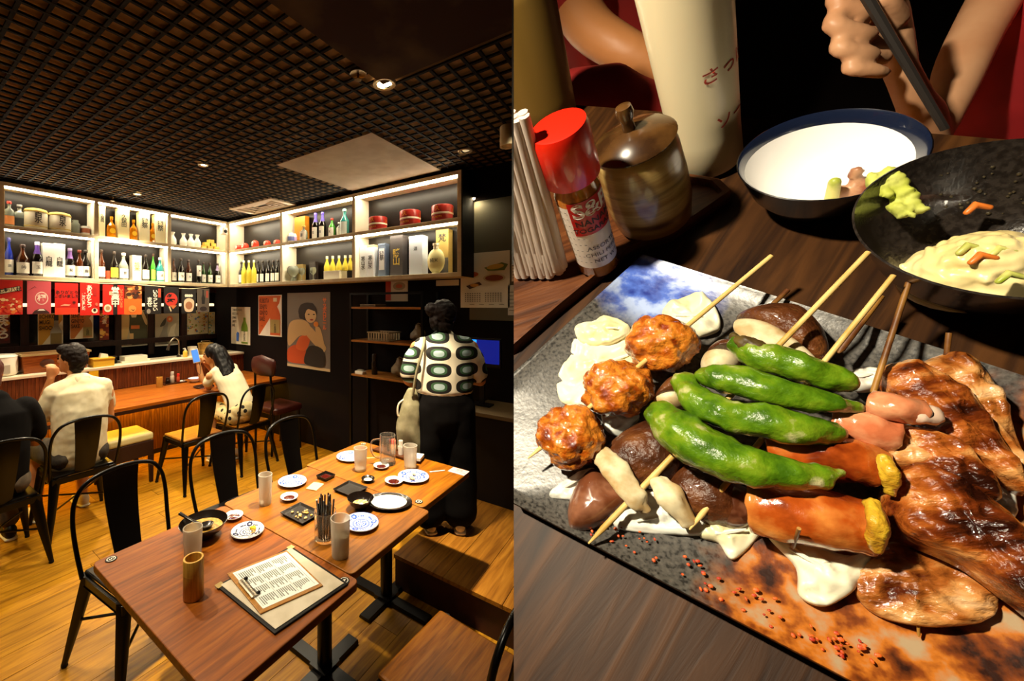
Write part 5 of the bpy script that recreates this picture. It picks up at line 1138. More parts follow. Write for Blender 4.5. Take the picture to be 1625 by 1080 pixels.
def leanM(base, top, H, h0=0):
    """frame standing on the table at one pixel with its axis through another"""
    p = tp(*base, h0); r = ray(*top).normalized(); w = p-CAM; b = r.dot(U)      # point of the sight line closest to the upright through p
    s = (b*w.dot(r)-w.dot(U))/(1-b*b); q = CAM+r*((p+U*s-CAM).dot(r)); z = (q-p); L = z.length; z.normalize()
    x = (E1-z*E1.dot(z)).normalized(); return frame(x, z.cross(x), z, p), L, p, q
def rthing(name, label, cat, p, group=None, M=None): return thing(name, label, cat, M=M if M is not None else TM(p), group=group)
bpy.context.view_layer.update()
# lamp above this table, behind the photographer
lc = tp(1180, 620); lp = lc+U*.85-E1*.30+E2*.16
spot(lp, lc+E1*.04+E2*.03, 66, 84, (1, .87, .64), .6, .022)
# ---- table top
g = (tp(1060, 780)-tp(870, 1080)); g = (g-U*g.dot(U)).normalized()
p0 = tp(1100, 700); Mt = frame(g, U.cross(g), U, p0)
M_dt = wood('dark_table', '#1e0e05', '#38200c', '#503014', axis=0, sc=2.2, rough=.5, spec=.2)
tb = thing('dark_table', 'dark brown wooden table top carrying the skewer plate and bowls', 'table', M=Mt)
Mi = Mt.inverted()
out = [Mi @ tp(*q) for q in ((700, 150), (1190, 188), (1800, 238), (2100, 640), (1700, 1300), (1150, 1500), (700, 1500))]
bpy.context.view_layer.update()
clip(MB().prism([(v.x, v.y) for v in out], -.022, 0).build('tabletop', M_dt, tb))
clip(MB().prism([(v.x*.94, v.y*.94) for v in out], -.05, -.0221).build('apron', M_black, tb))
# ---- dark booth wall behind it
qs = [at(CUT, -140, 1.35), at(1900, -140, 1.1), at(1900, 420, 1.1), at(CUT, 420, 1.35)]
dn = FWD*.02
bw = MB().hexa([q for q in qs], [q+dn for q in qs]).build('booth_wall', mat('booth_black', '#0c0504', rough=.6, var='#16090a', vs=4)); bw['kind'] = 'structure'
# ---- brown tray
trp = rthing('serving_tray', 'brown wooden tray under the jar and the red capped spice bottle', 'tray', tp(980, 380))
Ti = TM(tp(980, 380)).inverted(); M_tr2 = wood('tray_brown', '#3a1c0a', '#5a3014', '#6e4020', axis=0, sc=4, rough=.4)
oc = [(1158, 320), (1062, 386), (1005, 404), (890, 498), (700, 665), (700, 200), (900, 236), (1060, 288), (1140, 302)]
loc = [Ti @ tp(*q) for q in oc]; poly = [(v.x, v.y) for v in loc]
bpy.context.view_layer.update()
clip(MB().prism(poly, .0005, .006).build('base', M_tr2, trp))
cx = sum(p[0] for p in poly)/len(poly); cy = sum(p[1] for p in poly)/len(poly); n = len(poly); m = MB()
inn = [(cx+(p[0]-cx)*.955, cy+(p[1]-cy)*.955) for p in poly]
m.add([(p[0], p[1], .0061) for p in poly]+[(p[0], p[1], .014) for p in poly]+[(p[0], p[1], .014) for p in inn]+[(p[0], p[1], .0061) for p in inn], [(k+a*n, (k+1)%n+a*n, (k+1)%n+((a+1)%4)*n, k+((a+1)%4)*n) for a in range(4) for k in range(n)])
clip(m.build('rim', M_tr2, trp, smooth=True)); HT = .0062
# ---- red capped spice bottle
M, L, p, q = leanM((950, 419), (884, 200), .105, HT+.0025); r = rpx(39, (p+q)/2)
t = rthing('spice_bottle', 'red capped spice bottle with a red and white label on the tray', 'bottle', None, M=M)
MB().lathe([(r*.85, 0), (r*.93, .003), (r*.93, L*.62), (r*.82, L*.67), (r*.8, L*.72)], 32).build('glass_body', mat('spice_glass', '#b8702a', rough=.12, coat=.5, var='#9a5a20', vs=90), t, smooth=True)
MB().lathe([(r*1.0, L*.70), (r*1.08, L*.71), (r*1.08, L*.97), (r*1.02, L), (r*.9, L*1.003), (0, L*1.003)], 36).build('cap', mat('cap_bright_red', '#e8200c', rough=.35, coat=.3), t, smooth=True)
def wrap(t, r, z0, z1, a0, a1, m, name, k=1.012, n=14):
    mb = MB()
    mb.add([(r*k*math.cos(a0+(a1-a0)*i/n), r*k*math.sin(a0+(a1-a0)*i/n), z) for z in (z0, z1) for i in range(n+1)], [(i, i+1, n+2+i, n+1+i) for i in range(n)]); return mb.build(name, m, t, smooth=True)
VA = -PI/2  # the side turned to the viewer
lb = wrap(t, r*.93, L*.1, L*.585, VA-1.75, VA+1.5, mat('label_cream', '#e6dcd2', rough=.5), 'label')
rd = wrap(t, r*.93, L*.38, L*.62, VA-.75, VA+1.52, mat('label_red', '#c01410', rough=.4), 'red_field', 1.025)
def wtext(s, t, r, z, a, size, color, bold=.02, k=1.04):
    """lettering bent round a cylinder"""
    o = text(s, size, ink(color), t, Matrix.Identity(4), bold=bold); R = r*k
    for v in o.data.vertices:
        x, y = v.co.x, v.co.y; th = a+x/R; v.co = V((R*math.cos(th), R*math.sin(th), z+y))
    return o
wtext('S&B', lb, r*.93, L*.555, VA+.35, L*.13, '#f4ece4', .03); wtext('NANAMI', lb, r*.93, L*.47, VA+.35, L*.055, '#3a0a06', .02); wtext('TOGARASHI', lb, r*.93, L*.415, VA+.35, L*.045, '#3a0a06', .02)
for i, s in enumerate(('ASSORTED', 'CHILI PEPPER', 'NET WT.')): wtext(s, lb, r*.93, L*(.27-.055*i), VA+.45, L*.04, '#5a5048', .005)
for i in range(9): wtext('- - - - - - -', lb, r*.93, L*(.56-.05*i), VA-1.15, L*.045, '#6a625a', .0)
# ---- brown lidded jar
M, L, p, q = leanM((1038, 350), (1003, 222), .062, HT+.003); r = rpx(66, (p+q)/2)
t = rthing('lidded_jar', 'brown glazed ceramic jar with a knobbed lid on the tray', 'jar', None, M=M)
M_jar = mat('brown_glaze', '#4a2c10', rough=.3, coat=.4, var=['#84602c', '#b09458', '#3a2010'], vs=16, stretch=(.6, .6, 4), vlo=.3, vhi=.7)
MB().lathe([(r*.78, 0), (r*.95, L*.06), (r*1.04, L*.3), (r*1.02, L*.6), (r*.97, L*.86), (r*.9, L*.96), (r*.84, L*.98)], 40).build('body', M_jar, t, smooth=True)
ld = MB().lathe([(r*.93, L*.965), (r*.98, L*.99), (r*.9, L*1.02), (r*.5, L*1.08), (r*.2, L*1.11), (0, L*1.115)], 40).build('lid', mat('dark_brown_glaze', '#35200f', rough=.25, coat=.5, var='#5a3c1c', vs=30), t, smooth=True)
MB().lathe([(r*.15, L*1.10), (r*.13, L*1.19), (r*.2, L*1.27), (r*.17, L*1.33), (0, L*1.35)], 24).build('knob', MATS['dark_brown_glaze'], ld, smooth=True)
# ---- toothpicks wrapped in paper, in a bunch
t = rthing('toothpick_bundle', 'bunch of white paper wrapped toothpicks beside the spice bottle', 'toothpicks', tp(860, 425, HT))
Wi = TM(tp(860, 425, HT)).inverted(); M_tp = mat('toothpick_paper', '#d4c6ba', rough=.5); bpy.context.view_layer.update()
rr = random.Random(2)
for i in range(18):
    xb = 822+4.2*i+rr.uniform(-2, 2); b = tp(xb, 438-5*(i % 3)-(i > 14)*6, HT+.004+.004*(i % 3)); hh = .095+.008*(i % 3)
    q0 = Wi @ b; M2, L2, _, q1 = leanM((xb, 436), (xb-62, 178+6*(i % 4)), hh, HT+.004*(i % 3)); q1 = Wi @ q1
    clip(MB().tube([q0, q0*.5+q1*.5, q1], [.0042, .0042, .0036], 8).build('toothpick', M_tp, t, smooth=True))
# ---- tall cream squeeze bottles
def squeeze(base, top, H, rb, rt, label, m, cut=False, txt=False):
    M, L, p, q = leanM(base, top, H, .004); a, b = rpx(rb, p), rpx(rt, q)*.98
    t = rthing('squeeze_bottle', label, 'bottle', None, M=M); bpy.context.view_layer.update()
    o = MB().lathe([(a*.93, 0), (a, .003), (a*1.0, L*.2), (b, L*.95), (b*.98, L*1.02), (b*.7, L*1.1), (b*.35, L*1.14), (b*.32, L*1.3), (0, L*1.32)], 40).build('body', m, t, smooth=True)
    c = MB().lathe([(b*.36, L*1.2), (b*.36, L*1.36), (b*.12, L*1.5), (0, L*1.5)], 20).build('nozzle', mat('nozzle_red', '#b82a18', rough=.4), t, smooth=True)
    if cut: clip(o); clip(c)
    if txt:
        for i, (s, z) in enumerate((('さっぱり', .55), ('ソース', .3))):
            wtext(s, t, a+(b-a)*(z+.03-.2)/.75, L*z, VA+.75, L*.075, '#b8402c', .01, 1.012)
    return t
M_creamb = mat('cream_plastic', '#efe2bc', rough=.35, coat=.2)
squeeze((1124, 256), (1075, -70), .135, 54, 82, 'tall cream squeeze bottle with red writing beside the jar', M_creamb, txt=True)
squeeze((866, 188), (815, -20), .13, 48, 60, 'tall olive shaded squeeze bottle behind the toothpicks', mat('shaded_plastic', '#6a5222', rough=.4), cut=True)  # beige bottle in shadow, the shade put into its olive colour
# ---- white bowl with a blue rim
def bowl(name, label, c, left, hr, prof, m, seg=48, rz=0):
    pr = tp(*c, hr); R = (tp(*left, hr)-pr).length; base = pr-U*(hr-.0005); t = rthing(name, label, 'bowl', base)
    MB().lathe([(a*R, z*hr) for a, z in prof], seg, cap1=False).build('body', m, t, smooth=True); return t, R
M_outer = mat('bowl_outer', '#0e0a0c', rough=.25, coat=.4)
t, R = bowl('sauce_bowl', 'white bowl with a dark blue rim behind the black noodle bowl', (1308, 244), (1172, 249), .05, [(.42, 0), (.46, .08), (.5, .1), (.8, .5), (.97, .93), (1, 1), (.985, 1.01)], M_outer)
hr = .05
MB().lathe([(R*.985, hr*1.01), (R*.95, hr*.98), (R*.89, hr*.84)], 48, cap0=False, cap1=False).build('blue_rim', mat('rim_blue', '#121a30', rough=.2, coat=.5), t, smooth=True)
MB().lathe([(R*.89, hr*.84), (R*.72, hr*.5), (R*.45, hr*.25), (0, hr*.2)], 48, cap0=False).build('white_inside', mat('bowl_white', '#f2f0ee', rough=.2, coat=.4), t, smooth=True)
m = MB()
remeshed(MB().ball((R*.02, -R*.42, hr*.5), (R*.16, R*.13, R*.16)).ball((R*.25, -R*.45, hr*.5), (R*.22, R*.14, R*.2)).ball((R*.2, -R*.36, hr*.75), (R*.08, R*.08, R*.14)), 'food_piece', mat('meat_pale', '#b88a68', rough=.4, var='#8a4a30', vs=90), t, .002, 2, lambda c: .0012*noise.noise(c*400))
MB().limb([(-R*.12, -R*.5, hr*.5), (-R*.1, -R*.44, hr*.82)], [R*.08, R*.07], 10).build('scallion_piece', mat('scallion', '#9aa830', rough=.4, var='#d8d080', vs=60), t, smooth=True)
# ---- black noodle bowl
M_bb = mat('black_speckle', '#1c1714', rough=.22, coat=.5, var='#2e2824', vs=300, bump=.1, bs=500)
hr = .062
t, R = bowl('noodle_bowl', 'wide black speckled bowl of creamy noodles with wasabi on its wall', (1612, 338), (1368, 306), hr, [(.38, 0), (.42, .08), (.46, .1), (.75, .5), (.95, .9), (1, 1), (.985, 1.012), (.93, .9), (.72, .52), (.45, .26), (0, .22)], M_bb, 64)
Wi = t.matrix_world.copy(); bpy.context.view_layer.update(); Wi = t.matrix_world.inverted()
M_nood = mat('cream_noodle', '#efdca0', rough=.35, coat=.3, var='#e4cc84', vs=25)
c = Wi @ tp(1578, 398, .036); rr = random.Random(9); m = MB()
m.ball((c.x, c.y, hr*.24), (R*.58, R*.46, hr*.2), 24)
for i in range(64):
    a = rr.uniform(0, 6.28); rad = R*rr.uniform(.05, .47); pts = []
    for k in range(7):
        th = a+k*.32; q = 1-.22*rr.random(); pts.append((c.x+rad*1.15*q*math.cos(th), c.y+rad*.95*q*math.sin(th), hr*(.60-.26*(rad/R/.42)**2)+rr.uniform(-.002, .003)))
    m.limb(crom(pts, 3), [R*.042]*19, 8)
remeshed(m, 'noodles', M_nood, t, .0012, 1)
for i, (x, y) in enumerate(((1540, 395), (1560, 410), (1605, 440), (1552, 330), (1590, 400))):
    q = Wi @ tp(x, y, .040); MB().limb([q+V((-.004, 0, -.001)), q+V((0, .002, .001)), q+V((.004, -.001, -.001))], [.0014, .002, .0014], 8).build('vegetable_bit', (MATS['scallion'], mat('carrot', '#d8742a', rough=.4))[i % 2], t, smooth=True)
q = [Wi @ tp(x, y, h) for x, y, h in ((1396, 288, .054), (1425, 312, .050), (1448, 342, .045))]
wm = MB(); rr = random.Random(4)
for i in range(60):
    s = rr.random(); b = q[0]*(1-s)+q[2]*s; w = .0062*(1-.3*abs(s-.5)); wm.ball((b.x+rr.uniform(-w, w), b.y+rr.uniform(-w, w)*.8, b.z+rr.uniform(-.002, .005)), rr.uniform(.002, .0038), 8)
remeshed(wm, 'wasabi', mat('wasabi', '#b4bc48', rough=.7, var='#ccd070', vs=60), t, .0014, 1, lambda c: .0010*noise.noise(c*500))
# oily droplets on the inside wall
m = MB(); rr = random.Random(6)
for i in range(60):
    x, y = rr.uniform(1470, 1625), rr.uniform(255, 335); v = Wi @ tp(x, y, .03); rad = math.hypot(v.x, v.y)
    if rad > R*.9: continue
    z = hr*(.26+.26*(rad/R-.45)/.27 if rad/R < .72 else .52+.38*(rad/R-.72)/.21); m.ball((v.x, v.y, z+.0004), rr.uniform(.0004, .0011), 8)
d = m.build('oil_drops', mat('oil', '#3a3224', rough=.03, coat=1), t, smooth=True); d['kind'] = 'stuff'
# ---- speckled rectangular plate
pc = tp(1180, 700); plt = rthing('skewer_plate', 'grey speckled rectangular plate with a blue corner and rust brown brushwork', 'plate', pc)
bpy.context.view_layer.update(); Pi_ = TM(pc).inverted()
def plate_mat():
    m = bpy.data.materials.new('plate_glaze'); m.use_nodes = True; nt = m.node_tree; L = nt.links.new; b = nt.nodes['Principled BSDF']
    b.inputs['Roughness'].default_value = .32; b.inputs['Coat Weight'].default_value = .12
    tc = nt.nodes.new('ShaderNodeTexCoord')
    def noise_(s, d=5):
        n = nt.nodes.new('ShaderNodeTexNoise'); n.inputs['Scale'].default_value = s; n.inputs['Detail'].default_value = d; L(tc.outputs['Object'], n.inputs['Vector']); return n
    def ramp(src, ps):
        r = nt.nodes.new('ShaderNodeValToRGB'); e = r.color_ramp.elements
        while len(e) < len(ps): e.new(.5)
        for i, (p, c) in enumerate(ps): e[i].position = p; e[i].color = lin(c) if isinstance(c, str) else (c, c, c, 1)
        L(src, r.inputs[0]); return r.outputs[0]
    def mixc(f, a, c):
        x = nt.nodes.new('ShaderNodeMix'); x.data_type = 'RGBA'; L(f, x.inputs[0]); L(a, x.inputs[6]); L(c, x.inputs[7]); return x.outputs[2]
    def near(pt, r0, r1, wob=.02):
        v = nt.nodes.new('ShaderNodeVectorMath'); v.operation = 'DISTANCE'; v.inputs[1].default_value = pt; L(tc.outputs['Object'], v.inputs[0])
        n = noise_(28); a = nt.nodes.new('ShaderNodeMath'); a.operation = 'MULTIPLY_ADD'; a.inputs[1].default_value = wob*2; L(n.outputs['Fac'], a.inputs[0]); L(v.outputs['Value'], a.inputs[2])
        mr = nt.nodes.new('ShaderNodeMapRange'); mr.inputs[1].default_value = r0+wob; mr.inputs[2].default_value = r1+wob; mr.inputs[3].default_value = 1; mr.inputs[4].default_value = 0; L(a.outputs[0], mr.inputs[0]); return mr.outputs[0]
    base = ramp(noise_(420, 3).outputs['Fac'], [(.36, '#262421'), (.46, '#45423e'), (.7, '#5a5650')])
    blue = ramp(noise_(60).outputs['Fac'], [(.35, '#1c2f8a'), (.5, '#4a6ac8'), (.62, '#a8bce8')])
    rust = ramp(noise_(70, 8).outputs['Fac'], [(.36, '#2a1006'), (.46, '#7a3a10'), (.54, '#b86a20'), (.66, '#a89070')])
    c = mixc(near(tuple(Pi_ @ tp(1045, 450, .012)), .022, .05), base, blue)
    c = mixc(near(tuple(Pi_ @ tp(1480, 1090, .012)), .055, .08, .03), c, rust)
    c = mixc(near(tuple(Pi_ @ tp(1760, 760, .012)), .03, .06, .03), c, rust)
    L(c, b.inputs['Base Color'])
    bp = nt.nodes.new('ShaderNodeBump'); bp.inputs['Strength'].default_value = .15; bp.inputs['Distance'].default_value = .001; L(noise_(300).outputs['Fac'], bp.inputs['Height']); L(bp.outputs[0], b.inputs['Normal'])
    return m
corners = [(1020, 405), (672, 724), (1345, 1080), (1850, 1345), (2050, 740), (1500, 558)]
cl = [Pi_ @ tp(*q, .012) for q in corners]; ctr = sum(cl, V())/len(cl)
dens = []
for i in range(len(cl)):
    a, b = cl[i], cl[(i+1) % len(cl)]
    for k in range(8): dens.append(a.lerp(b, k/8))
N = len(dens); m = MB(); vs = []
rings = [(.90, .0006), (.93, .0006), (1.0, .0135), (.992, .0150), (.975, .0142), (.90, .0095), (.6, .0080), (.25, .0078)]
for s, z in rings:
    for p in dens:
        lift = .010 if (p-cl[0]).length < .03 else 0
        vs.append((ctr.x+(p.x-ctr.x)*s, ctr.y+(p.y-ctr.y)*s, z))
fs = [(i*N+k, i*N+(k+1) % N, (i+1)*N+(k+1) % N, (i+1)*N+k) for i in range(len(rings)-1) for k in range(N)]
fs += [tuple(range(N))[::-1], tuple(range((len(rings)-1)*N, len(rings)*N))]
m.add(vs, fs); po = m.build('body', plate_mat(), plt, smooth=70); bpy.context.view_layer.update(); clip(po)
HP = .0082
# ---- food helpers
def mound(outline, h0, thick, m, name, parent, W, pw=2.2, nz=0, ns=60, rings=14, tilt=None, drop=0, flat=False):
    """a solid cushion over a pixel outline: domed top, edges down to h0"""
    pts = [(W @ tp(x, y, h0)) for x, y in outline]; pts = crom(pts, 7, True); n = len(pts); c = sum(pts, V())/n; mb = MB(); vs = []
    zdir = (W.to_3x3() @ U).normalized()
    for i in range(rings):
        s = 1-i/(rings-.0)
        s = math.sin(s*PI/2)
        for k, p in enumerate(pts):
            q = c+(p-c)*s; z = thick*(1-s**pw)**(.5 if not flat else .25)
            nv = noise.noise(q*ns)*nz+noise.noise(q*ns*2.7)*nz*.6+noise.noise(q*ns*6)*nz*.25 if nz else 0
            vs.append(q+zdir*(z+nv*(1 if i else .3)))
    vs.append(c+zdir*(thick+(noise.noise(c*ns)*nz if nz else 0)))
    fs = [(i*n+k, i*n+(k+1) % n, (i+1)*n+(k+1) % n, (i+1)*n+k) for i in range(rings-1) for k in range(n)]
    fs += [((rings-1)*n+k, (rings-1)*n+(k+1) % n, rings*n) for k in range(n)]
    b0 = len(vs); vs += [c+(p-c)*.9-zdir*min(.004, drop or .002) for p in pts]
    fs += [(k, b0+k, b0+(k+1) % n, (k+1) % n) for k in range(n)]; fs.append(tuple(range(b0, b0+n)))
    return mb.add(vs, fs).build(name, m, parent, smooth=80)
def lump(pts, radii, m, name, parent, W, nz=.0008, ns=160, vox=.0016, flat=1.0, blunt=False):
    """rounded (or flat-ended) food along a pixel path (x, y, h), radii in pixels"""
    P = [tp(*p) for p in pts]; R = [rpx(r, p) for r, p in zip(radii, P)]; P = crom([W @ p for p in P], 6)
    R2 = []
    for i in range(len(R)-1):
        for k in range(6): t = k/6; t = t*t*(3-2*t); R2.append(R[i]*(1-t)+R[i+1]*t)
    R2.append(R[-1]); sd = W.to_3x3() @ U
    if blunt:
        a = (P[0]-P[1]).normalized(); b = (P[-1]-P[-2]).normalized()
        P = [P[0]+a*.0008, P[0]+a*.0006]+P+[P[-1]+b*.0006, P[-1]+b*.0008]; R2 = [R2[0]*.55, R2[0]*.9]+R2+[R2[-1]*.9, R2[-1]*.55]
        mb = MB().tube(P, [(r*flat, r) for r in R2], 26, side=sd)
    else: mb = MB().limb(P, [(r*flat, r) for r in R2], 26, side=sd)
    o = mb.build(name, m, parent, smooth=80)
    if nz:
        me = o.data; nn = [v.normal.copy() for v in me.vertices]
        for v, q in zip(me.vertices, nn): v.co += q*(noise.noise(v.co*ns)*nz+noise.noise(v.co*ns*2.4)*nz*.6)
    return o
def root(name, label, cat, x, y, h=HP, group=None):
    p = tp(x, y, h); t = rthing(name, label, cat, p, group); return t, TM(p).inverted()
M_stick = mat('bamboo_stick', '#e0c078', rough=.5, var='#c09848', vs=40, stretch=(1, 1, 1)); M_stickd = mat('bamboo_stick_burnt', '#a87832', rough=.5, var='#5a3010', vs=30)
def stick(t, W, a, b, ra=4.6, rb=5.5, m=None, name='bamboo_stick'):
    A, B = tp(*a), tp(*b); MB().tube([W @ A, W @ A.lerp(B, .06), W @ B], [rpx(ra, A)*.3, rpx(ra, A), rpx(rb, B)], 8).build(name, m or M_stick, t, smooth=True)
# ---- shredded cabbage under everything
M_cab = mat('cabbage', '#e6dfa8', rough=.35, coat=.2, var='#f2eed2', vs=30); M_cabw = mat('cabbage_white', '#eeeade', rough=.35, coat=.2, var='#dfe2d8', vs=25)
def leaf(out, h, label, m, th=.0032, nz=.0045):
    t, W = root('cabbage_leaf', label, 'cabbage', *out[0]); o = mound(out, h, th, m, 'blade', t, W, nz=nz, ns=75, flat=True); 
    A, B = out[0], out[len(out)//2]; P = [tp(A[0]+(B[0]-A[0])*s, A[1]+(B[1]-A[1])*s, h+th-.0002+.0006*math.sin(s*3.1)) for s in (.25, .4, .55, .7)]
    MB().limb([W @ p for p in P], [.0006, .0011, .0010, .0005], 6).build('midrib', M_cabw, t, smooth=True)
leaf([(1052, 545), (1000, 520), (922, 520), (905, 560), (885, 600), (893, 640), (945, 640), (1000, 600)], HP+.001, 'flat pale cabbage leaf beneath the three meatballs', M_cab)
leaf([(1050, 500), (1070, 478), (1115, 470), (1140, 500), (1140, 525), (1105, 535), (1065, 520)], HP+.003, 'curled cabbage leaf behind the topmost meatball', M_cab, .008)
leaf([(1000, 520), (960, 505), (915, 520), (925, 545), (975, 545)], HP+.004, 'yellowish cabbage piece catching the light beside the blue corner', M_cab, .006)
leaf([(872, 785), (905, 755), (945, 745), (935, 790), (890, 792)], HP+.0005, 'thin white cabbage shred beside the lowest meatball', M_cabw, .003)
leaf([(975, 835), (990, 785), (1050, 780), (1120, 800), (1135, 845), (1060, 848)], HP+.001, 'white cabbage leaf under the mushroom slices', M_cabw, .005)
leaf([(1110, 850), (1130, 815), (1200, 815), (1215, 835), (1165, 888), (1140, 862)], HP+.001, 'cabbage leaf with a folded tip under the bacon roll', M_cab, .006)
leaf([(1218, 850), (1250, 850), (1340, 880), (1378, 880), (1360, 930), (1310, 962), (1268, 945), (1262, 900)], HP+.004, 'large drooping cabbage leaf hanging past the bacon roll', M_cab, .008)
leaf([(1345, 600), (1370, 585), (1400, 590), (1400, 615), (1360, 622)], HP+.012, 'white onion like cabbage piece beside the pepper tips', M_cabw, .008)
leaf([(1555, 770), (1580, 752), (1612, 790), (1612, 822), (1590, 815)], HP+.006, 'translucent cabbage piece beside the grilled meat edge', M_cabw, .006)
leaf([(955, 640), (985, 625), (1015, 660), (985, 690), (960, 680)], HP+.001, 'small pale cabbage scrap between meatball and mushroom', M_cabw, .004)
# ---- meatball skewer
M_ball = mat('meatball_glaze', '#6a2408', rough=.15, coat=.9, var=['#a8500f', '#d8842a', '#8a3408'], vs=90, bump=.5, bs=330, vlo=.3, vhi=.7)
t, W = root('meatball_skewer', 'three glossy glazed meatballs on a bamboo stick', 'skewer', 980, 620)
for i, (x, y, hh, r) in enumerate(((905, 692, .029, 56), (979, 617, .030, 56), (1048, 545, .031, 56))):
    p = tp(x, y, hh); R = rpx(r, p)*1.0; q = W @ p; o = MB().ball(q, (R*1.02, R*.92, R*.9), 72).build('meatball', M_ball, t, smooth=80)
    me = o.data; nn = [v.normal.copy() for v in me.vertices]
    for v, nrm in zip(me.vertices, nn):
        c = v.co+V((i*3.1, 0, 0)); v.co += nrm*(noise.noise(c*70)*.004+noise.noise(c*170)*.0026+noise.noise(c*380)*.0012)
stick(t, W, (838, 727, .028), (1224, 406, .042), 4, 5)
# ---- mushrooms on a skewer
M_cap = mat('shiitake_cap', '#3a1c0c', rough=.35, coat=.4, var=['#5a3016', '#7a4a24'], vs=60, bump=.8, bs=140, vlo=.35, vhi=.72, detail=9); M_gill = mat('shiitake_cut', '#d8caa4', rough=.5, var='#b89a68', vs=70); M_capl = mat('shiitake_pale', '#6a3a22', rough=.3, coat=.5, var=['#8a5a40', '#4a2412'], vs=40)
t, W = root('mushroom_skewer', 'grilled shiitake slices on the skewer closest to the meatballs', 'skewer', 1000, 770)
mound([(1085, 705), (1050, 668), (1000, 680), (955, 725), (985, 765), (1040, 775), (1080, 755)], HP+.008, .018, M_cap, 'mushroom_cap', t, W, nz=.001)
mound([(903, 832), (906, 790), (940, 745), (985, 770), (1010, 790), (985, 815), (945, 838), (918, 842)], HP+.003, .016, M_capl, 'mushroom_slice', t, W, nz=.0012)
lump([(952, 718, .030), (975, 745, .032), (1005, 785, .030), (1025, 810, .024)], [17, 24, 22, 12], M_gill, 'mushroom_stem', t, W, nz=.0014, flat=.5)
mound([(1050, 790), (1065, 750), (1100, 735), (1150, 745), (1178, 790), (1182, 826), (1130, 835), (1080, 812)], HP+.005, .017, M_cap, 'mushroom_cap', t, W, nz=.001)
lump([(1045, 762, .030), (1065, 790, .030), (1092, 828, .022)], [18, 25, 17], M_gill, 'mushroom_stem', t, W, nz=.0014, flat=.5)
mound([(1130, 800), (1150, 770), (1190, 780), (1195, 830), (1150, 836)], HP+.004, .014, M_capl, 'mushroom_slice', t, W, nz=.001)
t, W = root('mushroom_skewer', 'grilled shiitake with a white cut face behind the green peppers', 'skewer', 1230, 530)
mound([(1168, 505), (1205, 490), (1260, 490), (1300, 520), (1315, 560), (1300, 582), (1250, 560), (1200, 530)], HP+.016, .018, M_cap, 'mushroom_cap', t, W, nz=.0012)
mound([(1164, 522), (1172, 506), (1215, 512), (1262, 540), (1297, 572), (1290, 582), (1235, 565), (1185, 545)], HP+.028, .006, M_gill, 'cut_face', t, W, nz=.0008)
mound([(1112, 575), (1128, 556), (1160, 560), (1175, 580), (1150, 600), (1120, 598)], HP+.018, .012, M_gill, 'cut_face', t, W, nz=.0008)
mound([(1122, 560), (1140, 545), (1180, 550), (1190, 570), (1150, 562)], HP+.022, .012, M_cap, 'mushroom_cap', t, W, nz=.0008)
mound([(1036, 640), (1055, 622), (1090, 620), (1090, 645), (1055, 655)], HP+.014, .012, M_gill, 'cut_face', t, W, nz=.0008)
mound([(1040, 628), (1065, 600), (1100, 605), (1100, 625), (1060, 630)], HP+.020, .010, M_cap, 'mushroom_cap', t, W, nz=.0008)
stick(t, W, (1105, 600, .020), (1250, 460, .022), 4, 5, M_stickd)
# ---- grilled chicken pieces behind
M_meat = mat('grilled_meat', '#2a0e05', rough=.25, coat=.6, var=['#6a2c0c', '#a85a20', '#d89a58'], vs=75, bump=.9, bs=150, vlo=.36, vhi=.66, detail=9, stretch=(.45, 1.2, 1)); M_meatp = mat('grilled_meat_pale', '#4a1a06', rough=.25, coat=.6, var=['#a05a22', '#c88e50', '#dcb080'], vs=70, bump=.8, bs=150, vlo=.36, vhi=.66, detail=9, stretch=(.45, 1.2, 1))
mt, Wm = root('chicken_skewer', 'charred slabs of grilled chicken fanned over the plate end', 'skewer', 1500, 700)
mound([(1440, 600), (1480, 572), (1530, 572), (1560, 605), (1588, 660), (1625, 760), (1600, 770), (1540, 700), (1480, 640)], HP+.004, .014, M_meatp, 'meat_slice', mt, Wm, nz=.0042, ns=85, flat=True, pw=3.2)
mound([(1385, 600), (1430, 580), (1480, 600), (1540, 650), (1600, 740), (1625, 785), (1590, 775), (1530, 735), (1470, 705), (1420, 660)], HP+.010, .017, M_meat, 'meat_slice', mt, Wm, nz=.0042, ns=85, flat=True, pw=3.2)
mound([(1400, 690), (1450, 690), (1520, 720), (1565, 770), (1575, 800), (1520, 790), (1440, 750)], HP+.012, .018, M_meat, 'meat_slice', mt, Wm, nz=.0042, ns=85, flat=True, pw=3.2)
mound([(1400, 770), (1440, 735), (1500, 760), (1560, 800), (1610, 850), (1650, 930), (1660, 1000), (1600, 960), (1520, 900), (1430, 860), (1395, 815)], HP+.012, .020, M_meat, 'meat_slice', mt, Wm, nz=.0042, ns=85, flat=True, pw=3.2)
mound([(1380, 870), (1430, 862), (1510, 890), (1580, 945), (1560, 985), (1470, 995), (1390, 975), (1352, 930)], HP+.003, .007, M_meatp, 'meat_slice', mt, Wm, nz=.0042, ns=85, flat=True, pw=3.2)
mound([(1385, 700), (1420, 680), (1470, 700), (1480, 730), (1440, 750), (1400, 740)], HP+.016, .014, M_meatp, 'meat_slice', mt, Wm, nz=.0042, ns=85, flat=True, pw=3.2)
stick(mt, Wm, (1500, 580, .018), (1506, 528, .026), 5, 6, M_stickd); stick(mt, Wm, (1380, 640, .03), (1442, 448, .050), 6, 6, M_stickd)
stick(mt, Wm, (1330, 560, .028), (1398, 470, .030), 7, 7, M_stickd)
stick(mt, Wm, (1458, 1010, .012), (1455, 950, .020), 3, 4, M_stickd)
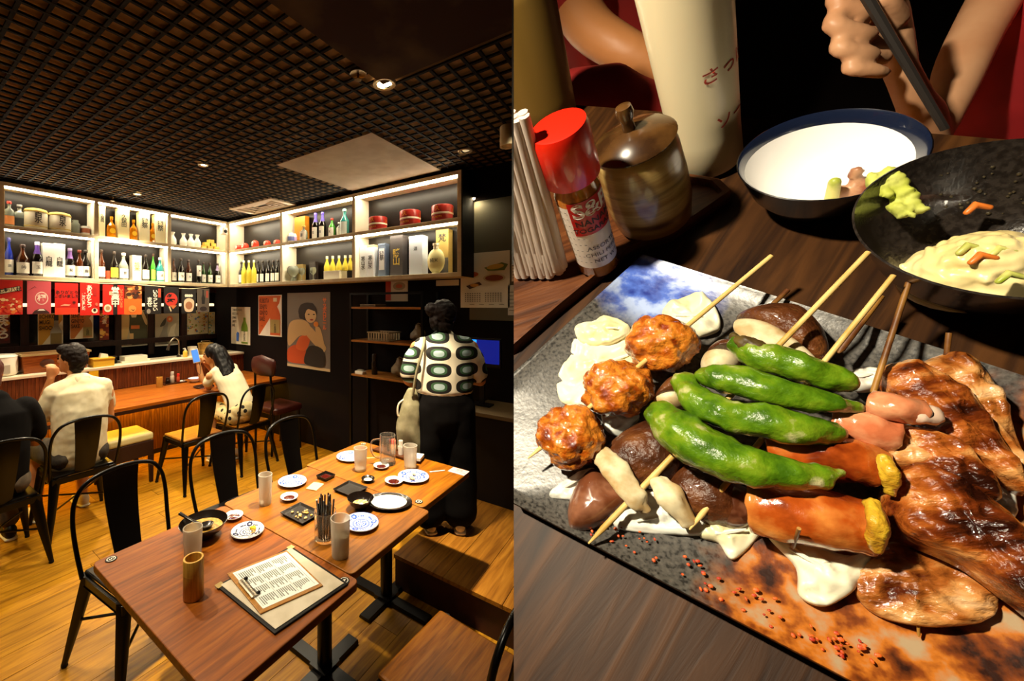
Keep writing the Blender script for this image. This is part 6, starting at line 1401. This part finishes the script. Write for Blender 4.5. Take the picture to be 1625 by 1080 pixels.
# ---- bacon rolls
M_bac = mat('bacon', '#5a1806', rough=.2, coat=.8, var=['#a84a14', '#d08038', '#e0a868'], vs=42, bump=.25, bs=110, vlo=.32, vhi=.72); M_bacp = mat('bacon_pink', '#c87048', rough=.2, coat=.7, var=['#d8946a', '#a04420'], vs=40, bump=.2, bs=120); M_corn = mat('cheese_yellow', '#d8b030', rough=.3, coat=.4, var='#b88420', vs=120, bump=.4, bs=300)
t, W = root('bacon_roll_skewer', 'browned bacon rolls with yellow filling on a bamboo stick', 'skewer', 1300, 760)
lump([(1325, 668, .036), (1370, 676, .038), (1418, 690, .036)], [40, 44, 42], M_bacp, 'bacon_roll', t, W, nz=.0016, ns=90, blunt=True)
lump([(1225, 715, .030), (1300, 722, .034), (1350, 730, .035), (1395, 748, .033)], [48, 54, 54, 48], M_bac, 'bacon_roll', t, W, nz=.0018, ns=90, blunt=True)
lump([(1402, 730, .046), (1413, 752, .046), (1410, 778, .038)], [13, 18, 12], M_corn, 'filling', t, W, nz=.0012, ns=220)
lump([(1192, 800, .028), (1240, 812, .030), (1310, 823, .032), (1362, 832, .031), (1382, 836, .030)], [58, 64, 66, 64, 60], M_bac, 'bacon_roll', t, W, nz=.0018, ns=80, blunt=True)
lump([(1384, 798, .046), (1393, 832, .048), (1388, 868, .038)], [15, 21, 14], M_corn, 'filling', t, W, nz=.0012, ns=220)
lump([(1383, 640, .044), (1420, 648, .046), (1462, 655, .044)], [32, 36, 34], M_bacp, 'bacon_roll', t, W, nz=.0014, ns=90, blunt=True)
lump([(1455, 654, .0445), (1474, 658, .0435)], [30, 26], mat('fat_white', '#e8c8b0', rough=.25, coat=.5), 'filling', t, W)
stick(t, W, (1258, 870, .022), (1268, 838, .050), 3, 4, M_stickd)
# ---- green peppers on two sticks
M_pep = mat('green_pepper', '#3a5e0a', rough=.28, coat=.6, var=['#567c10', '#728e1a', '#c8c08c'], vs=80, bump=.5, bs=120, vlo=.36, vhi=.74, detail=7); M_calyx = mat('burnt_calyx', '#3a2a10', rough=.5, var='#5a4a1c', vs=60)
t, W = root('pepper_skewer', 'four blistered green shishito peppers on two bamboo sticks', 'skewer', 1200, 660)
stick(t, W, (934, 862, .020), (1378, 400, .062), 5, 6); stick(t, W, (1094, 840, .022), (1418, 437, .060), 5, 6)
for pts, rad in (([(1172, 548, .048), (1200, 562, .050), (1250, 577, .051), (1300, 592, .050), (1338, 606, .047)], [20, 29, 33, 33, 28]),
                 ([(1126, 598, .046), (1150, 600, .050), (1200, 612, .052), (1260, 628, .052), (1315, 640, .050), (1362, 648, .046)], [23, 32, 35, 33, 26, 12]),
                 ([(1086, 606, .044), (1104, 634, .049), (1150, 656, .052), (1210, 668, .053), (1270, 680, .052), (1314, 684, .048)], [21, 28, 34, 37, 37, 28]),
                 ([(1052, 660, .044), (1082, 690, .049), (1130, 718, .052), (1185, 738, .053), (1250, 750, .052), (1300, 755, .050), (1332, 750, .048)], [30, 42, 45, 42, 36, 28, 12])):
    lump(pts, rad, M_pep, 'green_pepper', t, W, nz=.0016, ns=120)
lump([(1166, 535, .050), (1180, 543, .052), (1200, 552, .053)], [8, 17, 20], M_calyx, 'calyx', t, W, nz=.0015, ns=200)
# ---- chilli flakes on the plate rim
rr = random.Random(8); m = MB()
for i in range(70):
    s = rr.random(); x = 930+s*480; y = 845+s*235-rr.uniform(-6, 45); v = Pi_ @ tp(x, y, .0125); m.ball((v.x, v.y, v.z), (rr.uniform(.0005, .0014), rr.uniform(.0005, .0012), .0004), 6)
o = m.build('chilli_flakes', mat('chilli', '#d8641c', rough=.5, var='#a8280c', vs=400)); o.matrix_world = TM(pc); tag(o, 'orange chilli flakes sprinkled on the plate edge', 'spice', kind='stuff')
# ================================================================ DINERS ACROSS THE CLOSE-UP TABLE
M_skin = mat('skin_light', '#d8a47c', rough=.45, var='#cc946c', vs=12); M_red = mat('red_shirt', '#a8141c', rough=.8, var='#8a0c14', vs=10)
def pxm(x, y, d): return at(x, y, d)
pr = at(1650, 130, .56)
t = thing('person', 'person in a red shirt holding a dark chopstick over the bowls, elbow propped', 'person', tuple(pr)); off = -V(pr)
m = MB()
J = lambda x, y, d: at(x, y, d)+off
def RR(px, d, x): return px*d/FPX/math.sqrt(1+((x-600)/FPX)**2)*1.12
# upper arm down to the elbow, forearm up to the wrist
sh, e1, el, w1, wr = J(1640, -110, .54), J(1545, 60, .52), J(1478, 218, .50), J(1452, 160, .47), J(1428, 108, .455)
m.limb(crom([sh, e1, J(1512, 140, .51), el], 4), [RR(v, .52, 1540) for v in (52, 52, 50, 48, 46, 45, 44, 42, 40, 38, 36, 34, 30)], 18)
m.limb(crom([el, J(1464, 180, .485), w1, wr], 4), [RR(v, .48, 1450) for v in (30, 32, 34, 35, 35, 34, 33, 32, 30, 29, 28, 27, 27)], 18)
# palm (back of the hand to the right, fingers curl to the left)
d0 = .44
m.limb([J(1432, 100, .452), J(1418, 60, d0+.004), J(1412, 14, d0+.002)], [(RR(30, d0, 1415), RR(24, d0, 1415)), (RR(40, d0, 1415), RR(30, d0, 1415)), (RR(38, d0, 1415), RR(28, d0, 1415))], 16)
# four curled fingers, each with two knuckle bends
for k, (y0, x1, y1, x2, y2, x3, y3, r) in enumerate(((-8, 1352, -26, 1326, 0, 1362, 16, 16), (28, 1346, 14, 1322, 38, 1362, 52, 16.5), (62, 1350, 54, 1332, 76, 1368, 84, 15.5), (92, 1362, 90, 1350, 108, 1384, 112, 13.5))):
    m.limb(crom([J(1400, y0, d0-.002), J(x1, y1, d0-.010), J(x2, y2, d0-.016), J(x3, y3, d0-.020), J(x3+18, y3+4, d0-.019)], 4), [RR(r*q*1.1, d0, 1360) for q in (1.15, 1.12, 1.1, 1.08, 1.05, 1.03, 1.0, 1.0, 1.0, .98, .97, .96, .95, .92, .9, .86, .8)], 12)
# thumb laid along the stick
m.limb(crom([J(1425, 30, d0-.012), J(1408, 0, d0-.024), J(1398, -32, d0-.026), J(1392, -60, d0-.024)], 4), [RR(q, d0, 1405) for q in (20, 20, 19.5, 19, 18.5, 18, 17.5, 17, 17, 16.5, 16, 15, 13)], 12)
# torso, neck and head beyond the frame
up = (U*.75+UP*.25).normalized(); tr = J(1690, 230, .60)
m.limb([tr-up*.05, tr+up*.16, tr+up*.30], [.10, .12, .10], 18); nk = tr+up*.36; m.limb([nk-up*.05, nk+up*.06], [.045, .045], 14)
hd = nk+up*.15; m.ball(hd, (.072, .085, .095), 24); m.ball(hd-E2*.085-up*.005, (.013, .018, .02), 12)
for s in (-1, 1): m.ball(hd+E1*.075*s, (.012, .02, .028), 10)
remeshed(m, 'body', M_skin, t, .0034, 3)
m = MB(); m.limb([tr-up*.10, tr+up*.12, tr+up*.27, tr+up*.31], [.125, .135, .115, .07], 20)
m.limb([tr+up*.26-E1*.05, J(1668, -90, .55), J(1626, -50, .535)], [.075, .065, RR(66, .53, 1600)], 18)
remeshed(m, 'shirt', M_red, t, .005, 3, lambda c: .004*noise.noise(c*22))
hm = MB().ball(hd+E2*.02+up*.025, (.082, .085, .095), 20); remeshed(hm, 'hair', mat('hair_dark', '#1a0e0a', rough=.5), t, .006, 2, lambda c: .003*noise.noise(c*60))
for s in (-1, 1): MB().ball(hd-E2*.075+E1*.028*s+up*.02, .009, 10).build('eye', M_black, t)
MB().tube([hd-E2*.083-E1*.022-up*.04, hd-E2*.088-up*.043, hd-E2*.083+E1*.022-up*.04], .004, 6).build('mouth', mat('lip', '#a8504a', rough=.4), t)
# the stick in the fist
A, B = at(1405, 45, d0-.030), at(1500, 205, .415); C0 = A+(A-B)*.35
o = MB().tube([B, A, C0], [.0034, .0042, .0046], 8).build('chopstick', mat('stick_grey', '#2e2a28', rough=.4)); tag(o, 'dark grey chopstick gripped in the fist above the bowls', 'chopstick')
# second diner behind the bottles
p2 = at(960, 120, .66); t = thing('person', 'person in a dark red top sitting behind the squeeze bottles', 'person', tuple(p2)); off = -V(p2)
m = MB(); a = J(905, 20, .66); m.limb(crom([J(900, -60, .68), J(925, 30, .66), J(985, 78, .62), J(1060, 110, .60)], 4), [.036, .036, .036, .035, .034, .033, .032, .031, .030, .029, .028, .027, .026], 16)
tr = J(1010, 60, .80); m.limb([tr-up*.05, tr+up*.15, tr+up*.30], [.10, .12, .09], 16); nk = tr+up*.36; m.limb([nk-up*.06, nk+up*.06], [.045, .045], 12); hd = nk+up*.15; m.ball(hd, (.072, .085, .095), 20); m.ball(hd-E2*.085, (.013, .018, .02), 10)
hnd = J(1075, 118, .595); m.ball(hnd, (.03, .022, .03), 12)
for k in range(4): m.limb([hnd+E1*.02+U*(.018-.012*k), hnd+E1*.045+U*(.016-.012*k), hnd+E1*.055-E2*.012+U*(.012-.012*k)], [.0085, .008, .007], 8)
m.limb([hnd+U*.02, hnd+E1*.02+U*.035, hnd+E1*.04+U*.035], [.009, .0085, .007], 8)
remeshed(m, 'body', mat('skin_tan', '#b87a48', rough=.5), t, .006, 3)
m = MB(); m.limb([tr-up*.14-E1*.02, tr+up*.12, tr+up*.27, tr+up*.31], [.135, .135, .11, .07], 18); m.limb([tr+up*.25-E1*.06, J(890, -90, .69), J(915, -5, .67)], [.08, .06, .045], 14); m.limb([J(905, 150, .62), J(960, 150, .62), J(1040, 175, .62)], [.035, .045, .035], 14)
remeshed(m, 'top', mat('dark_red_top', '#8a1410', rough=.8), t, .007, 3, lambda c: .004*noise.noise(c*22))
remeshed(MB().ball(hd+E2*.02+up*.025, (.082, .085, .095), 18), 'hair', MATS['hair_dark'], t, .008, 2)
# ================================================================ PEOPLE IN THE ROOM
SKIN = mat('skin_warm', '#c88a58', rough=.5, var='#bc7c4c', vs=10)
def hand(m, w, d, side, curl=.6, sc=1.0, up=V((0, 0, 1))):
    """five fingers from the wrist w pointing along d; side is the thumb side"""
    d = V(d).normalized(); s = V(side); s = (s-d*s.dot(d)).normalized(); nrm = d.cross(s)
    m.limb([w-d*.01*sc, w+d*.045*sc, w+d*.085*sc], [(.024*sc, .017*sc), (.038*sc, .016*sc), (.040*sc, .014*sc)], 12, side=s)
    for k in range(4):
        b = w+d*.085*sc+s*(.030-.020*k)*sc; L = (.075, .082, .076, .060)[k]*sc; a = b; pts = [a]; ang = 0
        for j in range(3):
            ang += curl*(.5, .7, .5)[j]; a = a+(d*math.cos(ang)+nrm*math.sin(ang))*(L*(.45, .3, .25)[j]); pts.append(a)
        m.limb(pts, [.0098*sc, .0094*sc, .0088*sc, .0075*sc], 8)
    b = w+d*.03*sc+s*.028*sc; m.limb([b, b+(d*.6+s*.8)*.032*sc, b+(d*.9+s*.35)*.062*sc+nrm*.01*sc], [.013*sc, .0115*sc, .009*sc], 8)
def head(m, c, f, r=.095, sc=(1, 1, 1)):
    """skull, jaw, nose and ears; f is where the face looks"""
    f = V(f).normalized(); up = V((0, 0, 1)); s = f.cross(up).normalized()
    q = Quaternion(f.to_track_quat('Y', 'Z'))
    m.ball(c, (.075*sc[0], .092, .105), 20, q); m.ball(c+f*.022-up*.055, (.055*sc[0], .062, .06), 16, q)
    m.limb([c+f*.088+up*.012, c+f*.104-up*.018], [.009, .013], 8); m.ball(c+f*.082-up*.052, (.026, .014, .012), 10, q); m.ball(c+f*.08-up*.088, (.02, .016, .014), 10, q)
    for k in (-1, 1): m.ball(c+s*.076*k*sc[0]-up*.01-f*.005, (.012, .02, .03), 10, q)
    m.limb([c-up*.08-f*.012, c-up*.15-f*.02], [.047*sc[0], .05*sc[0]], 14)
def face_bits(t, c, f):
    f = V(f).normalized(); up = V((0, 0, 1)); s = f.cross(up).normalized()
    for k in (-1, 1):
        MB().ball(c+f*.079+s*.031*k+up*.008, (.012, .012, .009), 10).build('eye', mat('eye_dark', '#140a06', rough=.15), t, smooth=True)
        MB().limb([c+f*.086+s*.018*k+up*.028, c+f*.08+s*.045*k+up*.03], [.004, .003], 6).build('eyebrow', M_hair, t, smooth=True)
    MB().limb([c+f*.086+s*.02-up*.053, c+f*.093-up*.053, c+f*.086-s*.02-up*.053], [.004, .006, .004], 6).build('mouth', mat('lips', '#8a4034', rough=.4), t, smooth=True)
M_hair = mat('hair_brown', '#120804', rough=.6, spec=.25, bump=.6, bs=90, stretch=(1, 1, .3)); M_hairb = mat('hair_black', '#040202', rough=.45, spec=.3, bump=.5, bs=90, stretch=(1, 1, .2))
def shoe(t, p, d, m, sole):
    d = V(d).normalized(); q = d.to_track_quat('Y', 'Z')
    a = MB(); a.M = Matrix.Translation(p) @ q.to_matrix().to_4x4()
    a.ball((0, .05, .04), (.042, .12, .038), 16); a.ball((0, -.03, .06), (.038, .05, .055), 14); remeshed(a, 'shoe', m, t, .007, 2)
    b = MB(); b.M = a.M; b.limb([(0, -.06, .014), (0, .05, .014), (0, .15, .014)], [(.012, .036), (.012, .045), (.012, .036)], 14, side=(0, 0, 1)); b.build('shoe_sole', sole, t, smooth=True)
# ---- man in the cream shirt, seen from behind
t = thing('person', 'seated man with short dark hair in a cream shirt and dark shorts at the bar', 'person', (1.02, 3.72, 0))
c = V((-.03, .05, 1.265)); f = V((-.62, .72, -.05))
m = MB(); head(m, c, f, sc=(.92, 1, 1))
# forearms: one hand held up before the face, the other on the thigh
m.limb([(-.16, .0, .98), (-.20, .14, .80)], [.045, .036], 14); m.limb([(-.20, .14, .80), (-.16, .25, .95), (-.125, .22, 1.10)], [.037, .033, .026], 14); hand(m, V((-.125, .22, 1.10)), (.05, -.05, 1), (1, .2, 0), 1.3, .95)
m.limb([(.19, .0, .98), (.22, .05, .74)], [.045, .036], 14); m.limb([(.22, .05, .74), (.16, .24, .66)], [.036, .026], 14); hand(m, V((.16, .24, .66)), (-.3, 1, -.1), (-1, 0, 0), .5, .95)
for s in (-1, 1):
    m.limb([(s*.09, .02, .53), (s*.14-.03, .38, .54)], [.082, .062], 16); m.limb([(s*.14-.03, .38, .54), (s*.15-.04, .34, .28), (s*.15-.05, .28, .09)], [.058, .055, .036], 16); m.limb([(s*.15-.05, .27, .07), (s*.15-.05, .38, .04)], [.036, .03], 12)
m.limb([(0, 0, .55), (0, -.01, .80), (0, -.01, .96)], [(.09, .14), (.09, .14), (.07, .10)], 18, side=(0, 1, 0))
remeshed(m, 'body', SKIN, t, .009, 3); face_bits(t, c, f)
m = MB(); m.limb([(0, -.01, .50), (0, -.025, .68), (0, -.02, .88), (0, -.01, 1.02), (-.005, .0, 1.085)], [(.125, .185), (.120, .178), (.125, .185), (.11, .185), (.075, .10)], 24, side=(0, 1, 0))
m.limb([(-.16, .0, 1.035), (0, -.01, 1.07), (.16, .0, 1.035)], [.062, .08, .062], 16)
for s in (-1, 1): m.limb([(s*.15, .0, 1.03), (s*.19, .03, .93), (s*.205, .06, .86)], [.070, .066, .064], 16)
remeshed(m, 'shirt', mat('cream_shirt', '#dcd2b2', rough=.85, var='#d0c4a0', vs=14), t, .009, 3, lambda q: .007*noise.noise(V((q.x*9, q.y*9, q.z*5)))+.003*noise.noise(q*24))
m = MB().limb([(-.06, .055, 1.08), (-.085, -.0, 1.10), (-.03, -.065, 1.115), (.05, -.05, 1.11), (.075, .02, 1.09)], [(.03, .012)]*5, 10, side=(0, 0, 1)); remeshed(m, 'collar', MATS['cream_shirt'], t, .006, 2)
m = MB()
for s in (-1, 1): m.limb([(s*.09, -.02, .53), (s*.12-.01, .16, .535), (s*.135-.025, .30, .54)], [.105, .098, .092], 18)
remeshed(m, 'shorts', mat('shorts_dark', '#2a2420', rough=.85, var='#3a342c', vs=30), t, .01, 3, lambda q: .005*noise.noise(q*14))
m = MB().ball(c+V((.006, -.012, .035)), (.083, .10, .09), 22).ball(c+V((.02, -.05, .0)), (.07, .065, .085), 18).ball(c+f*.055+V((0, 0, .075)), (.06, .055, .04), 14).ball(c+V((.015, -.045, -.06)), (.05, .05, .05), 12)
remeshed(m, 'hair', M_hair, t, .006, 2, lambda q: .006*noise.noise(q*38)+.003*noise.noise(q*90))
for s in (-1, 1): shoe(t, V((s*.15-.05, .29, 0)), (-.1, 1, 0), mat('shoe_white', '#d8ccb0', rough=.6), mat('sole_white', '#e4dcc8', rough=.6))
# ---- person in black, mostly out of the frame
t = thing('person', 'person in a black top and grey trousers on the chair before the red bowl', 'person', (.50, 3.50, 0))
c = V((-.02, .08, 1.24)); f = V((-.2, 1, -.1)); m = MB(); head(m, c, f)
for s in (-1, 1):
    m.limb([(s*.18, .0, .98), (s*.23, .06, .74)], [.045, .037], 14); m.limb([(s*.23, .06, .74), (s*.17, .30, .70)], [.037, .027], 14); hand(m, V((s*.17, .30, .70)), (-s*.3, 1, 0), (-s, 0, 0), .6, .95)
    m.limb([(s*.09, .02, .53), (s*.13, .40, .54)], [.08, .06], 14); m.limb([(s*.13, .40, .54), (s*.14, .36, .09)], [.056, .036], 14)
m.limb([(0, 0, .55), (0, 0, .92)], [(.09, .13), (.08, .11)], 16, side=(0, 1, 0)); remeshed(m, 'body', SKIN, t, .01, 3); face_bits(t, c, f)
m = MB().limb([(0, -.01, .52), (0, -.03, .75), (0, -.01, .98), (0, .01, 1.07)], [(.125, .18), (.125, .18), (.12, .19), (.075, .09)], 22, side=(0, 1, 0))
for s in (-1, 1): m.limb([(s*.16, 0, 1.0), (s*.21, .03, .9), (s*.225, .05, .80)], [.072, .066, .062], 16)
remeshed(m, 'black_top', mat('black_cloth', '#050303', rough=.9, spec=.15), t, .01, 3, lambda q: .005*noise.noise(q*10))
m = MB()
for s in (-1, 1): m.limb([(s*.09, -.02, .53), (s*.135, .40, .545)], [.10, .078], 16); m.limb([(s*.135, .40, .545), (s*.14, .36, .14)], [.075, .06], 16)
remeshed(m, 'trousers', mat('grey_cloth', '#4a4034', rough=.9, var='#5a4e40', vs=20), t, .012, 3)
m = MB().ball(c+V((0, -.02, .03)), (.085, .1, .09), 20).ball(c+V((0, -.07, -.03)), (.07, .05, .1), 14); remeshed(m, 'hair', mat('hair_auburn', '#4a1810', rough=.45), t, .008, 2, lambda q: .005*noise.noise(q*40))
for s in (-1, 1): shoe(t, V((s*.14, .36, 0)), (0, 1, 0), M_black, MATS['sole_white'])
# ---- woman with a phone, leaning on the bar
t = thing('person', 'woman with long black hair in a cream tee leaning on the bar with a phone', 'person', (2.42, 3.70, 0))
c = V((-.08, .40, 1.135)); f = V((-.62, .78, -.05)); m = MB(); head(m, c, f, sc=(.95, 1, 1))
m.limb([(-.19, .27, .93), (-.145, .37, .79)], [.042, .034], 14); m.limb([(-.145, .37, .79), (-.20, .42, .90), (-.215, .45, 1.03)], [.036, .031, .024], 14); hand(m, V((-.215, .45, 1.03)), (.0, .1, 1), (1, .1, 0), 1.0, .82)
m.limb([(.13, .30, .95), (.10, .46, .795)], [.042, .034], 14); m.limb([(.10, .46, .795), (-.02, .50, .93), (-.10, .50, 1.02)], [.034, .029, .023], 14); hand(m, V((-.10, .50, 1.02)), (-.6, 0, .8), (0, .2, 1), 1.0, .82)
m.limb([(0, .0, .56), (-.0, .10, .74), (-.02, .20, .86)], [(.085, .12), (.08, .115), (.06, .09)], 16, side=(0, 1, 0))
for s in (-1, 1):
    m.limb([(s*.085, .03, .53), (s*.09-.0, .40, .55)], [.078, .056], 14); m.limb([(s*.09, .40, .55), (s*.09, .34, .30), (s*.09-.02, .24, .1)], [.052, .05, .033], 14); m.limb([(s*.09-.02, .23, .08), (s*.09-.03, .33, .05)], [.032, .028], 12)
remeshed(m, 'body', mat('skin_fair', '#cf9a66', rough=.5, var='#c48c58', vs=10), t, .008, 3); face_bits(t, c, f)
m = MB().limb([(0, -.04, .57), (0, .06, .72), (-.01, .18, .87), (-.03, .28, .98), (-.04, .32, 1.02)], [(.115, .155), (.11, .15), (.105, .16), (.085, .15), (.06, .07)], 22, side=(0, 1, 0))
m.limb([(-.13, .26, .96), (-.03, .28, 1.0), (.10, .29, .97)], [.055, .062, .055], 14)
m.limb([(-.12, .26, .95), (-.165, .29, .91), (-.185, .31, .86)], [.062, .058, .056], 14); m.limb([(.09, .29, .96), (.13, .32, .91), (.135, .36, .87)], [.062, .058, .056], 14)
remeshed(m, 'tee_shirt', mat('cream_tee', '#ddd2b0', rough=.85), t, .008, 3, lambda q: .005*noise.noise(V((q.x*12, q.y*8, q.z*14))))
def skirt_mat():
    m = mat('printed_skirt', '#c8b888', rough=.85)
    if m.get('done'): return m
    m['done'] = 1; nt = m.node_tree; tc = nt.nodes.new('ShaderNodeTexCoord'); v = nt.nodes.new('ShaderNodeTexVoronoi'); v.inputs['Scale'].default_value = 16; r = nt.nodes.new('ShaderNodeValToRGB'); r.color_ramp.interpolation = 'CONSTANT'
    r.color_ramp.elements[0].color = lin('#0e0806'); r.color_ramp.elements[1].position = .32; r.color_ramp.elements[1].color = lin('#c8b888'); nt.links.new(tc.outputs['Object'], v.inputs['Vector']); nt.links.new(v.outputs['Distance'], r.inputs[0]); nt.links.new(r.outputs[0], nt.nodes['Principled BSDF'].inputs['Base Color']); return m
m = MB()
m.limb([(0, -.04, .58), (0, .0, .54)], [(.12, .165), (.12, .17)], 18, side=(0, 1, 0))
for s in (-1, 1): m.limb([(s*.085, -.02, .53), (s*.09, .18, .54), (s*.09, .34, .55)], [.10, .09, .085], 16)
remeshed(m, 'patterned_skirt', skirt_mat(), t, .009, 3, lambda q: .005*noise.noise(q*14))
m = MB().ball(c+V((.005, -.01, .03)), (.09, .105, .095), 22).limb([c+V((.03, -.06, .03)), c+V((.06, -.13, -.10)), c+V((.07, -.22, -.22)), c+V((.06, -.27, -.33))], [(.08, .09), (.08, .11), (.065, .12), (.04, .09)], 16).limb([c+V((.06, .03, .03)), c+V((.08, -.02, -.1)), c+V((.08, -.06, -.2))], [.04, .04, .025], 12)
remeshed(m, 'hair', M_hairb, t, .008, 2, lambda q: .006*noise.noise(V((q.x*40, q.y*40, q.z*10))))
for s in (-1, 1): shoe(t, V((s*.09-.03, .22, 0)), (-.2, 1, 0), MATS['shoe_white'], MATS['sole_white'])
# phone with cat-ear case
p = onz(347, 565, 1.14); q = V((2.42-.255, 3.70+.44, 1.135))
ph = thing('phone', 'white phone with a lit blue screen and cat ears held by the woman', 'phone', M=Matrix.Translation(q) @ Matrix.Rotation(-.5, 4, 'Z') @ Matrix.Rotation(-.2, 4, 'Y'))
MB().box((-.036, -.006, -.075), (.036, .006, .075)).build('case', M_white, ph, bevel=.004)
MB().box((-.031, -.0075, -.066), (.031, -.0061, .066)).build('screen', mat('phone_screen', '#3a70c0', emis='#5a98f0', es=.9), ph)
for s in (-1, 1): MB().prism([(s*.012, .075), (s*.034, .075), (s*.026, .098)], -.004, .004).build('cat_ear', M_white, ph).matrix_local = Matrix.Rotation(PI/2, 4, 'X')
MB().tube(crom([(-.02, 0, -.075), (-.025, -.02, -.15), (0, -.03, -.2), (.02, -.02, -.15), (.02, 0, -.075)], 5), .0025, 6).build('strap', M_black, ph)
# ---- standing woman in a patterned top, back to the camera
ps = onz(687, 862, .2); ps = V((2.36, 1.27, .2)); ang = math.atan2(FWD.y, FWD.x)-PI/2
t = thing('person', 'standing woman with tied up hair in a white top with black and green ovals', 'person', tuple(ps), ang)
c = V((.0, .03, 1.40)); f = V((.55, .83, -.15)); m = MB(); head(m, c, f, sc=(.95, 1, 1))
m.limb([(-.18, .0, 1.20), (-.235, .02, .98)], [.046, .038], 14); m.limb([(-.235, .02, .98), (-.20, .20, .92)], [.037, .027], 14); hand(m, V((-.20, .20, .92)), (.3, 1, 0), (1, 0, 0), .8, .9)
m.limb([(.18, .0, 1.20), (.245, .02, .98)], [.05, .042], 14); m.limb([(.245, .02, .98), (.17, .22, .95)], [.042, .028], 14); hand(m, V((.17, .22, .95)), (-.3, 1, 0), (-1, 0, 0), .8, .9)
m.limb([(0, 0, .85), (0, 0, 1.0), (0, 0, 1.12)], [(.09, .14), (.085, .13), (.06, .09)], 18, side=(0, 1, 0))
for s in (-1, 1): m.limb([(s*.085, 0, .85), (s*.09, .01, .47), (s*.09, -.01, .08)], [.09, .06, .038], 16); m.limb([(s*.09, -.01, .06), (s*.09, .09, .035)], [.034, .028], 12)
remeshed(m, 'body', SKIN, t, .009, 3); face_bits(t, c, f)
def oval_mat():
    m = mat('oval_print', '#e4dcc4', rough=.8); nt = m.node_tree; L = nt.links.new; tc = nt.nodes.new('ShaderNodeTexCoord'); sp = nt.nodes.new('ShaderNodeSeparateXYZ'); L(tc.outputs['Object'], sp.inputs[0])
    def mth(op, a, b=None, c=None):
        n = nt.nodes.new('ShaderNodeMath'); n.operation = op
        for i, v in enumerate((a, b, c)):
            if v is None: continue
            if isinstance(v, (int, float)): n.inputs[i].default_value = v
            else: L(v, n.inputs[i])
        return n.outputs[0]
    def cell(src, size, off): return mth('SUBTRACT', mth('FRACT', mth('MULTIPLY_ADD', src, 1/size, off)), .5)
    u = cell(sp.outputs['X'], .185, .5+.28); v = cell(sp.outputs['Z'], .104, .22)
    r = mth('ADD', mth('POWER', mth('ABSOLUTE', mth('MULTIPLY', u, 2.35)), 2.6), mth('POWER', mth('ABSOLUTE', mth('MULTIPLY', v, 2.35)), 2.6))
    rp = nt.nodes.new('ShaderNodeValToRGB'); rp.color_ramp.interpolation = 'CONSTANT'; e = rp.color_ramp.elements; e.new(.1); e.new(.2)
    for i, (p, cc) in enumerate(((0, '#9ab0b4'), (.11, '#2e5234'), (.32, '#070504'), (1.0, '#e4dcc4'))): e[i].position = min(p, .98); e[i].color = lin(cc)
    L(r, rp.inputs[0]); L(rp.outputs[0], nt.nodes['Principled BSDF'].inputs['Base Color']); return m
m = MB().limb([(0, -.015, .93), (0, -.02, 1.05), (0, -.01, 1.17), (0, .0, 1.255)], [(.125, .19), (.12, .185), (.115, .185), (.07, .09)], 24, side=(0, 1, 0))
m.limb([(-.15, 0, 1.205), (0, -.005, 1.235), (.15, 0, 1.205)], [.06, .075, .06], 16)
for s in (-1, 1): m.limb([(s*.14, -.0, 1.20), (s*.20, .0, 1.12), (s*.225, .01, 1.03)], [.072, .070, .068], 16)
remeshed(m, 'printed_top', oval_mat(), t, .008, 3, lambda q: .005*noise.noise(V((q.x*10, q.y*10, q.z*7))))
m = MB().limb([(0, 0, .95), (0, -.01, .86), (0, -.01, .74)], [(.125, .18), (.135, .195), (.13, .19)], 20, side=(0, 1, 0))
for s in (-1, 1): m.limb([(s*.09, -.01, .82), (s*.10, .0, .45), (s*.10, -.01, .13)], [.115, .115, .12], 18)
remeshed(m, 'black_trousers', MATS['black_cloth'], t, .012, 3, lambda q: .006*noise.noise(q*9))
m = MB().ball(c+V((0, -.015, .03)), (.088, .10, .092), 22).ball(c+V((-.085, -.04, .055)), (.045, .045, .045), 14).ball(c+V((-.06, -.05, -.03)), (.04, .04, .06), 12).ball(c+V((0, -.06, -.05)), (.06, .04, .05), 12)
remeshed(m, 'hair', mat('hair_reddish', '#0e0402', rough=.65, spec=.2, bump=.5, bs=80), t, .007, 2, lambda q: .007*noise.noise(q*35)+.003*noise.noise(q*80))
for s in (-1, 1): shoe(t, V((s*.10, -.03, .0)), (s*.15, 1, 0), MATS['shoe_white'], MATS['sole_white'])
MB().lathe([(.052, .07), (.056, .09), (.054, .13), (.05, .13)], 18, c=(.10, -.01, 0)).build('sock', mat('sock', '#c8b890', rough=.9), t, smooth=True)
# shoulder bag
bp_ = ps + RGT*-.235 - FWD*.06
b = thing('shoulder_bag', 'grey cloth tote bag hanging from the standing woman shoulder', 'bag', M=Matrix.Translation(bp_) @ Matrix.Rotation(ang, 4, 'Z'))
m = MB().limb([(0, 0, .50), (-.005, 0, .68), (.01, 0, .84), (.015, 0, .93)], [(.035, .085), (.055, .085), (.045, .065), (.02, .03)], 18, side=(0, 1, 0))
remeshed(m, 'body', mat('bag_grey', '#8a8468', rough=.6, var='#7a7458', vs=20), b, .008, 2, lambda q: .010*noise.noise(V((q.x*18, q.y*18, q.z*8))))
MB().tube(crom([(.02, -.03, .90), (.04, -.06, 1.05), (.08, -.06, 1.20), (.10, .02, 1.265), (.08, .08, 1.2), (.03, .05, .92)], 5), .009, 8).build('strap', MATS['bag_grey'], b, smooth=True)
MB().tube(crom([(-.02, 0, .88), (-.07, -.01, .84), (-.075, -.01, .77), (-.05, 0, .76)], 5), .006, 8).build('loose_handle', MATS['shoe_white'], b, smooth=True)
